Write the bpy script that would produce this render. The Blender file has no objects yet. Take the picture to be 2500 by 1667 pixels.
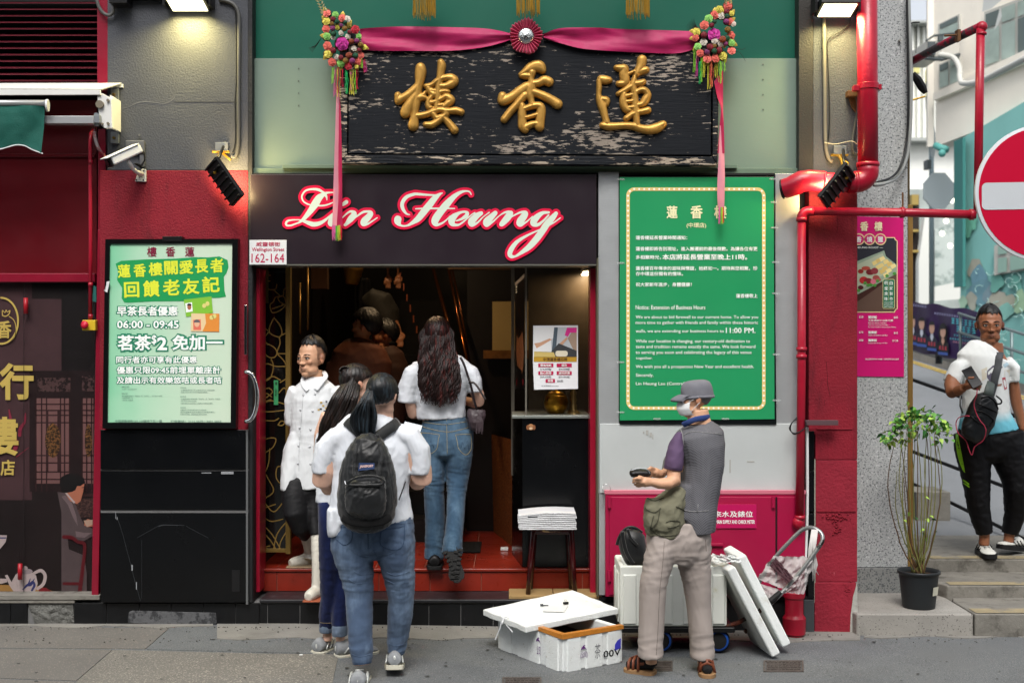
import bpy, bmesh, math, random
import numpy as np
from mathutils import Vector, Matrix, noise
random.seed(7); rng = np.random.default_rng(7)
S = bpy.context.scene
C = S.collection
R_ = math.radians; ru = random.uniform; sin = math.sin; cos = math.cos; pi2 = 2*math.pi; V3 = Vector
# ---------------------------------------------------------------- camera, sky, sun, exposure
FP = 3096.0
cam_d = bpy.data.cameras.new('camera'); cam = bpy.data.objects.new('camera', cam_d); C.objects.link(cam)
cam.location = (0,-8,1.8); cam.rotation_euler = (R_(90),0,0)
cam_d.sensor_width = 36; cam_d.lens = 36 * FP / 2500; cam_d.clip_end = 500; cam_d.clip_start = 0.1
cam_d.dof.use_dof = True; cam_d.dof.focus_distance = 7.6; cam_d.dof.aperture_fstop = 2.6
S.camera = cam
Wd = bpy.data.worlds.new('World'); S.world = Wd; Wd.use_nodes = True
nt = Wd.node_tree; nt.nodes.clear()
sky = nt.nodes.new('ShaderNodeTexSky'); sky.sky_type = 'NISHITA'; sky.sun_disc = False
SUN_EL, SUN_AZ = 54,184
sky.sun_elevation = R_(SUN_EL); sky.sun_rotation = R_(SUN_AZ); sky.dust_density = 4.0; sky.air_density = 1.0
hs = nt.nodes.new('ShaderNodeHueSaturation'); hs.inputs['Saturation'].default_value = 0.28
bg = nt.nodes.new('ShaderNodeBackground'); bg.inputs['Strength'].default_value = 0.15
wo = nt.nodes.new('ShaderNodeOutputWorld')
nt.links.new(sky.outputs[0], hs.inputs['Color']); nt.links.new(hs.outputs[0], bg.inputs['Color']); nt.links.new(bg.outputs[0], wo.inputs['Surface'])
sun_d = bpy.data.lights.new('sun', 'SUN'); sun_d.energy = 1.5; sun_d.angle = R_(24); sun_d.color = (1,.965,.92)
sun = bpy.data.objects.new('sun', sun_d); C.objects.link(sun)
_a, _e = R_(SUN_AZ), R_(SUN_EL)
sd = V3((sin(_a) * cos(_e), cos(_a) * cos(_e), sin(_e)))
sun.rotation_euler = (-sd).to_track_quat('-Z', 'Y').to_euler()
S.view_settings.view_transform = 'Standard'; S.view_settings.look = 'None'
S.view_settings.gamma = 1; S.view_settings.use_curve_mapping = False
S.view_settings.exposure = 0.6
S.render.engine = 'CYCLES'
S.cycles.max_bounces = 6; S.cycles.diffuse_bounces = 3; S.cycles.glossy_bounces = 3; S.cycles.transmission_bounces = 4; S.cycles.transparent_max_bounces = 8
S.cycles.caustics_reflective = False; S.cycles.caustics_refractive = False
S.cycles.sample_clamp_indirect = 4; S.cycles.use_denoising = True
def sc(y): return FP / (y + 8.0)
def P(u, v, y=0.0):
    s = sc(y); return V3(((u - 1250) / s, y, 1.8 - (v - 833.5) / s))
def X(u, y=0.0): return (u - 1250) / sc(y)
def Z(v, y=0.0): return 1.8 - (v - 833.5) / sc(y)
def gz(x): return -.005 - .014 * max(min(x, 2.6),-1.5)
def G(u, v, dz=0.0):
    z = 0.0
    for _ in range(6):
        s = (v - 833.5) / (1.8 - z); x = (u - 1250) / s; z = gz(x) + dz
    return V3((x, FP / s - 8, z))
def link(o, parent=None):
    C.objects.link(o)
    if parent is not None:
        o.parent = parent; o.matrix_parent_inverse = world_of(parent).inverted()
    return o
def world_of(o):
    m = o.matrix_basis.copy()
    if o.parent is not None: m = world_of(o.parent) @ o.matrix_parent_inverse @ m
    return m
def tag(o, label=None, cat=None, group=None, kind=None):
    if label: o['label'] = label
    if cat: o['category'] = cat
    if group: o['group'] = group
    if kind: o['kind'] = kind
    return o
def thing(name, label, cat, loc=(0,0,0), group=None):
    o = bpy.data.objects.new(name, None); o.empty_display_size = .1; o.location = loc; C.objects.link(o)
    return tag(o, label, cat, group)
def mobj(name, verts, faces, mat, parent=None, sm=False, kind=None, bevel=0):
    me = bpy.data.meshes.new(name); me.from_pydata([tuple(v) for v in verts], [], [tuple(f) for f in faces])
    return fin(name, me, mat, parent, sm, kind, bevel)
def fin(name, me, mat, parent=None, sm=False, kind=None, bevel=0):
    if mat is not None: me.materials.append(mat)
    if sm: me.polygons.foreach_set('use_smooth', [True] * len(me.polygons))
    me.update()
    o = bpy.data.objects.new(name, me); link(o, parent)
    if kind: o['kind'] = kind
    if bevel:
        b = o.modifiers.new('bevel', 'BEVEL'); b.width = bevel; b.segments = 2; b.limit_method = 'ANGLE'
        me.polygons.foreach_set('use_smooth', [True] * len(me.polygons))
        try: b.harden_normals = True
        except Exception: pass
    return o
class MB:
    def __init__(s): s.v = []; s.f = []
    def add(s, vs, fs):
        n = len(s.v); s.v += [tuple(v) for v in vs]; s.f += [tuple(n + i for i in f) for f in fs]; return s
    def box(s, x0, x1, y0, y1, z0, z1, m=None):
        x0, x1 = sorted((x0, x1)); y0, y1 = sorted((y0, y1)); z0, z1 = sorted((z0, z1))
        vs = [Vector(p) for p in ((x0,y0,z0),(x1,y0,z0),(x1,y1,z0),(x0,y1,z0),(x0,y0,z1),(x1,y0,z1),(x1,y1,z1),(x0,y1,z1))]
        if m is not None: vs = [m @ v for v in vs]
        return s.add(vs, ((0,3,2,1),(4,5,6,7),(0,1,5,4),(1,2,6,5),(2,3,7,6),(3,0,4,7)))
    def pbox(s, u0, v0, u1, v1, y0, y1):
        return s.box(X(u0, y0), X(u1, y0), y0, y1, Z(v1, y0), Z(v0, y0))
    def tube(s, pts, r, n=10, cap=True, flat=1.0, ref=None):
        pts = [Vector(p) for p in pts]; k = len(pts)
        rr = list(r) if hasattr(r, '__len__') else [r] * k
        base = len(s.v); prev = None
        for i in range(k):
            t = (pts[min(i + 1, k - 1)] - pts[max(i - 1,0)])
            if t.length < 1e-9: t = V3((0,0,1))
            t.normalize()
            if prev is None:
                a = Vector(ref) if ref is not None else (V3((0,1,0)) if abs(t.y) < .8 else V3((0,0,1)))
            else: a = prev
            a = a - t * a.dot(t)
            if a.length < 1e-6: a = t.orthogonal()
            a.normalize(); b = t.cross(a); prev = a
            for j in range(n):
                q = 2 * math.pi * j / n
                s.v.append(tuple(pts[i] + a * (cos(q) * rr[i] * flat) + b * (sin(q) * rr[i])))
        for i in range(k - 1):
            for j in range(n):
                j2 = (j + 1) % n
                s.f.append((base + i*n + j, base + i*n + j2, base + (i+1)*n + j2, base + (i+1)*n + j))
        if cap:
            s.f.append(tuple(base + j for j in range(n))[::-1]); s.f.append(tuple(base + (k-1)*n + j for j in range(n)))
        return s
    def disc(s, c, axis, r, th, n=24):
        c = Vector(c); a = Vector(axis).normalized()
        return s.tube([c - a*th/2, c + a*th/2], r, n)
    def lathe(s, c, prof, n=24, axis=(0,0,1), cap=True):
        q = Vector(axis).to_track_quat('Z', 'Y').to_matrix(); c = Vector(c); base = len(s.v); k = len(prof)
        for (r, h) in prof:
            for j in range(n):
                t = pi2*j/n; s.v.append(tuple(c + q @ V3((r*cos(t), r*sin(t), h))))
        for i in range(k-1):
            for j in range(n):
                j2 = (j+1) % n; s.f.append((base+i*n+j, base+i*n+j2, base+(i+1)*n+j2, base+(i+1)*n+j))
        if cap:
            s.f.append(tuple(base+j for j in range(n))[::-1]); s.f.append(tuple(base+(k-1)*n+j for j in range(n)))
        return s
    def ell(s, c, r, n=14, m=8, rot=None):
        c = Vector(c); base = len(s.v); r = r if hasattr(r, '__len__') else (r, r, r)
        s_ = []
        for i in range(1, m):
            ph = math.pi*i/m
            for j in range(n):
                t = pi2*j/n
                s_.append(V3((r[0]*sin(ph)*cos(t), r[1]*sin(ph)*sin(t), r[2]*cos(ph))))
        s_.append(V3((0,0,r[2]))); s_.append(V3((0,0,-r[2])))
        if rot is not None: s_ = [rot @ p for p in s_]
        s.v += [tuple(c+p) for p in s_]
        for i in range(m-2):
            for j in range(n):
                j2=(j+1)%n; s.f.append((base+i*n+j, base+(i+1)*n+j, base+(i+1)*n+j2, base+i*n+j2))
        T=base+(m-1)*n
        for j in range(n):
            j2=(j+1)%n; s.f.append((T, base+j, base+j2)); s.f.append((T+1, base+(m-2)*n+j2, base+(m-2)*n+j))
        return s
    def prism(s, poly, y0, y1):
        n=len(poly); b=len(s.v)
        s.v += [(p[0], y0, p[1]) for p in poly] + [(p[0], y1, p[1]) for p in poly]
        s.f.append(tuple(b+i for i in range(n))); s.f.append(tuple(b+n+i for i in range(n))[::-1])
        for i in range(n):
            j=(i+1)%n; s.f.append((b+i, b+n+i, b+n+j, b+j))
        return s
    def pp_(s, pts, y0, y1): # outline in photo pixels at depth y0
        return s.prism([(X(u, y0), Z(v, y0)) for u, v in pts], y0, y1)
    def bd(s, name, mat, parent=None, sm=False, kind=None, bevel=0):
        return mobj(name, s.v, s.f, mat, parent, sm, kind, bevel)
def flat(name, pts, y, mat, parent=None):
    n = len(pts); return mobj(name, [P(u, v, y) for u, v in pts], [tuple(range(n))], mat, parent)
def rectp(u0, v0, u1, v1): return [(u0, v0),(u1, v0),(u1, v1),(u0, v1)]
def cr(pts, n=6):
    a = [np.array(p, float) for p in pts]; out = []
    if len(a) < 3:
        return [tuple(a[0] + (a[1]-a[0])*t/n) for t in range(n+1)]
    for i in range(len(a)-1):
        p0 = a[max(i-1,0)]; p1=a[i]; p2=a[i+1]; p3=a[min(i+2,len(a)-1)]
        for k in range(n):
            t=k/n; out.append(tuple(.5*((2*p1)+(-p0+p2)*t+(2*p0-5*p1+4*p2-p3)*t*t+(-p0+3*p1-3*p2+p3)*t**3)))
    out.append(tuple(a[-1])); return out
def arc(cx, cy, rx, ry, a0, a1, n=16): return [(cx+rx*cos(R_(a0+(a1-a0)*i/n)), cy+ry*sin(R_(a0+(a1-a0)*i/n))) for i in range(n+1)]
def rrect(u0, v0, u1, v1, r, n=6):
    return arc(u1-r, v0+r, r, r, -90,0, n)+arc(u1-r, v1-r, r, r, 0,90, n)+arc(u0+r, v1-r, r, r, 90,180, n)+arc(u0+r, v0+r, r, r, 180,270, n)
def smesh(name, strokes, y, mat, parent=None, cell=.003, grow=0.0, puff=0.0, kind=None, n=6, blur=0, thick=0.0):
    segs = []
    for st in strokes:
        q = cr(st, n)
        for a, b in zip(q[:-1], q[1:]):
            segs.append((X(a[0],y), Z(a[1],y), max(a[2],.3)/sc(y)+grow, X(b[0],y), Z(b[1],y), max(b[2],.3)/sc(y)+grow))
    sg = np.array(segs); m = max(sg[:,2].max(), sg[:,5].max()) + 2*cell
    x0 = min(sg[:,0].min(), sg[:,3].min())-m; x1 = max(sg[:,0].max(), sg[:,3].max())+m
    z0 = min(sg[:,1].min(), sg[:,4].min())-m; z1 = max(sg[:,1].max(), sg[:,4].max())+m
    nx = int((x1-x0)/cell)+2; nz = int((z1-z0)/cell)+2
    xs = x0+cell*np.arange(nx); zs = z0+cell*np.arange(nz)
    D = np.full((nx, nz),-1.0)
    for ax, az, ar, bx, bz, br in segs:
        rm = max(ar, br)+cell*2
        i0=max(int((min(ax,bx)-rm-x0)/cell),0); i1=min(int((max(ax,bx)+rm-x0)/cell)+2,nx)
        j0=max(int((min(az,bz)-rm-z0)/cell),0); j1=min(int((max(az,bz)+rm-z0)/cell)+2,nz)
        gx = xs[i0:i1,None]; gzz = zs[None,j0:j1]; dx=bx-ax; dz=bz-az; L=dx*dx+dz*dz+1e-12
        t = np.clip(((gx-ax)*dx+(gzz-az)*dz)/L,0,1)
        d = (ar+(br-ar)*t)-np.hypot(gx-ax-t*dx, gzz-az-t*dz)
        D[i0:i1,j0:j1]=np.maximum(D[i0:i1,j0:j1], d)
    Hh = np.zeros_like(D)
    if puff:
        Rr = puff; dd=np.clip(D,0,Rr); Hh = np.sqrt(np.maximum(0, dd*(2*Rr-dd)))
        for _ in range(blur):
            Hp=np.pad(Hh,1,mode='edge'); Hh=(Hp[1:-1,1:-1]*2+Hp[:-2,1:-1]+Hp[2:,1:-1]+Hp[1:-1,:-2]+Hp[1:-1,2:])/6
    vs=[]; fs=[]; key={}
    def vid(k, x, z, h):
        if k not in key: key[k]=len(vs); vs.append((x, y-h, z))
        return key[k]
    ins = D>0
    anyin = ins[:-1,:-1]|ins[1:,:-1]|ins[:-1,1:]|ins[1:,1:]
    edge_h = 0.0
    for i,j in np.argwhere(anyin):
        cs=((i,j),(i+1,j),(i+1,j+1),(i,j+1)); poly=[]
        for a in range(4):
            p=cs[a]; q=cs[(a+1)%4]; dp=D[p]; dq=D[q]
            if dp>0: poly.append(vid(p, xs[p[0]], zs[p[1]], Hh[p]+thick))
            if (dp>0)!=(dq>0):
                t=dp/(dp-dq); kk=(p,q) if p<q else (q,p)
                poly.append(vid(kk, xs[p[0]]+(xs[q[0]]-xs[p[0]])*t, zs[p[1]]+(zs[q[1]]-zs[p[1]])*t, edge_h+thick))
        if len(poly)>2: fs.append(poly)
    if thick:
        from collections import Counter
        ec=Counter(); 
        for f in fs:
            for a in range(len(f)):
                e=(f[a],f[(a+1)%len(f)]); ec[e]+=1
        back={}
        for (a,b) in list(ec):
            if (b,a) not in ec:
                for q in (a,b):
                    if q not in back: back[q]=len(vs); vs.append((vs[q][0], y, vs[q][2]))
                fs.append((b,a,back[a],back[b]))
    return mobj(name, vs, fs, mat, parent, sm=bool(puff), kind=kind)
def text(s, u0, v0, u1, v1, y, mat, parent=None, off=0.0, name='lettering', keep=False, shear=0.0, rot=0.0, side=None):
    cu = bpy.data.curves.new('t', 'FONT'); cu.body = s; cu.size = 1; cu.shear = shear
    cu.resolution_u = 2; off = off*.8
    if off: cu.bevel_depth = off; cu.bevel_resolution = 0
    o = bpy.data.objects.new('t', cu); C.objects.link(o)
    dg = bpy.context.evaluated_depsgraph_get(); me = bpy.data.meshes.new_from_object(o.evaluated_get(dg))
    bpy.data.objects.remove(o); bpy.data.curves.remove(cu)
    co = np.empty(len(me.vertices)*3); me.vertices.foreach_get('co', co); co = co.reshape(-1,3)
    if not len(co): return None
    mn = co.min(0); mx = co.max(0); w = mx[0]-mn[0]; h = max(mx[1]-mn[1], 1e-3)
    k = (u1-u0)/w; kv = (v1-v0)/h
    if keep: k = kv
    U = u0+(co[:,0]-mn[0])*k; V = v1-(co[:,1]-mn[1])*kv
    if rot:
        cu_, cv_ = (u0+u1)/2,(v0+v1)/2; a = R_(rot); du=U-cu_; dv=V-cv_
        U = cu_+du*cos(a)+dv*sin(a); V = cv_-du*sin(a)+dv*cos(a)
    if side is not None:
        out = np.array([tuple(side(a, b)) for a, b in zip(U, V)])
    else:
        s_ = sc(y); out = np.stack([(U-1250)/s_, y-(co[:,2]/off*.0004 if off else 0*U),1.8-(V-833.5)/s_], 1)
    if off:
        bm = bmesh.new(); bm.from_mesh(me); bm.verts.ensure_lookup_table()
        bmesh.ops.delete(bm, geom=[f for f in bm.faces if sum(v.co.z for v in f.verts)/len(f.verts) < -off*.1], context='FACES_ONLY')
        for v in bm.verts: v.co = out[v.index]
        bmesh.ops.delete(bm, geom=[v for v in bm.verts if not v.link_faces], context='VERTS'); bm.to_mesh(me); bm.free()
    else: me.vertices.foreach_set('co', out.reshape(-1))
    me.materials.clear()
    return fin(name, me, mat, parent)
def copy_tree(o, parent=None, label=None):
    c = o.copy(); C.objects.link(c)
    if parent is not None: c.parent = parent
    if label: c['label'] = label
    for ch in list(o.children): copy_tree(ch, c)
    return c
MATS = {}
def srgb(h):
    h = h.lstrip('#'); c = [int(h[i:i+2], 16)/255 for i in (0,2,4)]
    return tuple((x/12.92 if x <= .04045 else ((x+.055)/1.055)**2.4) for x in c)
def M(name, col, rough=.6, metal=0.0, var=0.0, vS=4.0, bump=0.0, bS=40.0, bT=(1,1,1), coat=0.0, col2=None, c2S=6.0, c2lo=.5, c2hi=.6, c2stretch=(1,1,1), c2mod=None,
      speck=None, spec=.35, dirt=None, dlo=.55, dhi=.75, dS=2.0, dstretch=(1,1,1), bD=.01, trans=0, alpha=1, emit=None, estr=0, sheen=0, detail=6, attr=None, weave=0):
    if name in MATS: return MATS[name]
    if isinstance(col, str): col = srgb(col)
    m = bpy.data.materials.new(name); m.use_nodes = True; t = m.node_tree; nd = t.nodes; L = t.links
    b = nd['Principled BSDF']; b.inputs['Roughness'].default_value = rough; b.inputs['Metallic'].default_value = metal
    b.inputs['Base Color'].default_value = (*col, 1); b.inputs['Coat Weight'].default_value = coat; b.inputs['Coat Roughness'].default_value = .15
    b.inputs['Specular IOR Level'].default_value = spec; b.inputs['Transmission Weight'].default_value = trans; b.inputs['Alpha'].default_value = alpha
    if sheen: b.inputs['Sheen Weight'].default_value = sheen
    if emit: b.inputs['Emission Color'].default_value = (*emit, 1); b.inputs['Emission Strength'].default_value = estr
    tc = nd.new('ShaderNodeTexCoord')
    def nz(scale, stretch=(1,1,1), det=detail, rgh=.6):
        mp = nd.new('ShaderNodeMapping'); mp.inputs['Scale'].default_value = stretch; L.new(tc.outputs['Object'], mp.inputs['Vector'])
        n = nd.new('ShaderNodeTexNoise'); n.inputs['Scale'].default_value = scale; n.inputs['Detail'].default_value = det; n.inputs['Roughness'].default_value = rgh
        L.new(mp.outputs[0], n.inputs['Vector']); return n
    def ramp(src, lo, hi):
        r = nd.new('ShaderNodeMapRange'); r.inputs['From Min'].default_value = lo; r.inputs['From Max'].default_value = hi; r.interpolation_type = 'SMOOTHSTEP'
        L.new(src, r.inputs['Value']); return r.outputs[0]
    def mix(fac, a, c2):
        x = nd.new('ShaderNodeMix'); x.data_type = 'RGBA'
        if isinstance(fac, (int, float)): x.inputs[0].default_value = fac
        else: L.new(fac, x.inputs[0])
        for i, q in ((6, a),(7, c2)):
            if isinstance(q, tuple): x.inputs[i].default_value = (*q[:3], 1)
            else: L.new(q, x.inputs[i])
        return x.outputs[2]
    cur = tuple(col)
    if attr:
        at = nd.new('ShaderNodeAttribute'); at.attribute_name = attr; cur = at.outputs['Color']
    masks = []
    if col2 is not None:
        if isinstance(col2, str): col2 = srgb(col2)
        src_ = nz(c2S, c2stretch, 8,.65).outputs['Fac']
        if c2mod:
            lo_ = nd.new('ShaderNodeMath'); lo_.operation = 'MULTIPLY_ADD'; lo_.inputs[1].default_value = c2mod[1]; L.new(nz(c2mod[0], (.6,1,1.2),3,.5).outputs['Fac'], lo_.inputs[0]); L.new(src_, lo_.inputs[2]); src_ = lo_.outputs[0]
        mk = ramp(src_, c2lo, c2hi); masks.append(mk); cur = mix(mk, cur, tuple(col2))
    if speck:
        for (sc_, sr, cc) in speck:
            if isinstance(cc, str): cc = srgb(cc)
            v = nz(sc_, (1,1,1),2,.5); cur = mix(ramp(v.outputs['Fac'], sr, sr+.06), cur, tuple(cc))
    if dirt is not None:
        if isinstance(dirt, str): dirt = srgb(dirt)
        cur = mix(ramp(nz(dS, dstretch, 8,.7).outputs['Fac'], dlo, dhi), cur, tuple(dirt))
    if var:
        n = nz(vS); mr = nd.new('ShaderNodeMapRange'); mr.inputs['From Min'].default_value=.3; mr.inputs['From Max'].default_value=.7
        mr.inputs['To Min'].default_value = 1-var; mr.inputs['To Max'].default_value = 1+var; L.new(n.outputs['Fac'], mr.inputs['Value'])
        vm = nd.new('ShaderNodeVectorMath'); vm.operation = 'SCALE'
        if isinstance(cur, tuple): vm.inputs[0].default_value = cur[:3]
        else: L.new(cur, vm.inputs[0])
        L.new(mr.outputs[0], vm.inputs['Scale']); cur = vm.outputs[0]
    if not isinstance(cur, tuple): L.new(cur, b.inputs['Base Color'])
    if var and rough < .9:
        rr = nd.new('ShaderNodeMapRange'); rr.inputs['To Min'].default_value = max(rough-.12,.02); rr.inputs['To Max'].default_value = min(rough+.15,1)
        L.new(nz(vS*3).outputs['Fac'], rr.inputs['Value']); L.new(rr.outputs[0], b.inputs['Roughness'])
    if bump:
        bp = nd.new('ShaderNodeBump'); bp.inputs['Strength'].default_value = bump; bp.inputs['Distance'].default_value = bD
        h = nz(bS, bT).outputs['Fac']
        if masks:
            ad = nd.new('ShaderNodeMath'); ad.operation = 'MULTIPLY_ADD'; ad.inputs[1].default_value = -.5; L.new(masks[0], ad.inputs[0]); L.new(h, ad.inputs[2]); h = ad.outputs[0]
        L.new(h, bp.inputs['Height']); L.new(bp.outputs[0], b.inputs['Normal'])
    if weave:
        cur_in = b.inputs['Base Color']
        w1 = nd.new('ShaderNodeTexWave'); w1.inputs['Scale'].default_value = weave; w1.bands_direction = 'DIAGONAL'
        mp = nd.new('ShaderNodeMapping'); mp.inputs['Rotation'].default_value = (0, R_(90),0); L.new(tc.outputs['Object'], mp.inputs['Vector'])
        w2 = nd.new('ShaderNodeTexWave'); w2.inputs['Scale'].default_value = weave; w2.bands_direction = 'DIAGONAL'; L.new(mp.outputs[0], w2.inputs['Vector']); L.new(tc.outputs['Object'], w1.inputs['Vector'])
        mu = nd.new('ShaderNodeMath'); mu.operation = 'MULTIPLY'; L.new(w1.outputs['Fac'], mu.inputs[0]); L.new(w2.outputs['Fac'], mu.inputs[1])
        src = cur_in.links[0].from_socket if cur_in.links else tuple(col)
        dark = nd.new('ShaderNodeVectorMath'); dark.operation='SCALE'; dark.inputs['Scale'].default_value=.45
        if isinstance(src, tuple): dark.inputs[0].default_value = src[:3]
        else: L.new(src, dark.inputs[0])
        L.new(mix(ramp(mu.outputs[0], .15,.5), src, dark.outputs[0]), cur_in)
    MATS[name] = m; return m
def grad_mat(name, stops, axis, lo, hi, rough=.4, var=.04):
    m = M(name, stops[0][1], rough); t = m.node_tree; nd = t.nodes; L = t.links; b = nd['Principled BSDF']
    tc = nd.new('ShaderNodeTexCoord'); sp = nd.new('ShaderNodeSeparateXYZ'); L.new(tc.outputs['Object'], sp.inputs[0])
    mr = nd.new('ShaderNodeMapRange'); mr.inputs['From Min'].default_value = lo; mr.inputs['From Max'].default_value = hi; L.new(sp.outputs[axis], mr.inputs[0])
    n = nd.new('ShaderNodeTexNoise'); n.inputs['Scale'].default_value = 3; ad = nd.new('ShaderNodeMath'); ad.operation='MULTIPLY_ADD'; ad.inputs[1].default_value = .5; ad.inputs[2].default_value = -.25
    L.new(tc.outputs['Object'], n.inputs['Vector']); L.new(n.outputs['Fac'], ad.inputs[0])
    a2 = nd.new('ShaderNodeMath'); L.new(mr.outputs[0], a2.inputs[0]); L.new(ad.outputs[0], a2.inputs[1])
    cr_ = nd.new('ShaderNodeValToRGB'); L.new(a2.outputs[0], cr_.inputs[0]); e = cr_.color_ramp.elements
    for i, (p, c) in enumerate(stops):
        el = e[i] if i < 2 else e.new(p)
        el.position = p; el.color = (*srgb(c),1)
    L.new(cr_.outputs[0], b.inputs['Base Color']); return m
# ---------------------------------------------------------------- shared materials
crimson = M('crimson_stucco', '#7c1424', .62, spec=.25, bump=1, bS=90, bD=.005, var=.14, vS=3, dirt='#560e1a', dlo=.48, dhi=.75, dS=3, dstretch=(2.5,1,.5))
crimson_old = M('crimson_worn_stucco', '#84202f', .65, spec=.2, bump=.9, bS=50, bD=.007, var=.15, vS=4, dirt='#a5505a', dlo=.62, dhi=.7, dS=7)
grey_st = M('grey_stucco', '#494b50', .75, spec=.25, bump=1.0, bS=85, bD=.005, var=.1, vS=3)
red_paint = M('red_gloss_paint', '#95102b', .32, var=.1, vS=6, bump=.15, bS=30, coat=.3, dirt='#b08a90', dlo=.72, dhi=.76, dS=14)
pipe_red = M('red_pipe_paint', '#9a1029', .36, var=.16, vS=5, bump=.2, bS=25, coat=.15, dirt='#a59a9a', dlo=.70, dhi=.715, dS=11)
pink_paint = M('magenta_steel_paint', '#960d3a', .4, var=.1, vS=2.5, bump=.08, bS=18, coat=.1, dirt='#b86a7a', dlo=.70, dhi=.73, dS=16)
deep_red = M('deep_red_board', '#5d0712', .35, var=.2, vS=1.5, bump=.1, bS=12, coat=.2)
blk = M('black_glossy_stone', '#060709', .22, var=.25, vS=2, bump=.05, bS=8, coat=.0, dirt='#1a1b1e', dlo=.68, dhi=.8, dS=5)
blk_tile = M('black_base_tile', '#0c0d0f', .4, var=.3, vS=7, bump=.12, bS=30, dirt='#333436', dlo=.62, dhi=.8, dS=9)
blk_m = M('black_matt', '#08080a', .6)
blk_pl = M('black_plastic', '#0c0c0e', .38, bump=.05)
grout = M('light_grout', '#6e6e6e', .9, bump=.3)
steel = M('brushed_steel', '#b4b7b8', .38,.55, var=.06, bump=.1, bS=12, bT=(1,1,14), dirt='#8e9090', dlo=.62, dhi=.8)
steel_w = M('pale_steel_panel', '#bfc4c3', .42,.25, var=.06, vS=2, bump=.12, bS=10, bT=(8,1,40), dirt='#8f9290', dlo=.64, dhi=.76, dS=3)
chrome = M('chrome', '#c9cacc', .16,1.0, bump=.02)
dk_green = M('dark_green_board', '#045543', .42, var=.08, vS=1.2, bump=.05, bS=5)
pale_green = M('pale_green_board', '#6f8175', .45, var=.06, vS=1.6, bump=.06, bS=6, bT=(2,1,6), dirt='#63736a', dlo=.6, dhi=.8, dS=1.5)
aubergine = M('aubergine_fascia', '#241b22', .34, var=.1, vS=1.4, bump=.03, bS=10, dirt='#5c5256', dlo=.76, dhi=.79, dS=12)
conc = M('weathered_concrete', '#8d8a84', .85, var=.16, vS=3, bump=.5, bS=26, bD=.006, speck=[(90,.62, '#55524d')], dirt='#5b5853', dlo=.55, dhi=.75, dS=2.5)
conc_d = M('dark_concrete', '#75726b', .9, var=.2, vS=4, bump=.8, bS=22, bD=.01, dirt='#4c4943', dlo=.5, dhi=.7, dS=5)
asphalt = M('asphalt', '#5f6264', .85, var=.16, vS=2.2, bump=.8, bS=170, bD=.003, speck=[(150,.61, '#8a8a88'),(120,.58, '#464849')], dirt='#585a5b', dlo=.5, dhi=.72, dS=1.1)
aggr = M('exposed_aggregate', '#686661', .85, var=.1, vS=2, bump=.5, bS=120, bD=.003, speck=[(95,.58, '#989289'),(85,.6, '#5d5a56')])
warmslab = M('warm_concrete_slab', '#62605d', .85, var=.12, vS=1.6, bump=.4, bS=90, bD=.003, speck=[(130,.62, '#8a8279')], dirt='#605b56', dlo=.56, dhi=.75)
kerbc = M('pale_cement_strip', '#7c7a75', .85, var=.12, vS=3.5, bump=.5, bS=60, bD=.004, speck=[(110,.62, '#66645f')], dirt='#6a6863', dlo=.5, dhi=.7, dS=3)
granite = M('grey_granite', '#a6a9a9', .4, bump=.05, bS=50, speck=[(75,.56, '#6a6e70'),(95,.6, '#3c3e40'),(60,.6, '#c6c8c8')], var=.05)
granite_d = M('grey_granite_base', '#7d7f7d', .6, bump=.1, bS=50, speck=[(75,.55, '#55585a'),(95,.6, '#303234')], dirt='#4a4a47', dlo=.5, dhi=.7)
brass = M('brass_strip', '#a8834a', .35,.7, var=.12, vS=3)
redtile = M('red_quarry_tile', '#7c2214', .3, var=.22, vS=5, bump=.12, bS=18, coat=.25, dirt='#4a140e', dlo=.58, dhi=.78, dS=4)
white_pl = M('white_plastic', '#d6d8d8', .4, var=.03, bump=.03)
white_mt = M('white_metal', '#d2d2ce', .4, var=.05, bump=.05, dirt='#8d8a80', dlo=.66, dhi=.8, dS=8)
wht_ink = M('white_ink', '#e9efe9', .5)
foam = M('styrofoam', '#d9dddc', .8, var=.04, vS=9, bump=.8, bS=75, bD=.004, dirt='#a9a594', dlo=.56, dhi=.85, dS=6, speck=[(60,.68, '#b4b2a8')])
rubber = M('black_rubber', '#141414', .7, bump=.1)
gold_ink = M('gold_ink', '#cdb25e', .45,.1)
g = MB()
xs = [-60,-1.5,2.6,60]
for a, b_ in zip(xs[:-1], xs[1:]):
    g.add([(a, -60, gz(a)),(b_, -60, gz(b_)),(b_, 60, gz(b_)),(a, 60, gz(a))], [(0,1,2,3)])
g.bd('road', asphalt, kind='structure')
pav = thing('pavement', None, None); pav['kind'] = 'structure'
def slab(name, pts, mat, dz=.004):
    vs = [G(u, v) + V3((0,0, dz)) for u, v in pts]; n = len(vs)
    vs2 = [v - V3((0,0,.05)) for v in vs]
    return mobj(name, vs + vs2, [tuple(range(n))] + [(i, n+i, n+(i+1) % n, (i+1) % n) for i in range(n)], mat, pav)
slab('slab', [(-120,1584),(273,1587),(186,1662),(-160,1650)], warmslab)
slab('slab', [(-160,1653),(184,1665),(120,1760),(-260,1740)], warmslab)
slab('slab', [(276,1587),(640,1596),(826,1598),(800,1720),(120,1760),(189,1662)], aggr)
slab('slab', [(-120,1528),(412,1534),(355,1584),(-120,1581)], warmslab)
slab('slab', [(415,1534),(830,1551),(827,1595),(640,1593),(358,1585)], asphalt)
def strip(u0, u1, va, vb, n=14):
    top = [(u0+(u1-u0)*i/n, va+(1.5*sin(i*2.1))) for i in range(n+1)]; bot = [(u0+(u1-u0)*i/n, vb+3*sin(i*1.3)+2*sin(i*3.1)) for i in range(n+1)]
    slab('kerb_strip', top + bot[::-1], kerbc, .006)
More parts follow.
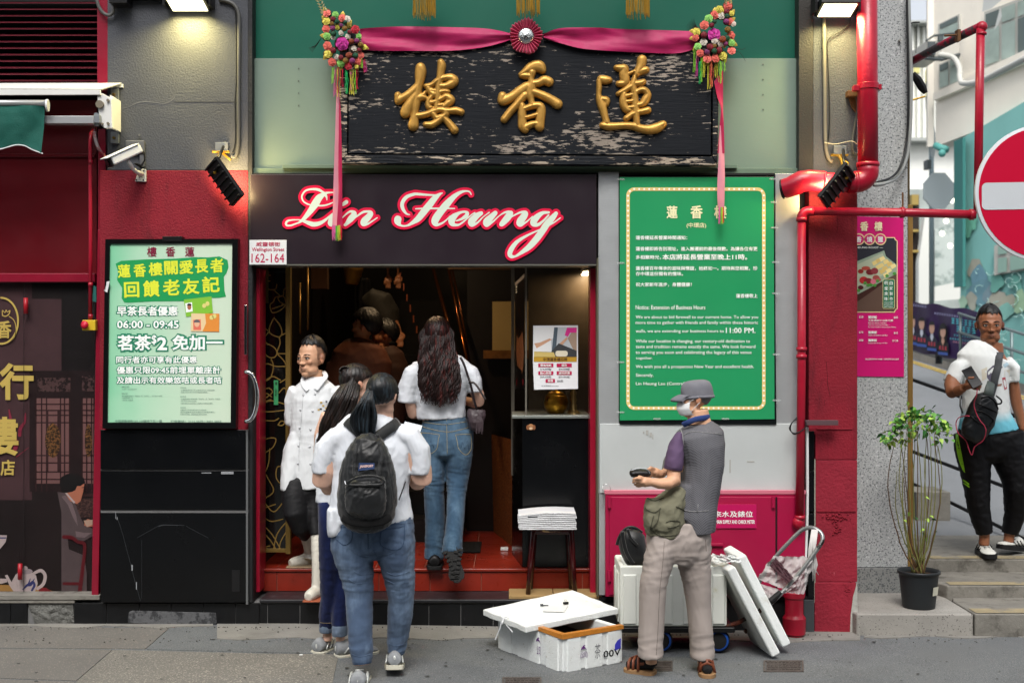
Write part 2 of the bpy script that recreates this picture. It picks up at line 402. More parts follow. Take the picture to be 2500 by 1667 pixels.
strip(-100,520,1523,1531); strip(530,1225,1522,1560); strip(1240,2100,1540,1566); strip(2110,2700,1546,1556)
def cover(u0, v0, u1, v1, lab):
    t = thing('drain_cover', lab, 'drain cover', G((u0+u1)/2,(v0+v1)/2), 'small iron drain covers in the road')
    a, b_, c, d = G(u0, v1), G(u1, v1), G(u1, v0), G(u0, v0)
    a, b_, c, d = [p + V3((0,0,.006)) for p in (a, b_, c, d)]
    iron = M('rusty_iron', '#57504c', .6,.3, var=.3, vS=20, bump=.5, bS=60)
    dn = V3((0,0,-.03))
    def pt(i, j): return a.lerp(b_, i).lerp(d.lerp(c, i), j)
    fr = MB(); e = .07
    for q in ((0,0,1, e),(0,1-e, 1,1),(0, e, e*.7,1-e),(1-e*.7, e, 1,1-e)):
        vs = [pt(q[0], q[1]), pt(q[2], q[1]), pt(q[2], q[3]), pt(q[0], q[3])]; vs += [v+dn for v in vs]
        fr.add(vs, [(0,1,2,3),(0,4,5,1),(1,5,6,2),(2,6,7,3),(3,7,4,0)])
    fr.bd('frame', iron, t)
    pl = MB(); vs = [pt(e, e)-V3((0,0,.003)), pt(1-e, e)-V3((0,0,.003)), pt(1-e, 1-e)-V3((0,0,.003)), pt(e, 1-e)-V3((0,0,.003))]; pl.add(vs, [(0,1,2,3)]); 
    po = pl.bd('plate', iron, t)
    kn = MB()
    for i in range(9):
        for j in range(5):
            c0 = pt(.12+.76*i/8+.02*(j % 2),.16+.68*j/4); kn.box(c0.x-.008, c0.x+.008, c0.y-.006, c0.y+.006, c0.z-.003, c0.z+.003)
    kn.bd('tread_stud', iron, po, kind='stuff')
cover(1226,1654,1322,1680, 'small iron drain cover at the bottom edge below the white foam box')
cover(1575,1614,1642,1638, 'small iron drain cover beside the old man\'s sandals')
cover(1864,1613,1962,1640, 'small iron drain cover in front of the leaning foam lids')
RB = thing('restaurant_building', 'street front of the restaurant with crimson and grey pillars, green boards and dark doorway', 'building', (0,0,0))
def rb(name, mat, f, parent=RB, bevel=0, sm=False):
    m = MB(); f(m); return m.bd(name, mat, parent, bevel=bevel, sm=sm, kind='stuff' if name in ('tape_mark', 'stone_scuff', 'rivet', 'light_strip') else None)
rb('pillar', grey_st, lambda m: m.box(X(262), X(606),0,.5, Z(416),7.5), bevel=.004)
rb('pillar', crimson, lambda m: m.box(X(243), X(606),-.002,.5, Z(1050), Z(416.5)), bevel=.004)
crk = [( [(284,266,.6),(310,263,.5),(335,252,.9),(355,249,1),(380,251,.8),(400,254,.8),(420,245,.9),(428,235,.4)] )]
smesh('wall_crack', crk, -.001, M('crack_filler', '#66676a', .8), RB, cell=.0015, thick=.0008)
rb('wall_seam', M('seam_dark', '#37383a', .9), lambda m: m.pbox(425,248.6,573,250,-.0015,.01))
for i, (v0, v1) in enumerate(((1049,1145),(1148,1244),(1251,1470))):
    rb('stone_panel', blk, lambda m: m.pbox(245, v0,606, v1,-.03,.3), bevel=.003)
rb('panel_joint', grout, lambda m: (m.pbox(246,1144,605,1149,-.018,.1), m.pbox(246,1243,605,1252,-.022,.1)))
rb('stone_scuff', M('scuff', '#8a8d90', .6), lambda m: [m.pbox(*q, -.0315,-.0295) for q in ((492,1153,516,1155),(540,1151,570,1157),(282,1249,283,1266),(285,1262,287,1268),(321,1378,324,1392),(332,1420,334,1438))])
smesh('stone_scratch', [[(281,1250,.5),(297,1295,.4),(312,1350,.5),(330,1420,.5),(343,1466,.5)], [(335,1312,.4),(385,1284,.4)], [(455,1284,.4),(508,1312,.4)], [(346,1318,.25),(346,1460,.25)], [(388,1284,1.5),(400,1281,1.2),(450,1282,.5)]], -.0312, M('scratch', '#2e3134', .5), RB, cell=.0012)
rb('socket_recess', blk_m, lambda m: m.pbox(566,1391,585,1444,-.034,0))
rb('plinth_backing', grout, lambda m: m.box(X(-300), X(2000),.02,.4,-.2, Z(1471)))
def tiles(us, v0, v1, y, mat, parent, name='base_tile', gap=.8, bot=None):
    for a, b_ in zip(us[:-1], us[1:]):
        m = MB(); m.pbox(a+gap, v0, b_-gap, v1, y+ru(-.001,.001),.1); m.bd(name, mat, parent, bevel=.0015)
PL = rb('plinth', grout, lambda m: m.box(X(180), X(630),.012,.1,-.12, Z(1472)))
tiles([180,260,340,418,497,575,633], 1472,1534,0, blk_tile, PL)
rb('plinth_damage', M('scraped_plinth', '#5d5e60', .8, bump=.6, var=.3, vS=14, dirt='#2a2b2d', dlo=.45, dhi=.6, dS=14), lambda m: m.pp_([(314,1494),(322,1490),(480,1494),(527,1495),(529,1520),(520,1527),(380,1523),(312,1520)], -.004,.02), bevel=.003)
rb('pillar_edge', M('grimy_dark_edge', '#1b1c1e', .6, bump=.4), lambda m: m.pbox(606,-60,616,1470,-.008,.3), bevel=.002)
rb('pillar_edge', M('steel_edge', '#6d6f70', .4,.4), lambda m: m.pbox(600.5,1049,605.5,1475,-.034,.0))
rb('green_panel', dk_green, lambda m: m.box(X(616,.1), X(1952,.1),.1,.3, Z(144,.1),7.5))
for u0, u1, y in ((613,905,.06),(905,1250,.062),(1250,1640,.061),(1640,1968,.06)):
    rb('pale_panel', pale_green, lambda m: m.pbox(u0+.6,143, u1-.6,420, y, .2), bevel=.002)
rb('ledge', M('sage_metal', '#5f7263', .45, var=.1, bump=.05), lambda m: (m.pbox(690,402,1800,411,.0,.2), m.pbox(613,411,1968,424,.025,.2)), bevel=.002)
for u, v0, v1 in ((729,168,258),(1863,158,268)):
    rb('rivet', M('rivet_dark', '#4f554f', .6), lambda m: [m.disc(P(u, v0+k*(v1-v0)/3,.058),(0,1,0),.004,.004,8) for k in range(4)])
rb('pillar_edge', M('dark_bronze', '#2c2a26', .5, bump=.3, bS=90), lambda m: m.pbox(1950,-60,1985,423,-.01,.3), bevel=.003)
FA = rb('fascia', aubergine, lambda m: m.pbox(611,426,1456,645,-.03,.22), bevel=.003)
rb('fascia_trim', M('fascia_trim_metal', '#77776f', .35,.5), lambda m: m.pbox(613,645,1456,648.5,-.033,.2), FA)
rb('fascia_shadow_gap', blk_m, lambda m: m.pbox(611,423,1890,428,.0,.2))
def DD(x, y, r): return (680+x/6.533,440+y/6.533, r/6.533)
def EE(x, y, r): return (1020+x/6.533,440+y/6.533, r/6.533)
D_, E_ = DD, EE
letters = [
 [D_(*p) for p in ((772,318,7),(765,272,14),(742,228,24),(722,212,28))],
 [D_(*p) for p in ((725,205,16),(640,155,22),(540,145,17),(440,165,14),(388,220,13),(372,275,13),(400,340,12),(480,388,12),(600,405,12),(720,405,13),(800,385,12),(880,350,9))],
 [D_(*p) for p in ((890,196,9),(800,200,14),(740,215,24),(650,280,52),(590,370,60),(530,460,50),(470,540,40),(400,620,28),(345,665,18),(290,690,13),(200,722,14),(135,722,15),(118,690,17),(150,650,16),(230,635,11),(330,635,10),(420,660,24),(500,690,34),(560,705,38),(650,690,32),(740,640,22),(850,545,12),(900,500,9))],
 [D_(*p) for p in ((905,520,26),(890,570,46),(850,640,52),(832,690,44),(860,715,26),(930,700,14),(1010,610,9),(1080,540,13),(1150,500,18),(1205,520,32),(1200,560,44),(1150,620,48),(1080,700,26),(1060,715,22))],
 [D_(*p) for p in ((1080,350,32),(1030,385,28))],
 [D_(*p) for p in ((1170,640,8),(1260,570,13),(1350,510,18),(1430,502,20),(1470,530,38),(1430,590,50),(1370,650,54),(1350,690,40),(1370,712,24),(1420,700,16),(1500,650,11),(1575,600,9))],
 [D_(*p) for p in ((2090,550,9),(2040,535,16),(1990,470,26),(1970,400,30),(1990,330,30),(2050,265,28),(2150,228,24))]+[E_(*p) for p in ((-20,222,22),(150,235,16),(290,238,12),(340,225,16))],
 [E_(*p) for p in ((390,207,10),(345,228,22),(270,290,46),(190,390,54),(100,500,54),(10,610,48),(-70,670,32),(-160,722,16),(-240,730,14),(-290,710,24),(-320,660,52),(-318,625,58))],
 [E_(*p) for p in ((852,232,7),(830,190,12),(770,175,14),(690,192,24),(600,245,36),(520,320,48),(440,410,58),(360,510,58),(290,610,60),(272,670,52),(300,712,26),(380,690,16),(450,640,12),(520,570,8))],
 [E_(*p) for p in ((-36,458,9),(60,453,12),(200,452,13),(400,452,13),(588,453,9))],
 [E_(*p) for p in ((610,650,9),(700,618,20),(770,570,30),(790,525,26),(740,505,18),(650,530,26),(560,600,52),(540,660,52),(560,705,32),(640,715,18),(700,685,14),(780,620,11),(860,550,9),(910,520,10))],
 [E_(*p) for p in ((1010,528,32),(940,570,46),(870,640,56),(850,685,46),(870,718,26),(950,680,16),(1040,590,9),(1140,515,10))],
 [E_(*p) for p in ((1235,525,36),(1170,590,48),(1105,650,54),(1090,690,46),(1110,716,28),(1200,660,14),(1300,570,9),(1380,520,15),(1450,510,26))],
 [E_(*p) for p in ((1480,530,42),(1430,600,54),(1350,690,42),(1325,712,24))],
 [E_(*p) for p in ((1440,625,8),(1540,560,12),(1640,515,18),(1710,522,36),(1705,560,50),(1645,640,58),(1620,690,46),(1650,716,24),(1740,660,12),(1830,580,9))],
 [E_(*p) for p in ((2090,515,18),(1990,525,28),(1900,590,48),(1848,660,52),(1850,705,36),(1920,710,26),(2010,640,16),(2085,560,14))],
 [E_(*p) for p in ((2205,530,30),(2150,600,46),(2060,700,52),(1980,820,52),(1890,940,52),(1780,1060,46),(1660,1150,30),(1560,1212,18),(1490,1215,30),(1468,1165,38),(1510,1070,36),(1600,970,28),(1750,880,18),(1900,810,12),(2040,745,10),(2150,690,10),(2275,602,9)) ]]
SG = thing('shop_name_sign', 'cream script name with thick pink outline on the aubergine board above the door', 'sign', P(1030,540,-.03))
smesh('outline', letters, -.036, M('hot_pink_ink', '#d4103f', .4, coat=.2), SG, cell=.003, grow=.0165, thick=.004, n=8)
smesh('lettering', letters, -.0405, M('cream_ink', '#cfdccb', .4, coat=.2), SG, cell=.0026, n=8)
NP = thing('street_number_plate', 'white plate with street name in two languages and number 162-164', 'sign', P(655,616,-.04))
MB().pbox(609,586,699.5,646,-.042,-.031).bd('plate', white_pl, NP, bevel=.001)
mag_ink = M('crimson_ink', '#b3124a', .5)
text('威靈頓街', 625,591,684,601.5,-.0435, mag_ink, NP, .012)
text('Wellington Street', 615,604.5,694,616,-.0435, mag_ink, NP, .018)
text('162-164', 614,619,694,641,-.0435, mag_ink, NP, .004)
rb('steel_strip', steel, lambda m: (m.pbox(1461,420,1511,1205,-.012,.2)), bevel=.002)
rb('steel_strip', steel, lambda m: (m.pbox(1462,1203,1483,1452,-.012,.2)), bevel=.002)
rb('edge_trim', M('olive_trim', '#5d5a4a', .5,.3), lambda m: m.pbox(1457,630,1461,1455,-.02,.2))
rb('steel_strip', steel, lambda m: m.pbox(1893,424,1952,1040,-.005,.2), bevel=.002)
rb('wall_panel', steel_w, lambda m: m.pbox(1464,1034,1952,1203,-.02,.2), bevel=.002)
rb('wall_backing', blk_m, lambda m: m.box(X(1458), X(1990),.1,.3,-.1, Z(424)))
rb('tape_mark', M('tape_residue', '#a09f9a', .7), lambda m: [m.pbox(*q, -.0225,-.0195) for q in ((1570,1053,1573,1058),(1577,1050,1583,1062),(1586,1056,1592,1066),(1593,1060,1595,1072),(1781,1122,1784,1154),(1824,1125,1842,1128))])
rb('door_frame', red_paint, lambda m: (m.pbox(617,655,634,1445,.1,.3)), bevel=.003)
rb('door_frame', red_paint, lambda m: (m.pbox(1441,655,1458,1447,.1,.3)), bevel=.003)
rb('door_frame', blk_m, lambda m: (m.pbox(606,646,618,1470,.0,.3)))
hd = thing('door_pull', 'chromed D-shaped pull handle beside the red door frame on the left pillar', 'door handle', P(610,968,0))
MB().tube([P(601,1030,-.03), P(601,1028,-.10), *[P(604+24*sin(R_(a)),968+60*cos(R_(a)),-.11) for a in range(0,181,15)], P(601,908,-.10), P(601,906,-.03)], .013,12).bd('handle_bar', chrome, hd,sm=1)
MB().pbox(596,745,602,866,-.05,-.03).bd('slot_plate', chrome, hd, bevel=.002)
ST = thing('entrance_step', 'black stone step with red tiled riser leading into the restaurant', 'step', (0,.2,0))
MB().box(X(633), X(1985),.0,.6, Z(1471),.174).bd('nosing_slab', M('slate_nosing', '#232326', .35, var=.3, vS=5, bump=.15, bS=25, dirt='#47464a', dlo=.55, dhi=.7, dS=6), ST, bevel=.006)
pb = MB().box(X(633), X(1985),.03,.6,-.1, Z(1473)).bd('base', grout, ST)
tiles([633,653,732,812,890,969,1047,1125,1204,1282,1360,1440,1520,1600,1680,1760,1840,1920,1985], 1473.5,1560,.014, blk_tile, pb)
rr_ = MB().box(X(632,.27), X(1450,.27),.27,.5,.174,.30).bd('riser', M('tile_joint', '#8b5a4c', .9), ST)
us = [632,676,801,925,1050,1175,1298,1422,1452]
for a, b_ in zip(us[:-1], us[1:]):
    MB().box(X(a, .26)+.002, X(b_, .26)-.002,.262+ru(-.001,.001),.3,.176,.301).bd('riser_tile', redtile, rr_, bevel=.002)
MB().box(X(632,.25), X(1450,.25),.25,.29,.303,.3235).bd('nosing_tile', redtile, ST, bevel=.005)
FL = MB().box(-1.9,.9,.28,4.6,.2,.3195).bd('shop_floor', M('tile_joint', '#8b5a4c', .9), kind='structure')
for j in range(5):
    y0 = .292+.32*j
    for i in range(7):
        x0 = X(676,.3)-.322+.322*i
        MB().box(x0+.002, x0+.320, y0, y0+.318,.30,.3225).bd('floor_tile', redtile, FL, bevel=.0015)
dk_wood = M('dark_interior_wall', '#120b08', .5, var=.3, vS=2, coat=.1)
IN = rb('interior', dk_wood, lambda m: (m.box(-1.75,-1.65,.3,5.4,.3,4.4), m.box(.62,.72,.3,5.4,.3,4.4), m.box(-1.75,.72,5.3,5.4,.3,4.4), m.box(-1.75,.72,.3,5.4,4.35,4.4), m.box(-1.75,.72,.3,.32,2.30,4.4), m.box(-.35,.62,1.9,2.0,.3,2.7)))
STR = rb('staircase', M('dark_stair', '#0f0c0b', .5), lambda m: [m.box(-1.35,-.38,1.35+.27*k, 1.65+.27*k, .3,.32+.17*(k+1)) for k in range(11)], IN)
bronze = M('copper_rail', '#8a4d22', .25,.9)
rb('handrail', bronze, lambda m: (m.tube([P(1053,640,3.2), P(1093,784,1.7), P(1100,830,1.5)], .014,8), m.tube([P(1092,640,3.0), P(1112,740,1.9), P(1140,880,1.25)], .012,8), m.tube([P(1100,640,3.0), P(1122,740,1.9), P(1160,960,1.25)], .008,8)), IN,sm=1)
rb('post', brass, lambda m: (m.tube([P(751,640,1.0), P(751,806,1.0)], .009,8), m.tube([P(732,690,1.1), P(732,815,1.1)], .008,8)), IN,sm=1)
rb('light_strip', M('tread_edge_light', '#7c3a1c', .4), lambda m: [m.box(X(976+8*k, 1.7), X(979+8*k, 1.7),1.7,1.71, Z(683+26*k, 1.7), Z(666+26*k, 1.7)) for k in range(8)], IN)
rb('wall_board', M('tan_board', '#b39a62', .6, var=.06), lambda m: m.pbox(1202,736,1380,855,1.8,1.84), IN)
rb('counter_trim', M('wood_band', '#7d5327', .4, var=.35, vS=20), lambda m: m.pbox(1180,855,1400,875,1.78,1.84), IN)
rb('door_lintel', M('wood_lintel', '#5c4225', .5, var=.2), lambda m: m.pbox(1094,640,1250,657,1.0,1.1), IN)
rb('speckled_panel', M('cork_panel', '#7a4520', .6, var=.1, speck=[(70,.58, '#a06a35'),(60,.58, '#4c2a12')]), lambda m: m.add([P(1252,1335,1.13), P(1205,1298,1.85), P(1200,1060,1.85), P(1252,1073,1.13)], [(0,1,2,3)]).add([P(1252,1335,1.16), P(1205,1298,1.88), P(1200,1060,1.88), P(1252,1073,1.16)], [(3,2,1,0)]), IN)
def inside_lamp(lab, loc, w, size):
    t = thing('ceiling_lamp', lab, 'lamp', loc); loc = Vector(loc)
    MB().lathe(loc, [(size, .0),(size, .02),(size*.7,.03)], 20).bd('housing', M('lamp_housing', '#8a8577', .4), t,sm=1)
    MB().lathe(loc-V3((0,0,.004)), [(0,0),(size*.8,0),(size*.8,.004)], 20).bd('bulb', M('warm_bulb', '#ffdfa8', .4, emit=(1,.72,.38), estr=12), t)
    ld = bpy.data.lights.new('lamp_light', 'AREA'); ld.shape = 'DISK'; ld.size = size*1.5; ld.energy = w; ld.color = (1,.70,.40)
    lo = bpy.data.objects.new('lamp_light', ld); link(lo, t); lo.matrix_parent_inverse = Matrix.Translation(loc).inverted(); lo.location = loc-V3((0,0,.01))
inside_lamp('small round ceiling lamp lit over the display case at the right of the doorway', P(1432,664,.75),2,.035)
inside_lamp('round ceiling lamp over the foot of the stairs behind the fascia', (-.75,.9,2.75),5.5,.06)
inside_lamp('round ceiling lamp over the upper stairs behind the fascia', (-1.0,2.6,3.9),6,.06)
mt = MB().box(X(1080,1.0), X(1172,.8),.85,1.3,.324,.336).bd('door_mat', M('black_mat', '#0d0b0b', .95, bump=1, bS=200), bevel=.004); tag(mt, 'black doormat on the red tiles inside the doorway', 'mat')
ds = MB().box(X(1222,.98), X(1241,.98),.95,1.0,.324,.345).bd('door_stop', white_pl, bevel=.004); tag(ds, 'small white door stop on the red tiled floor', 'door stop')
DC = thing('display_case', 'tall glass display case on a black base at the right of the doorway', 'display case', P(1360,1384,.3))
MB().box(X(1275,.3), X(1441,.3),.3,.82,.324, Z(1022,.3)).bd('base', blk, DC, bevel=.003)
MB().add([P(1275,1385,.3), P(1250,1352,.82), P(1250,1018,.82), P(1275,1022,.3)], [(3,2,1,0)]).bd('side_panel', blk, DC)
MB().pbox(1250,1014,1441,1021,.285,.8).bd('counter_edge', M('steel_lip', '#9aa09a', .3,.6), DC, bevel=.002)
glass = M('clear_glass', '#ffffff', .03, trans=1, spec=.5, alpha=.22)
MB().pbox(1285,650,1441,1014,.30,.306).bd('pane', glass, DC)
fr = MB().pbox(1282,648,1286.5,1014,.285,.31); fr.pbox(1248,648,1256,1160,.80,.85); fr.bd('frame', M('aluminium_frame', '#8a857a', .35,.6), DC, bevel=.001)
DW = MB().box(X(1290,.9), X(1441,.9),.86,.9,1.3,2.5).bd('back_panel', M('smoky_wall', '#4a4236', .4, var=.35, vS=4, coat=.3), DC)
sp = MB().add([P(1281,668,.31), P(1281,948,.31), P(1257,950,.75), P(1257,690,.75)], [(0,1,2,3)]).bd('poster', M('poster_black', '#0b0a0c', .3), DC)
def sidemap(u, v):
    t = (1281-u)/24; return P(u, v, .31+.44*t-.004)
mobj('poster_print', [sidemap(*q) for q in ((1280,668),(1280,678),(1258,698),(1258,690))], [(0,1,2,3)], M('poster_pale', '#a9a3a0', .4), sp)
text('全部有禮', 1259,688,1270,716,0, wht_ink, sp, .02, side=sidemap)
mobj('poster_figure', [sidemap(*q) for q in ((1262,820),(1268,790),(1276,812),(1279,860),(1277,900),(1270,935),(1263,900),(1260,860))], [tuple(range(8))], M('poster_flesh', '#8d5a3c', .4), sp)
text('11/28', 1261,925,1278,940,0, M('poster_red', '#a0202a', .4), sp, .02, side=sidemap)
pot = thing('brass_pot', 'round brass pot with orange knob standing in the display case', 'pot', P(1357,1010,.5))
MB().lathe(P(1357,1012,.5), [(.02,0),(.055,.01),(.078,.05),(.082,.09),(.07,.125),(.066,.13)], 20).bd('body', M('old_brass', '#a87a1e', .3,.8, var=.3), pot,sm=1)
MB().lathe(P(1357,1012,.5)+V3((0,0,.13)), [(.066,0),(.05,.02),(.012,.03),(.012,.045)], 20).bd('lid', M('old_brass', '#a87a1e', .3,.8), pot,sm=1)
MB().ell(P(1357,958,.5),(.022,.022,.014)).bd('knob', M('orange_glaze', '#c4501c', .3), pot,sm=1)
cs = thing('candle_stand', 'ringed brass candle stand beside the brass pot in the case', 'candlestick', P(1400,1012,.5))
MB().lathe(P(1400,1014,.5), [(.055,0),(.055,.01),(.035,.03),(.02,.04),(.024,.07),(.016,.08),(.024,.11),(.016,.12),(.022,.15),(.014,.17),(.016,.2)], 20).bd('stem', M('dull_brass', '#8a7446', .35,.6), cs,sm=1)
pln = MB()
for a, l in ((-.4,.07),(-.15,.1),(.2,.09),(.5,.06)):
    c0 = P(1425,890,.45); pln.add([c0, c0+V3((l*.5,0,.02)), c0+V3((l*cos(a),0, l*sin(a)+.02)), c0+V3((l*.4,0,-.02))], [(0,1,2,3)])
RN = thing('job_notice', 'white job notice with kitchen photo and pink price boxes taped to the glass', 'poster', P(1356,870,.29))
MB().pp_([(1302,795),(1411,794),(1411,949),(1304,951),(1301,880)], .288,.291).bd('sheet', M('white_paper', '#dfe1e4', .6), RN)
yy = .2865
flat('photo_background', rectp(1304,799,1408,871), yy, M('print_pale_grey', '#b9bfc4', .5), RN)
for q, c in (([(1304,799),(1353,799),(1352,825),(1345,828),(1346,858),(1304,858)], '#dfe0e0'),([(1353,799),(1362,799),(1357,858),(1347,858)], '#4b5964'),([(1304,838),(1318,836),(1342,826),(1347,829),(1325,842),(1310,850)], '#c79a7c'),([(1384,800),(1408,800),(1408,812),(1392,812),(1386,822),(1379,818)], '#d4328c'),([(1386,826),(1395,812),(1408,812),(1408,862),(1398,850)], '#a08a78'),([(1359,845),(1384,822),(1386,827),(1368,848)], '#c79a7c'),([(1346,858),(1364,838),(1408,856),(1408,871),(1350,871)], '#3b3d40'),([(1304,858),(1352,860),(1356,871),(1304,871)], '#c9b26a'),(rrect(1356,856,1386,870,6), '#d9d2bc')):
    flat('photo_shape', q, yy-.0012, M('print'+c, c, .5), RN); yy -= .0001
flat('gold_band', rectp(1303,871,1408,883),.2862, M('print_gold', '#b8902c', .5), RN)
text('中環蓮香樓招聘', 1326,873,1385,881.5,.2855, M('print_brown', '#4a2c10', .5), RN, .02)
for i, (a, b_, t1, t2) in enumerate(((1314,887, '樓面侍應', '$16,500起'),(1359,887, '廚房', '$30,000起'),(1314,906, '點心師傅', '$29,000起'),(1359,906, '燒味師傅', '$29,000起'))):
    flat('price_box', rectp(a, b_, a+37, b_+9),.2862, mag_ink, RN)
    w_ = 27 if len(t1) > 2 else 13
    text(t1, a+18.5-w_/2, b_+1.5, a+18.5+w_/2, b_+7.8,.2855, wht_ink, RN, .02)
    text(t2, a+5, b_+11, a+32, b_+16.5,.286, M('print_grey', '#5c5a60', .5), RN, .01)
flat('price_box', rectp(1332,925,1355,934),.2862, mag_ink, RN); text('兼職', 1337,926.5,1350,932.5,.2855, wht_ink, RN, .02)
text('$85起', 1360,927,1375,933,.286, M('print_grey', '#5c5a60', .5), RN, .01)
text('如有興趣請whatsapp', 1322,940,1364,944,.286, M('print_grey', '#5c5a60', .5), RN)
dg_ = thing('dog_sticker', 'small brown puppy face sticker on the black base of the display case', 'sticker', P(1297,1042,.29))
MB().pp_(arc(1296,1042,8,7.5,0,360,16)[:-1], .294,.2985).bd('face', M('puppy_tan', '#a9774e', .6), dg_)
for u in (1288,1304): MB().pp_(arc(u,1043,3.5,6,0,360,12)[:-1], .292,.296).bd('ear', M('puppy_brown', '#7d4f2f', .6), dg_)
flat('muzzle', arc(1296,1045.5,4,3,0,360,12)[:-1], .2935, M('puppy_cream', '#cbb090', .6), dg_)
for u in (1293,1299): flat('eye', arc(u,1041,1,1,0,360,8)[:-1], .2932, blk_m, dg_)
GD = thing('glass_door', 'dark glass door leaf etched with golden lotus lines left of the doorway', 'door', P(672,1350,.3))
MB().pbox(637,648,700,1345,.36,.37).bd('pane', M('dark_door_glass', '#0d0c0a', .1, coat=.3), GD)
bz = M('bronze_profile', '#77602f', .4,.3, var=.08)
MB().pbox(697,648,709,1352,.33,.38).pbox(637,1339,697,1348,.335,.38).bd('frame', bz, GD, bevel=.002)
MB().pbox(640,654,655,740,.352,.36).bd('gold_panel', M('gold_panel_dull', '#6d5730', .4,.3), GD)
def A1(x, y, r=4.2): return (600+x/3.564,560+y/3.564, r/3.0)
def A3(x, y, r=3.0): return (600+x/2.217,960+y/2.217, r/2.2)
q = lambda f, *pts: [f(*p) for p in pts]
lot = [q(A1,(245,770),(208,850),(215,905),(290,935),(315,895),(295,830),(245,770)), q(A1,(150,990),(200,1000),(250,1030),(272,1070),(255,1108),(215,1115),(180,1095),(150,1040)),
 q(A1,(188,1000),(162,950),(200,890)), q(A1,(290,935),(298,990),(272,1070),(300,1080),(355,1080)), q(A1,(308,920),(355,900)), q(A1,(135,1170),(200,1170),(260,1190),(355,1190)),
 q(A1,(222,1130),(240,1190),(215,1290),(150,1330)), q(A1,(355,505),(330,530),(325,575),(260,590),(240,630),(215,650),(215,690),(235,725),(300,705),(358,650)),
 q(A1,(230,690),(300,668),(355,645)), q(A1,(350,655),(340,600),(318,580),(280,600),(310,640),(350,655)), q(A1,(200,520),(180,540),(150,575)), q(A1,(240,525),(300,580)), q(A1,(270,480),(258,520),(215,525)),
 q(A1,(155,395),(170,460),(200,520),(240,525)), q(A1,(160,400),(215,400)), q(A1,(185,395),(190,450)), q(A1,(160,450),(210,450)), q(A1,(270,1080),(330,1140),(355,1190)), q(A1,(150,1330),(190,1300),(240,1280),(300,1310)), q(A1,(140,1400),(200,1380),(230,1420),(150,1480)), q(A1,(300,1330),(350,1300)), q(A1,(290,1420),(330,1380),(358,1400)), q(A1,(140,1500),(220,1480)),q(A1,(150,840),(190,880)),
 q(A3,(80,395),(120,460),(150,530),(90,580),(75,640),(130,690),(200,680)), q(A3,(85,350),(88,300),(110,248),(162,245),(148,290),(108,320),(85,350),(88,400),(105,425),(125,370),(130,300)),
 q(A3,(200,395),(170,400),(165,455),(190,485),(200,430)), q(A3,(95,580),(150,640),(200,590)), q(A3,(100,620),(160,600)), q(A3,(80,700),(140,760),(190,845)), q(A3,(80,740),(130,790),(165,845)), q(A3,(78,790),(120,845)), q(A3,(215,700),(170,760),(150,845)), q(A3,(218,750),(190,800),(180,845)),
 q(A3,(80,145),(150,148),(178,135)), q(A3,(175,170),(190,150),(210,155),(200,172),(178,172)), q(A3,(85,60),(140,40),(215,60)), q(A3,(80,90),(120,100),(215,90)), q(A3,(78,30),(110,0),(140,20)), q(A3,(100,830),(130,825))]
smesh('lotus_line', lot, .3585, M('gold_line', '#94783f', .35,.4), GD, cell=.0022)
MB().pbox(668.5,928,679,988,.352,.359).bd('pull_sticker', M('green_sticker', '#3f9a63', .5), GD)
text('推', 671,932,677,940,.351, blk_m, GD, .02); text('PUSH', 666,955,682,961,.351, blk_m, GD, .02, rot=90)
MB().pbox(684,652,706,668,.40,.41).bd('label_card', white_pl, GD)
# ---------------------------------------------------------------- carved signboard
wood = M('peeling_black_wood', '#0d1117', .6, spec=.2, col2='#8f8478', c2S=30, c2stretch=(.45,1,2.4), c2lo=.9, c2hi=.915, c2mod=(3.4,.62), bump=.3, bS=55, bT=(.12,1,1.6), bD=.006, var=.2, vS=3)
wood2 = M('peeling_black_wood_worn', '#10141a', .6, spec=.2, col2='#a39584', c2S=22, c2stretch=(.4,1,2.4), c2lo=.83, c2hi=.85, c2mod=(3,.55), bump=1.0, bS=55, bT=(.12,1,1.6), bD=.006, var=.2)
SB = thing('carved_signboard', 'weathered black wooden board with three carved gold characters above the door', 'signboard', P(1290,400,-.06))
MB().prism([(X(838,-.08), Z(84,-.08)),(X(1752,-.08), Z(84,-.08)),(X(1741,-.08), Z(399,-.08)),(X(839,-.08), Z(394,-.08))], -.02,.06).bd('backing', wood2, SB)
MB().pp_([(852,80),(1737,80),(1736,379),(850,375)], -.095,-.02).bd('panel', wood, SB, bevel=.004)
for pts in ([(829,100),(848,84),(847,377),(828,398)], [(1741,84),(1757,100),(1752,403),(1740,383)], [(829,399),(847,378),(1739,382.5),(1751,404)]):
    MB().pp_(pts, -.105,-.02).bd('frame_strip', wood2, SB, bevel=.004)
cA = lambda *p: [(960+a/7.465,130+b/7.465, r/7.465) for a, b, r in p]
cB = lambda *p: [(1200+a/7.465,130+b/7.465, r/7.465) for a, b, r in p]
cC = lambda *p: [(1440+a/7.127,120+b/7.127, r/7.127) for a, b, r in p]
gold = M('gilded_carving', '#b98c42', .42,.45, var=.2, vS=9, bump=.25, bS=16, dirt='#6b3f12', dlo=.6, dhi=.75, dS=11)
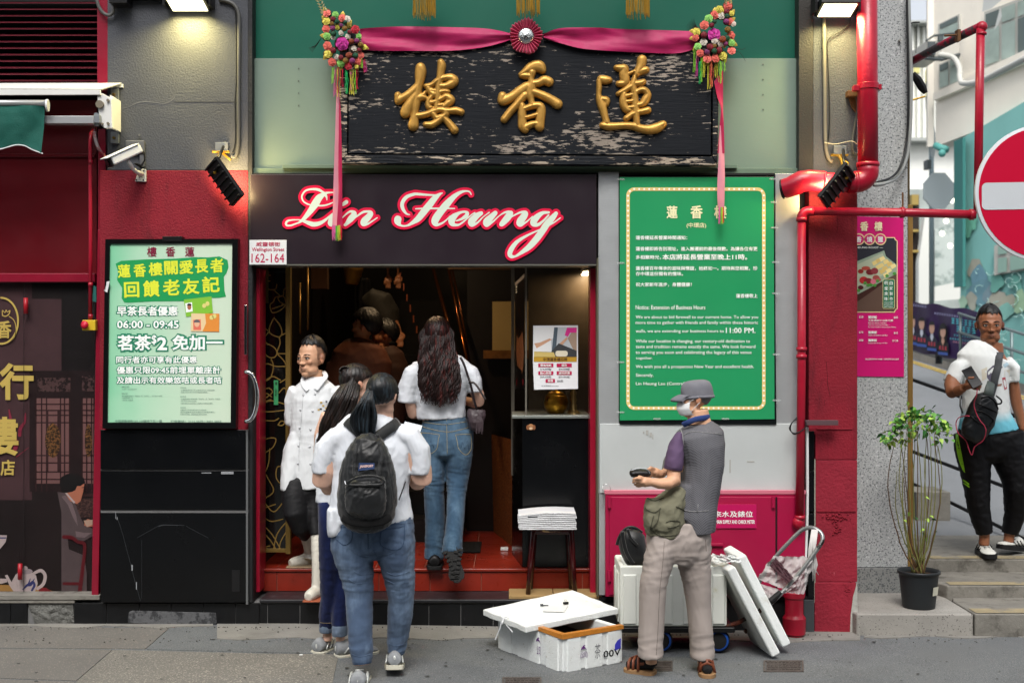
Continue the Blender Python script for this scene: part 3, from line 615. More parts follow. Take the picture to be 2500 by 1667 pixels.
chars = [
 [cA((500,270,70),(503,340,84),(492,440,75),(478,540,58),(455,640,60),(432,780,62),(415,930,58),(400,1080,42),(385,1200,60),(368,1320,80)),
  cA((95,880,50),(85,770,40)), cA((110,860,66),(200,810,56),(300,750,60),(400,670,66),(450,610,55)),
  cA((420,760,60),(340,880,66),(260,1010,80),(228,1090,82)), cA((440,830,66),(530,810,46),(600,830,18)), cA((500,800,40),(560,760,24),(580,720,10)),
  cA((430,1150,38),(520,1140,40),(640,1110,38),(720,1075,36),(850,1040,36),(1000,1060,38),(1140,1050,46),(1240,1078,42)),
  cA((870,175,44),(885,240,58),(866,360,50),(852,480,44),(832,600,44),(818,720,46),(812,850,38),(795,960,36),(790,1060,36)),
  cA((600,610,28),(700,590,30),(780,530,36),(860,485,40),(960,455,44),(1060,460,60),(1110,500,62)), cA((850,610,40),(950,610,46),(1060,570,60),(1110,530,60)),
  cA((640,640,38),(680,720,40),(740,760,46)), cA((750,700,30),(690,680,30)), cA((840,725,28),(930,705,28),(1005,708,20)),
  cA((720,780,26),(660,850,30),(635,930,32),(655,1000,36),(700,1000,18)), cA((690,910,28),(780,890,26),(880,840,34),(960,795,36),(1030,830,55),(1060,875,48),(990,930,50),(930,985,36)),
  cA((820,965,24),(900,950,24)), cA((730,1110,40),(790,1190,34),(860,1170,36)), cA((950,1060,46),(965,1120,46),(890,1185,42),(800,1255,44),(700,1310,46),(590,1305,32)),
  cA((890,1160,34),(980,1240,42),(1060,1330,48),(1118,1405,54))],
 [cB((525,395,18),(620,340,46),(700,280,70),(790,245,84),(875,255,88),(930,320,46)), cB((540,420,24),(620,420,44),(695,430,36)),
  cB((735,360,60),(718,470,36),(730,570,60),(705,660,84),(700,760,66),(722,860,38),(740,940,40)), cB((770,560,50),(860,548,54),(960,500,66),(1050,530,64)),
  cB((200,790,60),(200,870,68),(290,845,72),(400,785,68),(510,705,74),(640,620,70)), cB((730,710,60),(850,745,56),(980,800,60),(1100,865,66),(1205,935,72)),
  cB((600,780,60),(500,890,48),(420,985,50),(320,1095,50),(232,1210,48)), cB((560,960,36),(555,1080,56),(560,1220,58),(570,1330,64),(615,1400,44)),
  cB((580,1030,34),(680,990,36),(790,960,44),(880,970,54),(905,1030,62),(895,1140,66),(885,1240,64),(872,1340,70)), cB((600,1185,20),(700,1165,20),(820,1130,22)), cB((600,1370,52),(700,1315,44),(800,1290,36),(860,1310,50))],
 [cC((195,530,50),(270,545,58),(335,548,38)), cC((160,560,28),(162,680,30),(155,790,26),(168,880,42),(205,980,56),(235,1080,50),(262,1180,42),(290,1290,44)),
  cC((220,880,40),(290,900,42),(290,970,24)), cC((215,1330,34),(320,1350,48),(450,1345,44),(600,1335,40),(750,1345,46),(880,1385,52),(1020,1405,60),(1160,1378,68),(1270,1315,48)),
  cC((460,330,30),(540,345,54),(600,350,56),(590,440,64),(608,530,68),(600,600,52),(500,610,34)), cC((905,195,68),(890,290,60),(850,375,56),(815,450,36)), cC((830,420,44),(900,390,42),(980,368,40)), cC((680,438,12),(770,395,12)),
  cC((775,480,12),(765,560,34),(745,640,46),(768,760,44),(780,880,46),(790,1000,46),(800,1120,44),(808,1220,40),(815,1320,40)), cC((800,612,40),(880,600,42),(930,578,34)),
  cC((490,785,22),(580,740,34),(680,680,38),(750,645,42)), cC((590,790,34),(578,880,46),(590,980,50),(640,1060,48),(690,1080,24)), cC((800,760,32),(880,718,34),(955,730,44),(1005,800,44),(965,890,56),(910,960,42),(830,985,30)),
  cC((620,830,26),(740,800,22)), cC((640,925,22),(760,910,22)), cC((650,1030,22),(760,1020,30)), cC((830,1110,38),(920,1090,38),(1010,1068,40)), cC((635,1215,38),(710,1155,34),(790,1120,34))]]
for st in chars:
    smesh('carved_character', st, -.0955, gold, SB, cell=.0026, puff=.030, grow=.0075, blur=2, n=5, thick=.006)
def cloth(name, top, bot, y0, mat, parent, n=60, m=14, amp=.012, waves=3, seed=0, th=.0):
    t_ = cr(top, 12); b_ = cr(bot, 12)
    def at(c, t):
        k = t*(len(c)-1); i = min(int(k), len(c)-2); f = k-i; return [c[i][d]+(c[i+1][d]-c[i][d])*f for d in range(2)]
    vs = []; fs = []
    for i in range(n+1):
        a = at(t_, i/n); b = at(b_, i/n)
        for j in range(m+1):
            f = j/m; u = a[0]+(b[0]-a[0])*f; v = a[1]+(b[1]-a[1])*f
            w = sin(f*math.pi*waves + 2.0*sin(i/n*5+seed)+seed) * amp + .5*amp*noise.noise(V3((i*.13, j*.4, seed)))
            yy_ = y0 - amp - w
            s0 = sc(y0); vs.append(((u-1250)/s0, yy_, 1.8-(v-833.5)/s0))
    for i in range(n):
        for j in range(m):
            a = i*(m+1)+j; fs.append((a, a+1, a+m+2, a+m+1))
    return mobj(name, vs, fs, mat, parent,sm=1)
satin = M('magenta_satin', '#a01450', .55, sheen=.1, spec=.3, var=.12, vS=9, bump=.15, bS=30, bT=(.3,1,2), dirt='#7d0f3e', dlo=.7, dhi=.78, dS=7)
satin_f = M('faded_pink_satin', '#c8808e', .6, sheen=.1, var=.08, vS=9)
satin_d = M('deep_pink_satin', '#a80e42', .45, sheen=.3, var=.1)
K4 = lambda *p: [(600+a/2.8, b/2.8) for a, b in p]
K5 = lambda *p: [(1250+a/2.8, b/2.8) for a, b in p]
SA = thing('satin_sash', 'magenta satin sash draped along the top edge of the carved board', 'sash', P(1290,95,-.12))
cloth('drape', K4((780,203),(850,197),(1180,187),(1640,198),(1830,240)), K4((800,340),(870,350),(1100,354),(1400,352),(1650,322),(1830,272)),-.105, satin, SA, amp=.011, waves=2.2, seed=1)
cloth('drape', K5((215,240),(330,200),(560,196),(700,200),(1000,208),(1250,216)), K5((215,266),(330,302),(480,340),(700,356),(1000,367),(1150,364),(1250,335)),-.105, satin, SA, amp=.011, waves=2.0, seed=3.3)
RO = thing('rosette', 'pleated magenta rosette with a mirror boss at the middle of the sash', 'rosette', P(1284,90,-.14))
vs = []; fs = []; n1 = 28*8; rs = [.02,.04,.06,.08,.094,.1,.097,.088]
for i, r in enumerate(rs):
    for j in range(n1):
        t = pi2*j/n1; rip = sin(28*t+.4*sin(3*t)); am = .012*min(1, i/4)
        rr = r*(1+.05*sin(5*t+1))*(1+.03*rip); c0 = P(1284,91,-.135)
        vs.append((c0.x+rr*cos(t), c0.y-.012-am*rip-(.012 if i < 5 else .012-.006*(i-4)), c0.z+rr*sin(t)*1.1))
for i in range(len(rs)-1):
    for j in range(n1):
        j2 = (j+1) % n1; fs.append((i*n1+j, i*n1+j2,(i+1)*n1+j2,(i+1)*n1+j))
mobj('pleated_ring', vs, fs, satin_d, RO,sm=1)
MB().lathe(P(1284,89,-.15), [(.052,0),(.050,.012),(.042,.022),(.03,.028),(.0,.032)], 20, axis=(0,-1,0)).bd('mirror_boss', M('mirror_boss_silver', '#c8ccca', .18,1.0, bump=.4, bS=70), RO)
petal_cols = {'coral': '#e0685a', 'lime': '#86c45e', 'yellow': '#cfc34a', 'red': '#b5182e', 'pink': '#dd7f86', 'magenta': '#c12d92', 'white': '#d9cfc0', 'olive': '#8c7a26'}
def rose_mesh(r, seed):
    m = MB(); rd = random.Random(seed)
    for ring, (rad, cnt, up) in enumerate(((1.0,6,.15),(.72,5,.45),(.45,4,.75),(.22,3,.95))):
        for k in range(cnt):
            a0 = pi2*(k+ring*.4)/cnt+rd.uniform(-.15,.15); w = pi2/cnt*.62; g_ = []
            for i in range(5):
                a = a0+w*(i/4*2-1)
                for j in range(4):
                    f = j/3; rr = r*rad*(.35+.65*f)*(1-.16*(abs(i-2)/2)**2*f); h = r*(up*.55+.28*f*(1-f*.7)+.1*sin(i*2.1+k)*f)
                    g_.append((rr*cos(a),-h, rr*sin(a)))
            m.add(g_, [(i*4+j, i*4+j+1,(i+1)*4+j+1,(i+1)*4+j) for i in range(4) for j in range(3)])
    return m
def shared(m, name, mat):
    me = bpy.data.meshes.new(name); me.from_pydata(m.v, [], m.f); me.materials.append(mat); me.polygons.foreach_set('use_smooth', [True]*len(me.polygons)); return me
rose_meshes = {c: shared(rose_mesh(1.0, i), 'rose', M('petal_'+c, h, .55, var=.12, vS=1.5, sheen=.2)) for i, (c, h) in enumerate(petal_cols.items())}
pom = MB()
pom.ell((0,0,0),1,12,8); pom.v = [tuple(Vector(v)*(1+.13*noise.noise(Vector(v)*4))) for v in pom.v]
pom_meshes = {c: shared(pom, 'pompom', M('felt_'+c, h, .95, bump=1, bS=4, sheen=.1, bD=.1)) for c, h in (('red', '#b01535'),('green', '#12734a'),('magenta', '#c04598'),('mustard', '#b98724'),('purple', '#a83c8a'),('orange', '#cc5a2c'))}
leafm = MB().add([(0,0,0),(.35,-.1,.3),(0,-.22,.5),(-.35,-.1,.3),(0,-.05,1.05),(.28,-.12,.7),(-.28,-.12,.7)], [(0,1,2),(0,2,3),(1,5,2),(5,4,2),(4,6,2),(6,3,2)])
leaf_mesh = shared(leafm, 'leaf', M('gold_foil_leaf', '#b49a3e', .4,.35, var=.2, vS=2))
def put(name, me, loc, s, parent, rot=(0,0,0)):
    o = bpy.data.objects.new(name, me); o.location = loc; o.scale = (s, s, s) if not hasattr(s, '__len__') else s; o.rotation_euler = rot; link(o, parent); return o
def bouquet(lab, fx, items_r, items_p, y, tops, tassels):
    t = thing('flower_bouquet', lab, 'bouquet', P(*fx, y), 'paper flower bouquets on the corners of the carved board')
    core = MB()
    for (u, v, r, c) in items_r[::2]+items_p[::2]: core.ell(P(u, v, y+.03),(r/sc(y)*1.2,.03, r/sc(y)*1.2),10,6)
    core.bd('core', M('bouquet_core', '#5b3a22', .9, bump=1, var=.4, vS=20), t,sm=1)
    for i, (u, v, r, c) in enumerate(items_r):
        rad = r/sc(y); d = .02+.01*random.random()
        put('rose', rose_meshes[c], P(u, v, y-d), rad, t, (ru(-.3,.3), ru(0,6.28), ru(-.3,.3)))
        if i % 2 == 0 and r < 14:
            a = math.atan2(-(v-fx[1]), u-fx[0]); put('leaf', leaf_mesh, P(u, v, y-.01), rad*1.7, t, (0, math.pi/2-a, 0))
    for (u, v, r, c) in items_p: put('pompom', pom_meshes[c], P(u, v, y-.035-.01*random.random()), r/sc(y), t, (random.random()*6, random.random()*6,0))
    fe = MB()
    for pts in tops:
        n = len(pts)
        for k in range(11):
            f = k/10; q = cr(pts, 6); i = int(f*(len(q)-1)); u, v = q[i]; nx_ = q[min(i+1, len(q)-1)]; du = nx_[0]-q[max(i-1,0)][0]; dv = nx_[1]-q[max(i-1,0)][1]; L = math.hypot(du, dv)+1e-6
            for sgn in (-1,1):
                w = 10*(1-.35*f); pu = u-dv/L*w*sgn+du/L*6; pv = v+du/L*w*sgn+dv/L*6
                fe.add([P(u, v, y-.02), P((u+pu)/2+du/L*3,(v+pv)/2+dv/L*3, y-.04), P(pu, pv, y-.025), P((u+pu)/2-du/L*4,(v+pv)/2-dv/L*4, y-.03)], [(0,1,2,3)])
    if tops: fe.bd('feather_spray', M('cream_tinsel', '#cfc79a', .5,.2, bump=.6, bS=80), t)
    tcol = {'g': '#7fbf3a', 'y': '#c4bd3c', 'r': '#b01838', 'm': '#b03a86', 'e': '#1fa35a', 'c': '#d2704c'}
    for c in tcol:
        mb = MB()
        for (u0, v0, v1, cc) in tassels:
            if cc != c: continue
            for k in range(5):
                uu = u0+ru(-3.5,3.5); q = [P(uu, v0, y-.02)]
                for j in range(1,6): q.append(P(uu+ru(-1.6,1.6)+(u0-fx[0])*.01*j, v0+(v1-v0)*j/5*ru(.93,1.02), y-.02+ru(-.008,.008)))
                mb.tube(q, .0011,4, cap=False)
        if mb.v: mb.bd('tassel', M('tassel_'+c, tcol[c], .6), t, kind='stuff')
    return t
B1 = lambda *p: [(750+a/6.033, b/6.033, r/6.033, c) for a, b, r, c in p]
bouquet('left bouquet of paper roses and felt balls with tassels on the carved board', (832,95),
  B1((290,205,60,'coral'),(415,220,50,'lime'),(520,275,60,'coral'),(590,285,52,'white'),(285,320,62,'yellow'),(280,430,62,'coral'),(610,375,50,'olive'),(710,440,66,'red'),(290,540,60,'lime'),(760,540,44,'lime'),(515,650,98,'magenta'),(300,680,66,'coral'),(310,800,64,'yellow'),(365,920,64,'coral'),(495,940,60,'lime'),(612,975,62,'red'),(740,910,62,'coral'),(790,820,52,'coral'),(840,700,44,'yellow'),(600,540,44,'white'),(450,400,46,'yellow'),(500,490,42,'white'),(690,720,44,'white'),(430,840,42,'white'),(725,985,36,'yellow'),(380,560,38,'white')),
  B1((380,285,38,'red'),(440,320,38,'green'),(365,355,34,'mustard'),(375,420,40,'magenta'),(500,380,32,'purple'),(550,425,40,'mustard'),(385,500,38,'green'),(625,475,34,'red'),(730,605,38,'magenta'),(650,615,42,'orange'),(790,665,44,'mustard'),(770,740,36,'red'),(380,745,44,'red'),(615,820,50,'orange'),(710,820,42,'green'),(495,850,38,'red'),(565,895,42,'mustard'),(665,900,44,'magenta'),(560,330,30,'green')),-.13,
  [[(793,33),(785,15),(775,-8),(768,-30)]],
  [(813,165,205,'g'),(823,165,232,'r'),(827,168,238,'y'),(834,170,215,'r'),(819,170,236,'m'),(845,172,230,'e'),(846,175,229,'e'),(858,172,220,'m'),(856,172,232,'y'),(864,170,230,'g'),(860,170,233,'y'),(871,168,220,'r'),(888,145,178,'r'),(882,140,168,'g'),(890,150,176,'m')])
B2 = lambda *p: [(1250+a/2.8, b/2.8, r/2.8, c) for a, b, r, c in p]
bouquet('right bouquet of paper roses and felt balls with tassels on the carved board', (1742,85),
  B2((1475,45,30,'coral'),(1418,68,28,'yellow'),(1385,105,30,'coral'),(1345,130,30,'lime'),(1430,110,26,'white'),(1315,175,32,'coral'),(1490,150,26,'coral'),(1512,165,20,'white'),(1260,220,28,'yellow'),(1380,240,46,'magenta'),(1255,260,26,'coral'),(1495,245,30,'coral'),(1500,295,26,'lime'),(1310,290,26,'white'),(1270,320,26,'lime'),(1500,350,30,'coral'),(1440,385,30,'yellow'),(1390,400,32,'coral'),(1335,405,30,'coral'),(1285,365,28,'coral'),(1430,300,24,'white'),(1385,280,24,'white'),(1500,95,20,'yellow')),
  B2((1468,82,20,'red'),(1470,112,18,'green'),(1465,150,20,'magenta'),(1365,175,18,'red'),(1312,242,22,'red'),(1440,270,24,'orange'),(1470,262,20,'green'),(1475,205,22,'mustard'),(1355,325,24,'red'),(1382,350,20,'green'),(1415,345,22,'red'),(1335,358,20,'purple'),(1382,318,18,'mustard'),(1385,150,16,'green'),(1460,300,16,'magenta')),-.13,
  [[(1778,12),(1777,2),(1776,-10),(1776,-30)]],
  [(1697,115,178,'g'),(1702,125,190,'m'),(1713,140,203,'g'),(1711,150,206,'e'),(1732,150,218,'y'),(1738,150,215,'c'),(1736,150,205,'r'),(1758,150,190,'g'),(1766,145,175,'g'),(1757,150,204,'g'),(1748,150,192,'y'),(1720,140,190,'y')])
ftr = MB()
for k in range(16):
    a = R_(115+k*6); p0 = P(1704,72,-.1); ftr.tube([p0, p0+V3((cos(a)*.05,0, sin(a)*.05)), p0+V3((cos(a)*.085+.01,-.01, sin(a)*.075))], [.0015,.001,.0004], 4)
for pts in (((1790,125),(1806,128),(1815,140),(1820,150)),((1795,118),(1812,122),(1820,118))): ftr.tube([P(u, v, -.1) for u, v in pts], .0012,4)
o = ftr.bd('peacock_feather', M('dark_feather', '#1d1a16', .6)); tag(o, 'dark wispy feather tuft sticking out behind the right bouquet', 'feather')
ftr = MB()
for k in range(9):
    ftr.tube([P(786,92,-.09), P(778-k, 104+k, -.08), P(762-k*1.2,130-k*1.5,-.07)], [.0015,.001,.0004], 4)
o = ftr.bd('peacock_feather', M('dark_feather', '#1d1a16', .6)); tag(o, 'dark wispy feather tuft pointing down left behind the left bouquet', 'feather')
HR = thing('hanging_ribbon', 'long pink ribbon ending in a coloured fringe over the script shop name', 'ribbon', P(822,400,-.13), 'pink ribbons hanging from the bouquets')
cloth('pale_strand', K4((621,640),(606,1100),(598,1350),(591,1540)), K4((642,640),(636,1100),(634,1350),(622,1545)),-.115, satin_f, HR, 60,4,.004,1)
cloth('dark_strand', K4((640,640),(634,1100),(634,1350),(622,1545)), K4((652,800),(658,1120),(660,1350),(662,1548)),-.12, satin_d, HR, 60,4,.004,1,2)
FR = []
def fringe(parent, u0, u1, v0, v1, y):
    cols = ('#c75f93', '#c75f93', '#3f9a3c', '#8fb83a', '#b9ad3a', '#b3182e')
    for i, c in enumerate(cols):
        mb = MB(); a = u0+(u1-u0)*i/len(cols)
        for k in range(9):
            uu = a+(u1-u0)/len(cols)*k/9; mb.tube([P(uu, v0, y), P(uu+ru(-1,1),(v0+v1)/2, y-.004), P(uu+ru(-1.5,1.5), v1*ru(.985,1.005), y)], .0012,4, cap=False)
        mb.bd('fringe', M('fringe'+c, c, .6), parent, kind='stuff')
fringe(HR, 811,835,550,586,-.12)
HR2 = thing('hanging_ribbon', 'long pink ribbon ending in a fringe over the green notice board', 'ribbon', P(1762,400,-.13), 'pink ribbons hanging from the bouquets')
cloth('upper_strand', K5((1380,560),(1400,660),(1425,740),(1420,850),(1405,1050)), K5((1442,480),(1443,600),(1443,740),(1446,850),(1452,1050)),-.115, satin_d, HR2,40,4,.005,1)
cloth('pale_strand', K5((1420,860),(1410,1100),(1402,1300),(1406,1415)), K5((1446,860),(1453,1100),(1454,1300),(1450,1425)),-.118, satin_f, HR2,40,4,.004,1,2)
fringe(HR2,1755,1767,506,545,-.12)
for i, (a, b) in enumerate(((1009,1062),(1262,1317),(1529,1584))):
    t = thing('gold_tassel', ('left', 'middle', 'right')[i]+' one of three gold lantern tassels hanging at the top over the dark green board', 'tassel', P((a+b)/2,0,-.2), 'gold lantern tassels above the carved board')
    mb = MB(); v1 = (42,36,40)[i]
    for k in range(90):
        an = ru(0,6.28); rr = (b-a)/2/sc(-.2); c0 = P((a+b)/2,-70,-.2); x = c0.x+cos(an)*rr; y = c0.y+sin(an)*rr
        zz = Z(v1+ru(-9,4),-.2); mb.tube([(x, y, c0.z),(x+ru(-.004,.004), y, (c0.z+zz)/2),(x+ru(-.005,.005), y+ru(-.003,.003), zz)], .0016,4, cap=False)
    mb.bd('strand', M('gold_thread', '#a5802c', .5,.3), t, kind='stuff')
    MB().lathe(P((a+b)/2,-70,-.2), [(.05,0),(.07,.02),(.072,.06),(.05,.07)], 16).bd('cap', M('gold_thread', '#a5802c', .5,.3), t,sm=1)
NB = thing('notice_board', 'tall green framed notice with cream marquee border and white bilingual text', 'notice board', P(1700,1035,-.03))
MB().pp_([(1511,431),(1890,431),(1896,1036),(1513,1036)], -.03,.1).bd('frame', M('black_frame', '#0a0f10', .3), NB, bevel=.003)
green = M('notice_green', '#228c57', .36, var=.05, vS=1.5)
MB().pp_([(1513,433),(1889,433),(1891,1023),(1513,1026)], -.036,-.028).bd('panel', green, NB, bevel=.001)
cream = M('cream_band', '#dcc27c', .45)
o_ = rrect(1529,458,1869,1000,20,8); i_ = rrect(1537.5,466,1860.5,992,12,8); n = len(o_)
mobj('border', [P(u, v, -.0375) for u, v in o_+i_], [(k, (k+1) % n, n+(k+1) % n, n+k) for k in range(n)], cream, NB)
dots = MB(); path = rrect(1533.2,462,1864.8,996,16,6); path.append(path[0]); acc = 0
for a, b in zip(path[:-1], path[1:]):
    L = math.hypot(b[0]-a[0], b[1]-a[1]); s_ = 0
    while acc+(L-s_) >= 12.2:
        s_ += 12.2-acc; acc = 0; u = a[0]+(b[0]-a[0])*s_/L; v = a[1]+(b[1]-a[1])*s_/L
        c0 = P(u, v, -.0382); r = 2.6/sc(0); dots.add([c0+V3((r*cos(t*.785),0, r*sin(t*.785))) for t in range(8)], [tuple(range(8))])
    acc += L-s_
dots.bd('marquee_dot', M('warm_white_ink', '#f4f1e2', .5), NB, kind='stuff')
crm = M('cream_text', '#e6e2b4', .5); W_ = lambda x, y: (1480+x/2.376,400+y/2.376)
def nt(s, x0, y0, x1, y1, mat=wht_ink, off=.007, y=-.0385):
    a = W_(x0, y0); b = W_(x1, y1); text(s, a[0], a[1], b[0], b[1], y, mat, NB, off)
nt('蓮', 350,244,414,318, crm, .03); nt('香', 488,242,560,318, crm, .03); nt('樓', 626,242,698,318, crm, .03)
nt('(中環店)', 466,342,580,375, crm, .015)
nt('蓮香樓延長營業時間通知：', 171,417,470,441, wht_ink, .02)
nt('蓮香樓即將告別現址，進入搬遷前的最後倒數。為讓各位有更', 171,481,878,506, wht_ink, .02)
nt('多相聚時光，', 171,530,318,555, wht_ink, .02); nt('本店將延長營業至晚上11時。', 326,524,818,558, wht_ink, .025)
nt('蓮香樓百年傳承的滋味與情誼，始終如一。期待與您相聚，珍', 171,594,878,619, wht_ink, .02)
nt('存中環這份獨有的情味。', 171,626,446,650, wht_ink, .02); nt('祝大家新年進步，身體健康！', 171,688,496,713, wht_ink, .02); nt('蓮香樓敬上', 753,754,879,778, wht_ink, .02)
nt('Notice: Extension of Business Hours', 171,820,575,845)
nt('We are about to bid farewell to our current home. To allow you', 171,879,881,903)
nt('more time to gather with friends and family within these historic', 171,911,881,935)
nt('walls, we are extending our business hours to', 171,960,682,984); nt('11:00 PM.', 694,950,866,982, wht_ink, .02)
nt('While our location is changing, our century-old dedication to', 171,1018,834,1043)
nt('taste and tradition remains exactly the same. We look forward', 171,1050,865,1075)
nt('to serving you soon and celebrating the legacy of this venue', 171,1083,843,1108); nt('together.', 172,1118,270,1138)
nt('We wish you all a prosperous New Year and excellent health.', 171,1166,857,1190); nt('Sincerely,', 172,1215,274,1240); nt('Lin Heung Lau (Central)', 172,1265,460,1288)
tape = M('clear_tape', '#d5dbd6', .2, alpha=.35, trans=.3)
for k, (u, v) in enumerate(((1886,437),(1890,494),(1890,556),(1893,640),(1893,716),(1895,865),(1895,977),(1515,438),(1515,642),(1514,884),(1514,1006),(1603,1022),(1770,1022))):
    MB().pbox(u-8, v-2, u+10, v+2,-.0395,-.0375).bd('tape', tape, NB)
CB = thing('meter_cabinet', 'magenta steel water meter cabinet with hinged doors under the white wall panel', 'cabinet', P(1700,1455,-.05))
MB().pbox(1478,1203,1966,1456,-.05,.15).bd('body', pink_paint, CB, bevel=.004)
MB().pbox(1476,1197,1968,1206,-.055,.0).bd('top_edge', M('pale_pink_edge', '#c06a7a', .5), CB, bevel=.002)
for a, b in ((1488,1893),(1898,1960)):
    MB().pbox(a, 1213, b, 1452,-.058,-.045).bd('door', pink_paint, CB, bevel=.003)
for u, v in ((1488,1226),(1488,1405),(1888,1226),(1888,1410)):
    MB().tube([P(u, v-13,-.066), P(u, v+13,-.066)], .011,8).bd('hinge', pink_paint, CB)
MB().pbox(1733,1326,1766,1333,-.075,-.058).bd('latch', pink_paint, CB, bevel=.003)
MB().pbox(1893.5,1213,1897,1452,-.052,-.0495).bd('door_gap', blk_m, CB)
WS = thing('water_sign', 'magenta sign about water main supply and check meter on the cabinet', 'sign', P(1790,1260,-.06))
MB().pbox(1700,1231,1847,1289,-.066,-.058).bd('plate', M('sign_magenta', '#b01252', .35), WS, bevel=.001)
text('街來水及錶位', 1724,1247,1838,1262,-.0675, wht_ink, WS, .012); text('FRESH WATER MAIN SUPPLY AND CHECK METER', 1706,1269,1843,1278,-.0675, wht_ink, WS, .03)
WR = MB().tube([P(*p_, -.06) for p_ in ((1472,1184),(1476,1181),(1484,1182),(1490,1188),(1491,1196))]+[P(1491,1200,-.04)], .002,6).tube([P(*p_, -.03) for p_ in ((1471,1185),(1472,1200),(1474,1222),(1471,1232),(1465,1234))], .0015,6).bd('wire_hook', M('galvanised', '#a9abab', .3,.8),sm=1); tag(WR, 'bent wire hook on the steel strip at the cabinet corner', 'hook')
rb('low_void', blk_m, lambda m: m.pbox(1462,1456,1985,1560,.0,.2))
rb('pillar', grey_st, lambda m: m.box(X(1985), X(2093),-.0,.75, Z(425),7.5), bevel=.004)
rb('pillar', crimson, lambda m: m.box(X(1974), X(2093),-.004,.75, Z(1122), Z(425.5)), bevel=.005)
rb('pillar', crimson_old, lambda m: m.box(X(1991), X(2093),-.002,.75, Z(1420), Z(1122.5)), bevel=.005)
rb('pillar', crimson_old, lambda m: m.box(X(1988), X(2090),-.006,.75, Z(1560), Z(1420.5)), bevel=.006)
rb('plaster_ridge', crimson, lambda m: (m.pbox(1994,1045,2081,1049,-.010,0), m.pbox(1994,1246,2090,1250,-.008,0)), bevel=.002)
bl = MB()
for k in range(90):
    c = ((2035,1262,35,8),(2045,1290,12,25),(2068,1440,14,26),(2045,1262,30,10))[k % 4]
    u = random.gauss(c[0], c[2]*.5); v = random.gauss(c[1], c[3]*.5)
    if not 1992 < u < 2088: continue
    r = ru(.003,.011); bl.ell(P(u, v, -.004),(r, .006, r*.7),8,5, Matrix.Rotation(random.random()*3,3, 'Y'))
bl.bd('paint_blister', crimson, RB,sm=1, kind='stuff')
rb('bare_plaster', M('bare_plaster', '#a3a29b', .9, bump=.6, var=.2, vS=20), lambda m: m.pp_([(2083,1455),(2093,1420),(2095,1548),(2075,1550),(2077,1500)], -.009,0), bevel=.002)
smesh('wall_crack', [[(2017,882,.6),(2020,915,.5),(2021,940,.7),(2027,968,.6)], [(2014,975,.5),(2013,990,.4)], [(2043,525,.7),(2046,545,.5),(2043,570,.4)]], -.0065, M('crack_red', '#4a0812', .9), RB, cell=.0012)
for v0, v1 in ((1052,1146),(1150,1248),(1253,1460)):
    rb('edge_tile', blk, lambda m: m.pbox(1973, v0,1988, v1,-.012,.2), bevel=.002)
rb('edge_tile', M('grey_tile', '#3c4043', .4, var=.2), lambda m: m.pbox(1962,1464,1988,1556,-.018,.2), bevel=.002)
rb('mortar_line', M('dry_mortar', '#8d8a7d', .9, bump=.8), lambda m: m.pbox(1988,1060,1991,1470,-.004,.1))
smesh('white_conduit', [[(1970,1045,3.2),(1970,1250,3.2),(1963,1430,3.2)]], -.03, white_pl, RB, cell=.002, puff=.008, thick=.012)
GP = thing('granite_wall', 'speckled grey granite wall end with brass edge at the street corner', 'wall', (2.5,.6,0))
MB().box(2.0, X(2216,.6),.6,5.0, Z(1384,.6),8).bd('stone_face', granite, GP, bevel=.003)
MB().box(2.0, X(2206,.58),.58,5.0,.0, Z(1385,.6)).bd('stone_base', granite_d, GP, bevel=.004)
MB().box(X(2217,.62), X(2229,.62),.62,1.2, Z(1384,.62), Z(500,.62)).bd('brass_edge', brass, GP, bevel=.002)
MB().box(X(2215.5,.62), X(2222,.62),.625,1.2, Z(500,.62),8).bd('dark_edge', M('dark_bronze2', '#4b3f28', .5,.3), GP, bevel=.002)
MB().disc(P(2196,100,.59),(0,1,0),.008,.03,12).bd('stud', M('cement_stud', '#8a8781', .9), GP)
SP = thing('concrete_steps', None, None); SP['kind'] = 'structure'
def step(name, pts, z0, z1, m): # pts: (x,y) outline
    n = len(pts); mobj(name, [(x, y, z0) for x, y in pts]+[(x, y, z1) for x, y in pts], [tuple(range(n))[::-1], tuple(range(n, 2*n))]+[(i, (i+1) % n, n+(i+1) % n, n+i) for i in range(n)], m, SP, bevel=.012)
step('landing', [(X(2091,-.07),-.075),(X(2376,-.08),-.085),(X(2378,-.08),.45),(X(2286,.45),.6),(X(2286,.6),1.0),(2.0,1.0)], -.2,.10, conc)
step('step', [(X(2378,-.08)+.002,-.09),(5.5,-.1),(5.5,.46),(X(2330,.4),.45),(X(2378,-.08)+.002,.30)], -.2,.104, conc_d)
step('step', [(X(2313,.4),.405),(5.5,.38),(5.5,.95),(X(2272,.5),.95),(X(2272,.5),.62)], -.1,.185, conc_d)
step('step', [(X(2265,.9),.90),(5.5,.87),(5.5,2.0),(2.3,2.0),(2.3,.95)], -.1,.275, conc_d)
nosing = M('worn_yellow_nosing', '#8f8367', .85, bump=.4, bS=60, var=.15, vS=8, dirt='#77736a', dlo=.5, dhi=.65, dS=6)
for pts, z in (([(X(2379,-.08)+.01,-.083),(5.5,-.093),(5.5,.04),(X(2379,-.08)+.01,.05)], .108),([(X(2313,.4)+.02,.412),(5.5,.387),(5.5,.50),(X(2316,.4)+.02,.52)], .189),([(X(2268,.9)+.02,.905),(5.5,.875),(5.5,1.0),(X(2268,.9)+.02,1.02)], .279)):
    mobj('nosing_strip', [(x, y, z) for x, y in pts], [(0,1,2,3)], nosing, SP)
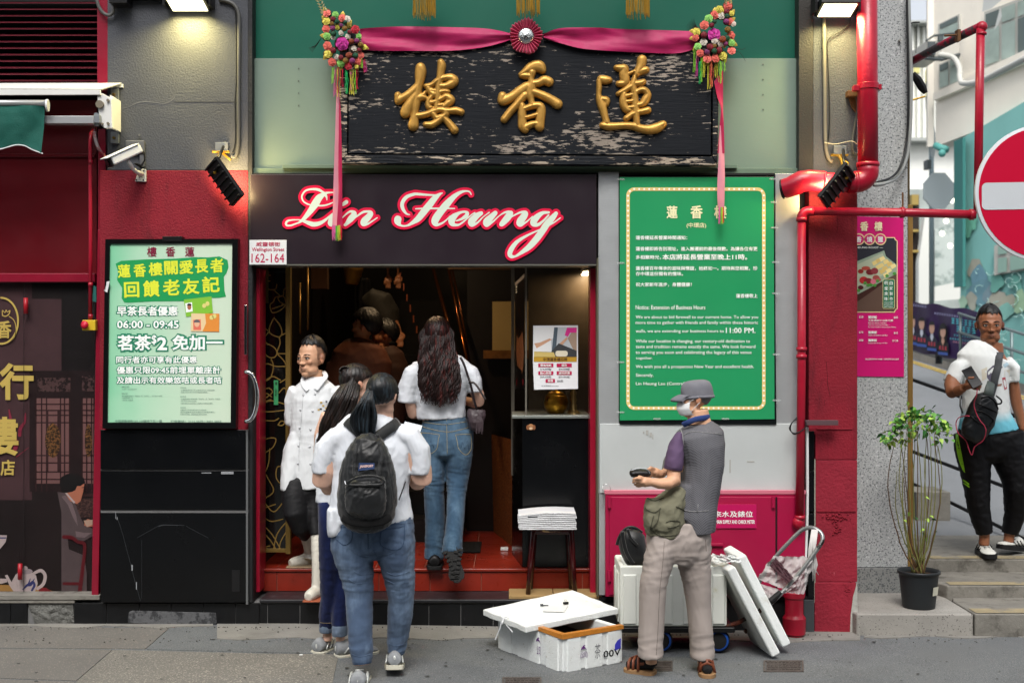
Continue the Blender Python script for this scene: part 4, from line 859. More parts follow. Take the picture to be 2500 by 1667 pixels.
# ---------------------------------------------------------------- building across the street, behind the camera
OB = thing('opposite_building', 'dark tenement block across the street behind the viewer', 'building', (0,-16,0))
MB().box(-22,22,-20,-14.5,-.3,10).bd('wall', M('soot_wall', '#1c1b1a', .9, var=.2, vS=.6), OB)
for i in range(10):
    for j in range(3):
        MB().box(-20+4.2*i, -17.8+4.2*i, -14.5,-14.44,1+3*j, 2.9+3*j).bd('window', M('dim_window', '#15181b', .1), OB)
LS = thing('corner_shop_building', 'left neighbour shop with crimson frame, louvre above and dark window below', 'building', (-2.9,0,0))
ls = lambda name, mat, f, bevel=0, parent=LS, sm=False: rb(name, mat, f, parent, bevel, sm)
frame_red = M('dark_crimson_gloss', '#7d0d26', .35, var=.12, vS=4, bump=.12, bS=25, coat=.3, dirt='#5a0a1c', dlo=.6, dhi=.8)
ls('wall', blk_m, lambda m: m.box(-7, X(236),.25,.4,-.2,7.5))
ls('wall', deep_red, lambda m: m.pbox(-200,245,236,668,.14,.25))
ls('wall', deep_red, lambda m: m.pbox(-200,375,232,384,.125,.14), bevel=.004)
ls('frame_beam', frame_red, lambda m: m.pbox(-200,667,232,689,.06,.25), bevel=.005)
ls('frame_post', frame_red, lambda m: m.pbox(237,-80,263,222,.0,.25), bevel=.004)
ls('frame_post', frame_red, lambda m: m.pbox(239,315,258,560,.04,.25), bevel=.004)
ls('frame_post', frame_red, lambda m: m.prism([(X(238), Z(560)),(X(258), Z(560)),(X(240), Z(1456)),(X(223), Z(1456))], .0,.22), bevel=.005)
LV = ls('louvre', blk_m, lambda m: m.pbox(-200,-60,237,215,.2,.25))
slat = M('louvre_slat_paint', '#6b1528', .4, var=.2, vS=5, dirt='#7a5a60', dlo=.62, dhi=.78, dS=9, dstretch=(.3,1,3))
sl_me = None
for k in range(16):
    v = 12.5+16*(k-2)
    if sl_me is None:
        m = MB(); z = 0
        m.add([(X(-200),.17,.015),(X(237),.17,.015),(X(237),.075,-.012),(X(-200),.075,-.012),(X(-200),.17,.021),(X(237),.17,.021),(X(237),.072,-.004),(X(-200),.072,-.004)], [(0,1,2,3)[::-1], (4,5,6,7),(3,2,6,7),(0,4,5,1),(1,5,6,2),(0,3,7,4)])
        sl_o = m.bd('slat', slat, LV, bevel=.002); sl_me = sl_o.data; sl_o.location = (0,0, Z(v))
    else:
        o = sl_o.copy(); o.location = (0,0, Z(v)); C.objects.link(o)
WP = ls('window_print', M('print_dark_interior', '#170c0c', .5, var=.3, vS=3), lambda m: m.pbox(-160,690,233,1452,.12,.14))
def wf(name, pts, mat, y): return flat(name, pts, y, mat, WP)
pk = M('print_mauve_wall', '#40282b', .6, var=.18, vS=3, dirt='#3a2427', dlo=.5, dhi=.7)
wf('print_wall', rectp(-150,690,78,1220), pk, .1195); wf('print_wall', rectp(60,730,151,905), pk, .1190)
dkb = M('print_dark_wood', '#1c0c0d', .5, var=.3, vS=6)
wf('print_door', rectp(72,905,236,1200), dkb, .1185); wf('print_door', rectp(150,700,222,905), M('print_black_wood', '#0e0708', .5),.1184)
lat = M('print_lattice_light', '#6e4c4a', .6); lat2 = M('print_lattice_wood', '#2d1414', .6); amb = M('print_amber', '#6e4a26', .5, var=.5, vS=40, dirt='#1d0f08', dlo=.45, dhi=.55, dS=60)
wf('print_panel', rectp(86,972,170,1180), lat, .118); wf('print_panel', rectp(199,972,228,1180), lat, .118)
wf('print_panel', rectp(91,922,172,956), M('print_carved_band', '#4b3534', .5, dirt='#160a0a', dlo=.48, dhi=.52, dS=55),.118); wf('print_panel', rectp(200,917,230,955), M('print_carved_band', '#4b3534', .5),.118)
lt = MB()
for x in (86,100,112,146,156,168,199,210,222):
    lt.pbox(x, 972, x+3.2,1200,.1165,.1175)
for y in (985,1000,1012,1030,1110,1128,1150,1168):
    lt.pbox(86, y, 170, y+3,.1165,.1175); lt.pbox(199, y, 228, y+3,.1165,.1175)
for r in ((112,1000,118,1150),(140,1000,146,1150)): lt.pbox(*r, .1163,.117)
lt.bd('print_lattice', lat2, WP, kind='stuff')
wf('print_medallion', arc(129,1075,19,42,0,360,20)[:-1], amb, .1155); wf('print_medallion', arc(216,1075,9,40,0,360,20)[:-1], amb, .1155)
bls = M('print_plum_blossom', '#7c2438', .5, var=.3, vS=30)
smesh('print_blossom', [[(22,1000,1.5),(26,1030,4),(20,1050,6),(32,1068,7),(40,1082,6),(35,1100,5)], [(62,1008,1.2),(60,1030,3),(50,1045,4),(48,1062,4)], [(10,1040,2),(8,1075,4)], [(40,1115,1),(70,1092,.8)]], .115, bls, WP, cell=.003)
suit = M('print_grey_suit', '#4a3d3e', .6, var=.12, vS=8); skin_p = M('print_skin', '#a4644c', .6)
wf('print_man', [(140,1200),(160,1203),(182,1225),(195,1258),(206,1282),(226,1290),(226,1308),(205,1320),(180,1316),(165,1306),(168,1340),(205,1355),(212,1400),(212,1452),(150,1452),(150,1250)], suit, .1145)
wf('print_man', [(158,1168),(190,1165),(206,1182),(203,1200),(197,1222),(188,1230),(170,1222),(160,1204)], skin_p, .114)
wf('print_man', [(146,1180),(150,1164),(165,1156),(188,1156),(204,1166),(208,1178),(196,1186),(188,1186),(184,1196),(176,1200),(160,1203),(148,1196)], M('print_black_hair', '#0d0909', .5),.1135)
wf('print_man', [(206,1272),(214,1266),(226,1270),(226,1284),(214,1286),(206,1282)], skin_p, .1135); wf('print_cup', [(204,1270),(226,1268),(226,1280),(212,1286)], M('print_tea_cup', '#a58a78', .4),.113)
wf('print_collar', [(158,1202),(163,1202),(184,1226),(180,1228)], M('print_shirt', '#a49a98', .5),.1138)
wf('print_shoulder', [(150,1212),(160,1208),(176,1228),(186,1258),(190,1284),(178,1262),(166,1232)], M('print_suit_light', '#655557', .6, var=.1, vS=9),.1139)
wf('print_sleeve', [(184,1296),(206,1300),(224,1300),(206,1312),(186,1310)], M('print_suit_light', '#655557'),.1139)
smesh('print_glasses', [[(200,1190,.7),(208,1189,.7),(209,1195,.6),(203,1196,.6)]], .1132, M('print_black_hair', '#0d0909', .5), WP, cell=.001)
wf('print_rail', rectp(170,1204,232,1212), lat2,.1172); wf('print_panel', rectp(186,1216,232,1262), M('print_panel_dark', '#2a1715', .6, dirt='#4a302a', dlo=.5, dhi=.54, dS=50),.1174)
chairp = M('print_red_chair', '#54161c', .3)
smesh('print_chair', [[(156,1310,4.5),(176,1312,4.5),(190,1322,4),(206,1328,4),(205,1360,4),(200,1400,4.5),(194,1448,5)], [(156,1424,3.5),(190,1424,3.5)]], .1125, chairp, WP, cell=.003)
wf('print_table', [(-60,1424),(96,1430),(128,1442),(138,1453),(-60,1453)], M('print_table_top', '#96703e', .3, var=.1),.112)
wf('print_table', [(92,1434),(112,1434),(132,1446),(138,1453),(100,1453)], M('print_red_mat', '#6e1a20', .4),.1117)
tea = M('print_porcelain', '#a99a98', .3, var=.05)
wf('teapot_print', [(12,1404),(18,1402),(28,1420),(38,1402),(48,1394),(60,1390),(78,1396),(88,1404),(92,1424),(86,1442),(70,1452),(46,1453),(34,1444),(24,1430)], tea, .1112)
smesh('teapot_print', [[(84,1398,3.5),(100,1392,4),(110,1404,4),(106,1424,4),(92,1436,3.5)]], .1112, tea, WP, cell=.002)
wf('teapot_print', arc(62,1394,18,7,0,360,18)[:-1], M('print_porcelain2', '#8e8084', .3),.1108); wf('teapot_print', arc(62,1386,5.5,5,0,360,12)[:-1], tea, .1106)
smesh('teapot_print', [[(56,1438,1.5),(66,1428,3),(74,1426,4),(80,1420,3),(84,1428,3),(78,1440,2.5)], [(70,1424,2),(74,1412,.8)], [(78,1422,2),(84,1412,.8)]], .1104, M('print_cobalt', '#2c3160', .4), WP, cell=.0015)
wf('bowl_print', [(-40,1304),(17,1306),(14,1322),(0,1340),(-40,1342)], tea, .111); wf('bowl_print', rectp(-40,1311,15,1314), M('print_cobalt', '#2c3160', .4),.1108)
wf('plate_print', [(-40,1410),(16,1412),(18,1420),(4,1424),(-40,1424)], tea, .1115)
smesh('emblem', [arc(3,779,41,54,-90,98,24) and [(u, v, 2.2) for u, v in arc(3,783,41,56,-90,95,24)]] , .108, gold_ink, WP, cell=.0022)
smesh('emblem', [[(6,770,1.2),(14,772,1.2),(22,766,1.2),(24,758,1),(18,762,.8),(15,757,1),(12,763,.8),(6,758,1),(6,770,1)], [(22,772,.8),(34,782,.9),(39,800,.9),(36,820,.9),(26,832,.9)]], .108, gold_ink, WP, cell=.0012)
text('香', -8,783,28,826,.108, gold_ink, WP, .03)
text('行', -2,886,82,976,.108, gold_ink, WP, .045); text('樓', -54,1017,45,1112,.108, gold_ink, WP, .03); text('店', 1,1122,36,1161,.108, gold_ink, WP, .03)
ls('window_glass', M('window_glass', '#000000', .02, alpha=.06, spec=.3), lambda m: m.pbox(-160,690,232,1452,.09,.094))
ls('glass_seam', M('seam_line', '#120a0a', .4), lambda m: m.pbox(57.5,690,58.6,1453,.087,.09))
for u, v0, v1, lab in ((63,727,766, 'upper red firecracker charm hanging inside the left shop window'),(49,1375,1414, 'lower red firecracker charm hanging in front of the printed teapot')):
    t = thing('hanging_charm', lab, 'charm', P(u, v0,.075), 'red charms on the left shop window')
    MB().tube([P(u, v0,.075), P(u, v1,.075)], [.014,.014], 10).bd('red_tube', M('charm_red', '#9c1220', .4), t,sm=1)
    MB().tube([P(u+1, v0-30,.08), P(u, v0,.076)], .0015,5).bd('string', M('dark_thread', '#1a0a0c', .8), t)
ls('sill', conc_d, lambda m: m.pbox(-200,1452,243,1464,-.01,.2), bevel=.004)
tiles([-60,-8,26,66], 1472,1530,0, blk_tile, LS)
ls('broken_plinth', M('broken_rubble', '#6a6a66', .95, bump=1.2, bS=30, bD=.03, var=.25, vS=12), lambda m: m.pp_([(66,1470),(178,1468),(181,1519),(150,1521),(84,1521)], .01,.1), bevel=.004)
for (u, v, r) in ((108,1500,22),(140,1505,20),(160,1490,16),(92,1490,15),(128,1485,16)):
    m = MB(); m.ell((0,0,0),(r/387,.02, r/500),9,6, Matrix.Rotation(random.random(),3, 'Y')); c0 = P(u, v, .02); m.v = [tuple(Vector(p)*(1+.3*noise.noise(Vector(p)*40+c0))+c0) for p in m.v]; m.bd('rubble_stone', M('broken_rubble', '#6a6a66'), LS)
ls('ledge', conc_d, lambda m: m.pbox(-200,1463,182,1472,-.004,.2), bevel=.003)
AW = thing('awning', 'retracted awning with white cassette, folding arm and dark green scalloped valance', 'awning', P(120,250,-.1))
MB().prism([(X(-200,-.2), Z(219,-.2)),(X(247,-.2), Z(220,-.2)),(X(247,-.2), Z(233,-.2)),(X(-200,-.2), Z(235,-.2))], -.215,-.2).bd('cassette_front', white_mt, AW, bevel=.002)
MB().add([P(-200,206,.1), P(299,205,.0), P(249,220,-.2), P(-200,219,-.2)], [(0,1,2,3)]).add([P(-200,206,.1)+V3((0,0,.006)), P(299,205,.0)+V3((0,0,.006)), P(249,220,-.2)+V3((0,0,.006)), P(-200,219,-.2)+V3((0,0,.006))], [(3,2,1,0)]).bd('cassette_top', white_mt, AW)
MB().pbox(262,205,300,214,-.01,.05).bd('mount_rail', white_mt, AW, bevel=.001)
MB().tube([P(-200,252,-.28), P(112,252,-.28)], .018,14).bd('roller_bar', M('aluminium_bar', '#b4b6b8', .3,.5), AW,sm=1)
MB().disc(P(116,258,-.28),(1,.1,0),.038,.012,24).bd('end_cap', white_pl, AW, bevel=.002)
cl = cloth('valance', [(-200,258),(0,258),(110,260)], [(-200,370),(-30,363),(0,364),(40,354),(70,360),(104,375)], -.27, M('bottle_green_canvas', '#0f5247', .75, var=.1, vS=8, bump=.4, bS=160), AW, 60,12,.012,1.3,2)
smesh('valance_trim', [[(-200,370,1),(-30,363,1),(0,364,1.2),(20,359,1.2),(40,354,1.2),(60,356,1.2),(80,366,1.2),(104,375,1.2)]], -.288, white_pl, AW, cell=.002, thick=.002)
MB().pbox(106,283,228,302,-.24,-.17).bd('folding_arm', M('aluminium_bar', '#b4b6b8', .3,.5), AW, bevel=.004)
MB().pbox(228,281,243,300,-.235,-.175).tube([P(236,277,-.2), P(236,308,-.2)], .016,10).bd('elbow_joint', M('grey_casting', '#7f8488', .4,.4), AW, bevel=.002)
br = MB().pp_([(237,222),(245,226),(272,240),(274,313),(256,313),(246,306),(239,262)], -.2,-.16); br.pp_([(268,232),(276,236),(276,313),(268,313)], -.16,.0)
br.bd('bracket', white_mt, AW, bevel=.002)
MB().disc(P(245,256,-.2),(0,1,0),.024,.04,16).disc(P(264,246,-.205),(0,1,0),.009,.02,8).disc(P(264,302,-.205),(0,1,0),.008,.02,8).disc(P(250,303,-.205),(0,1,0),.007,.02,8).bd('bolt', M('rusty_bolt', '#7a7263', .5,.5), AW)
for v0, v1 in ((215,246),(322,350)):
    MB().pbox(270, v0,289, v1,-.02,.0).bd('wall_plate', M('grey_casting', '#7f8488', .4,.4), AW, bevel=.001)
    MB().disc(P(278,(v0+v1)/2+1,-.024),(0,1,0),.009,.02,6).bd('bolt', M('brass_bolt', '#8d7338', .4,.7), AW)
CD = thing('conduit', 'thin pink painted conduit running down the left red panel', 'pipe', P(222,500,.0))
MB().tube([P(228,316,.04), P(222,326,.0), P(220,345,-.01), P(221,600,-.01), P(220,782,-.01)], .0115,10).bd('tube', pipe_red, CD,sm=1)
for v in (396,695,772): MB().tube([P(221, v-5,-.01), P(221, v+5,-.01)], .0145,10).bd('coupling', pipe_red, CD,sm=1)
CD2 = thing('conduit', 'short conduit elbow curving from the awning bracket to the security camera', 'pipe', P(240,330,.0))
MB().tube([P(*p_, -.03) for p_ in cr([(230,322),(233,340),(240,362),(252,378),(262,392)], 4)], .0105,10).bd('tube', M('half_painted_conduit', '#8d8284', .4, dirt='#7d2a30', dlo=.5, dhi=.55, dS=8), CD2,sm=1)
EB = thing('emergency_button', 'yellow box with red mushroom button on the pink conduit', 'switch', P(217,794,-.03))
MB().pbox(200,781,233,807,-.045,.0).bd('box', M('safety_yellow', '#c9a92a', .4), EB, bevel=.005)
MB().lathe(P(211,793,-.045), [(.012,0),(.012,.012),(.024,.014),(.026,.024),(.018,.032),(0,.034)], 16, axis=(-.25,-1,0)).bd('button', M('button_red', '#b3122e', .35), EB,sm=1)
stk = MB().pp_([(228,697),(235,700),(235,738),(226,735)], -.004,-.001).bd('teal_decal', M('teal_print', '#1d5a56', .5)); tag(stk, 'narrow teal floral decal strip above the yellow button', 'sticker')
LB = thing('poster_frame', 'black framed green and cream elder discount poster on the left pillar', 'poster frame', P(420,1046,-.05))
fo = [(257,584),(581,583),(576,1046),(250,1046)]; fi = [(268,595),(567,594),(563,1031),(262,1031)]
fm = MB()
for y0 in (-.06,):
    vs = [P(u, v, y0) for u, v in fo]+[P(u, v, y0) for u, v in fi]; vs += [p+V3((0,.06,0)) for p in vs[:4]]+[p+V3((0,.012,0)) for p in vs[4:8]]
    fm.add(vs, [(i, (i+1) % 4,4+(i+1) % 4,4+i) for i in range(4)]+[(i, 8+i, 8+(i+1) % 4,(i+1) % 4) for i in range(4)]+[(4+i, 4+(i+1) % 4,12+(i+1) % 4,12+i) for i in range(4)])
fm.bd('frame', M('black_frame_gloss', '#090a0b', .28), LB)
MB().pbox(396,577,444,590,-.066,-.0).bd('latch_tab', blk_pl, LB, bevel=.002)
pg = grad_mat('poster_gradient', [(0, '#7cc49c'),(.35, '#a8d2b4'),(1, '#c6d8c2')], 0, X(262), X(500),.3)
flat('poster', fi, -.049, pg, LB)
Q = lambda x, y: (x/2.8,560+y/2.8)
def pt_(s, x0, y0, x1, y1, mat, off=.01, y=-.0515, rot=0): a = Q(x0, y0); b = Q(x1, y1); return text(s, a[0], a[1], b[0], b[1], y, mat, LB, off, rot=rot)
maroon = M('maroon_ink', '#7c1436', .5); gdark = M('poster_deep_green', '#1c9350', .45); gout = M('poster_teal_outline', '#1f7a5c', .45); yel = M('poster_yellow', '#d8df3a', .45); wp = M('poster_white', '#eef2ee', .45)
for s, x0, x1 in (('樓', 1005,1070),('香', 1133,1198),('蓮', 1265,1328)): pt_(s, x0,120, x1,187, maroon, .02)
flat('burst', [Q(*p_) for p_ in ((790,235),(830,215),(1000,205),(1200,200),(1340,190),(1420,192),(1500,185),(1555,210),(1562,260),(1548,300),(1530,325),(1535,420),(1545,460),(1500,468),(1360,470),(1270,490),(1040,492),(900,500),(850,500),(832,470),(836,400),(800,345),(808,290))], -.0505, gdark, LB)
for s, x0, y0, x1, y1, r in (('蓮',805,240,892,332,2),('香',912,236,998,326,2),('樓',1016,226,1110,318,2),('關',1122,216,1216,310,2),('愛',1224,212,1322,306,2),('長',1334,205,1424,300,2),('者',1436,200,1528,295,2),('回',848,360,952,466,2),('饋',978,348,1092,462,2),('老',1112,342,1228,452,2),('友',1248,336,1364,444,2),('記',1382,322,1502,432,2)):
    pt_(s, x0, y0, x1, y1, yel, .035, rot=r)
def outl(s, x0, y0, x1, y1, off, go):
    e = .11*(y1-y0)
    pt_(s, x0-e, y0-e, x1+e, y1+e, gout, .15,-.0505); pt_(s, x0, y0, x1, y1, wp, off+.02,-.0515)
outl('早茶長者優惠', 800,526,1215,592,.012,.055); outl('06:00 - 09:45', 800,622,1222,678,.01,.055)
outl('茗茶', 802,722,1035,828,.015,.055); outl('$', 1036,722,1070,790,.01,.05); outl('2', 1074,735,1142,826,.02,.06); outl('免加一', 1176,722,1522,828,.015,.055)
outl('同行者亦可享有此優惠', 795,866,1346,916,.01,.05); outl('優惠只限09:45前埋單離座計', 797,936,1508,988,.01,.05); outl('及請出示有效樂悠咭或長者咭', 797,1006,1514,1056,.01,.05)
tiny = M('poster_tiny_grey', '#6b8a7c', .5)
for s, x0, y0, x1, y1 in (('優惠生效期', 832,1070,882,1080),('2024年11月1日起生效', 832,1086,934,1095),('優惠內容', 832,1116,872,1126),('使用港鐵社發出的「樂悠咭」或「長者咭」，可享有以下優惠：', 832,1133,1112,1143),('• 茗茶每位優惠：$2', 832,1147,908,1156),('• 免收加一服務費', 832,1161,908,1171),('適用日期', 1232,1076,1272,1086),('• 此優惠適用於每天早上6時至9時45分之間的惠顧。', 1232,1093,1470,1103),('• 顧客必須在9時45分前完成結帳及離座。', 1232,1107,1420,1117),('適用對象', 1232,1137,1272,1147),('• 此優惠適用於持有有效「樂悠咭」或「長者咭」的顧客。', 1232,1153,1508,1163),('• 同行者亦可享有此優惠。', 1232,1168,1346,1177),('• 海外遊客出示65歲或以上證明亦可享有此優惠。', 1232,1183,1456,1193),('其他條款', 1232,1213,1270,1222),('此優惠不可與其他優惠或折扣同時使用。', 1232,1229,1414,1238),('店方保留最終決定及隨時修改條款的權利。', 1232,1243,1470,1253),('如有任何爭議，蓮香樓保留最終決定權。', 1232,1258,1416,1268)):
    pt_(s, x0, y0, x1, y1, tiny, .0)
pt_('中環威靈頓街160-164號地下及一樓', 786,1300,1106,1318, tiny, .004); pt_('訂座電話：2116 0670 / 3491 5855', 1166,1302,1512,1320, tiny, .004)
for pts, c in (([(1256,480),(1446,458),(1456,570),(1272,598)], '#7fb93c'),([(1308,574),(1500,576),(1498,700),(1304,696)], '#d98a3c')):
    flat('elder_card', [Q(*p_) for p_ in pts], -.0518 if c[1] == '7' else -.0522, M('card'+c, c, .4), LB)
flat('elder_card_shine', [Q(*p_) for p_ in ((1308,574),(1402,576),(1408,640),(1384,698),(1304,696))], -.0524, M('card_cream', '#e0c79a', .4), LB)
flat('card_photo', [Q(*p_) for p_ in ((1266,506),(1312,498),(1318,560),(1272,568))], -.0525, wp, LB); flat('card_face', [Q(*p_) for p_ in arc(1294,530,14,20,0,360,14)[:-1]], -.0527, skin_p, LB)
flat('card_hair', [Q(*p_) for p_ in arc(1294,520,16,14,180,360,10)], -.0529, M('print_black_hair', '#0d0909', .5), LB)
flat('card_photo', [Q(*p_) for p_ in ((1320,618),(1372,614),(1374,688),(1322,688))], -.0526, M('card_pink', '#d9705c', .4), LB); flat('card_face', [Q(*p_) for p_ in arc(1346,645,18,22,0,360,14)[:-1]], -.0528, M('card_skin', '#e0b090', .4), LB)
flat('card_hair', [Q(*p_) for p_ in arc(1346,636,22,20,180,360,10)], -.053, M('print_grey', '#5c5a60', .5), LB)
for c in ((1396,522),(1418,508),(1446,602),(1466,594)): flat('card_coin', [Q(*p_) for p_ in arc(c[0], c[1], 14,16,0,360,12)[:-1]], -.053, M('card_coin', '#d9cf7c', .4), LB)
MB().add([P(258,688,-.055),P(268,686,-.075),P(262,714,-.07),P(254,710,-.056)], [(0,1,2,3)]).bd('peeling_tape', white_pl, LB)
JB = MB().pbox(306,343,352,375,-.03,.0).pbox(340,375,353,408,-.02,0).bd('junction_box', M('grey_pvc', '#5c5d5f', .5), bevel=.006); tag(JB, 'grey electrical junction box behind the white security camera', 'junction box')
CC = thing('security_camera', 'white bullet security camera pointing down left on a wall bracket', 'security camera', P(310,400,-.15))
def orient(a, b): return (Vector(b)-Vector(a)).normalized()
h0 = P(334,366,-.13); h1 = P(268,396,-.26); ax = orient(h0, h1); up = V3((0,0,1)); up = (up-ax*up.dot(ax)).normalized(); sd_ = ax.cross(up)
mtx = Matrix(((ax.x, sd_.x, up.x, 0),(ax.y, sd_.y, up.y, 0),(ax.z, sd_.z, up.z, 0),(0,0,0,1))); mtx.translation = h0
L_ = (h1-h0).length
MB().box(-.02, L_, -.036,.036,-.026,.028, mtx).bd('housing', white_pl, CC, bevel=.012)
MB().box(-.01, L_+.03,-.041,.041,.03,.036, mtx).bd('sun_hood', white_pl, CC, bevel=.002)
MB().box(L_, L_+.012,-.036,.036,-.03,.027, mtx).bd('front_bezel', blk_pl, CC, bevel=.004)
fl = MB(); fl.disc(mtx @ V3((L_+.014,0,0)), ax, .018,.01,20); fl.bd('lens', M('lens_glass', '#05060a', .05, coat=1), CC)
MB().tube([P(312,394,-.17), P(318,402,-.15), P(324,412,-.12), P(334,420,-.08), P(345,426,-.03)], [.012,.014,.011,.012,.02], 10).bd('arm', white_mt, CC,sm=1)
MB().pp_([(329,443),(334,428),(347,412),(356,414),(356,444)], -.02,-.001).bd('wall_plate', white_mt, CC, bevel=.003)
for u, v in ((341,432),(350,440),(333,439),(351,417)): MB().disc(P(u, v, -.021),(0,1,0),.005,.004,8).bd('screw', blk_m, CC)
cb = MB()
for k in range(4): cb.tube([P(338,364+k,-.1), P(352,372+2*k,-.06), P(353,392,-.05), P(344,404+2*k,-.05), P(334-2*k,400,-.08)], .004,6)
cb.bd('cable', rubber, CC,sm=1)
MB().tube([P(338,328,-.02), P(339,333,-.02)], .008,8).bd('stud', M('grey_pvc', '#5c5d5f', .5), CC)
def big_flood(lab, u0, u1, v0, y, watts):
    t = thing('flood_light', lab, 'flood light', P((u0+u1)/2, v0, y), 'lit LED flood lights at the top of the pillars')
    xa, xb = X(u0, y), X(u1, y); z = Z(v0, y)
    m_ = Matrix.Translation(V3(((xa+xb)/2, y+.02, z))) @ Matrix.Rotation(R_(-11),4, 'X'); w = (xb-xa)/2
    MB().box(-w-.02, w+.02,-.10,.10,.0,.05, m_).bd('housing', blk_pl, t, bevel=.006)
    MB().box(-w, w, -.085,.085,-.006,.001, m_).bd('lit_glass', M('lit_panel', '#fff6c8', .3, emit=(1,.95,.60), estr=2.2), t)
    fn = MB()
    for k in range(9): fn.box(-w+.02+k*(2*w-.04)/8-.004,-w+.02+k*(2*w-.04)/8+.004,-.09,.09,.05,.085, m_)
    fn.bd('cooling_fin', blk_pl, t)
    for q_ in (-w-.04, w+.025): MB().box((xa+xb)/2+q_, (xa+xb)/2+q_+.015, y, y+.12, z-.01, z+.1).bd('bracket', blk_pl, t)
    ld = bpy.data.lights.new('flood_lamp', 'AREA'); ld.shape = 'RECTANGLE'; ld.size = 2*w; ld.size_y = .16; ld.energy = watts; ld.color = (1,.84,.36); ld.spread = R_(150)
    lo = bpy.data.objects.new('flood_lamp', ld); link(lo, t); lo.matrix_parent_inverse = Matrix.Translation(t.location).inverted(); lo.matrix_basis = m_ @ Matrix.Translation((0,0,-.012))
    return t
big_flood('lit flood light at the top of the grey left pillar', 412,498,9,-.13,12)
big_flood('lit flood light at the top of the grey right pillar beside the thick red pipe', 2006,2086,23,-.16,9)
def spot_light(lab, a, b, y, wall_pt, watts, bracket_uv, cable, tgt):
    t = thing('spot_light', lab, 'spotlight', P(a[0], a[1], y), 'black tilted LED spotlights on gold brackets')
    p0, p1 = P(*a, y), P(*b, y); ax = (p1-p0).normalized(); L = (p1-p0).length; nrm = V3((0,-1,0)); sdv = ax.cross(nrm)
    face = (Vector(tgt)-(p0+p1)/2).normalized(); face = (face-ax*face.dot(ax)).normalized(); sdv = ax.cross(face)
    m_ = Matrix(((ax.x, sdv.x, face.x, 0),(ax.y, sdv.y, face.y, 0),(ax.z, sdv.z, face.z, 0),(0,0,0,1))); m_.translation = p0
    MB().box(0, L, -.07,.07,-.012,.014, m_).bd('housing', blk_pl, t, bevel=.004)
    MB().box(.012, L-.012,-.06,.06,.0135,.016, m_).bd('lit_glass', M('spot_panel', '#ffe9b0', .3, emit=(1,.8,.4), estr=6), t)
    fn = MB()
    for k in range(7): fn.box(.01+k*(L-.03)/6,.02+k*(L-.03)/6,-.065,.065,-.03-.004*(k % 2),-.012, m_)
    fn.bd('cooling_fin', blk_pl, t, bevel=.002)
    gb = M('gold_bracket', '#a88532', .35,.7); c0 = (p0*.75+p1*.25)
    w0 = Vector(wall_pt)
    MB().tube([c0-face*.03,(c0+w0)/2+V3((0,-.02,.03)), w0], .011,8).box(w0.x-.055, w0.x+.055, w0.y-.02, w0.y, w0.z-.006, w0.z+.006).tube([w0+V3((.06,0,-.05)), w0, w0+V3((-.05,-.03,.0))], .008,6).bd('bracket', gb, t, bevel=.001)
    MB().box(w0.x-.035, w0.x+.045, w0.y-.012, w0.y+.01, w0.z+.0, w0.z+.06).bd('wall_plate', M('grey_casting', '#7f8488', .4,.4), t, bevel=.002)
    MB().tube([c0-face*.01, c0+V3((.0,-.03,.05)), w0+V3((.02,-.03,.03))], .01,8).bd('pivot_arm', blk_pl, t,sm=1)
    ld = bpy.data.lights.new('spot_lamp', 'AREA'); ld.shape = 'RECTANGLE'; ld.size = L*.85; ld.size_y = .11; ld.energy = watts; ld.color = (1,.72,.32)
    lo = bpy.data.objects.new('spot_lamp', ld); link(lo, t); lo.matrix_parent_inverse = Matrix.Translation(t.location).inverted()
    q = Matrix(((ax.x, -sdv.x, -face.x, 0),(ax.y, -sdv.y, -face.y, 0),(ax.z, -sdv.z, -face.z, 0),(0,0,0,1))); q.translation = (p0+p1)/2+face*.022; lo.matrix_basis = q
    return t
spot_light('black spotlight tilted to the right on the left pillar above the crimson wall', (516,396),(582,490),-.16, P(540,372,-.02),3.3, None, None, P(640,430,.05))
spot_light('black spotlight tilted to the left below the red pipe elbow on the right pillar', (2075,410),(2008,494),-.22, P(2048,380,-.02),3.4, None, None, P(1930,430,.0))
def cable(lab, pts, r, mat, name='cable', cat='cable', y=-.015, n=5):
    q = [P(p[0], p[1], p[2] if len(p) > 2 else y) for p in cr([(a+(y,))[:3] if len(a) == 2 else a for a in pts], n)]
    o = MB().tube(q, r, 8).bd(name, mat,sm=1); tag(o, lab, cat); return o
gcab = M('grey_conduit', '#4c4c4a', .5, var=.1); bcab = M('black_cable', '#17181a', .5)
cable('grey conduit curving down the right edge of the left grey pillar to the spotlight', [(535,0),(556,4),(573,14),(581,30),(584,60),(583,190),(583,330),(580,370),(574,384),(565,382)], .012, gcab, 'conduit', 'pipe')
cable('thin black cable beside the conduit on the left grey pillar', [(540,-2),(566,6),(575,40),(577,190),(574,250),(575,340),(568,375)], .004, bcab)
cable('grey cable loop hanging at the top left of the left grey pillar', [(236,0),(242,18),(252,32),(264,38),(274,34),(278,22),(275,10)], .011, gcab, y=-.03)
tb = MB().pbox(266,-20,310,8,-.12,0).pbox(308,-20,410,-2,-.05,0).bd('mounting_bracket', blk_pl, bevel=.003); tag(tb, 'black mounting bracket at the very top of the left grey pillar', 'bracket')
cable('grey conduit running down the grey right pillar under the lit flood light', [(2012,40),(2012,120),(2013,200),(2014,300),(2016,360),(2023,388),(2032,396)], .012, M('cream_conduit', '#6d6a60', .5), 'conduit', 'pipe')
cable('black cable hanging from the right flood light down the grey pillar', [(2077,40),(2072,60),(2050,78),(2028,90),(2020,105),(2020,130),(2024,220),(2025,300),(2022,345)], .0035, bcab)
cable('grey cable bulging out from behind the thick red pipe', [(2090,235),(2094,262),(2088,300),(2082,340),(2083,370),(2095,378)], .008, gcab, y=-.02)
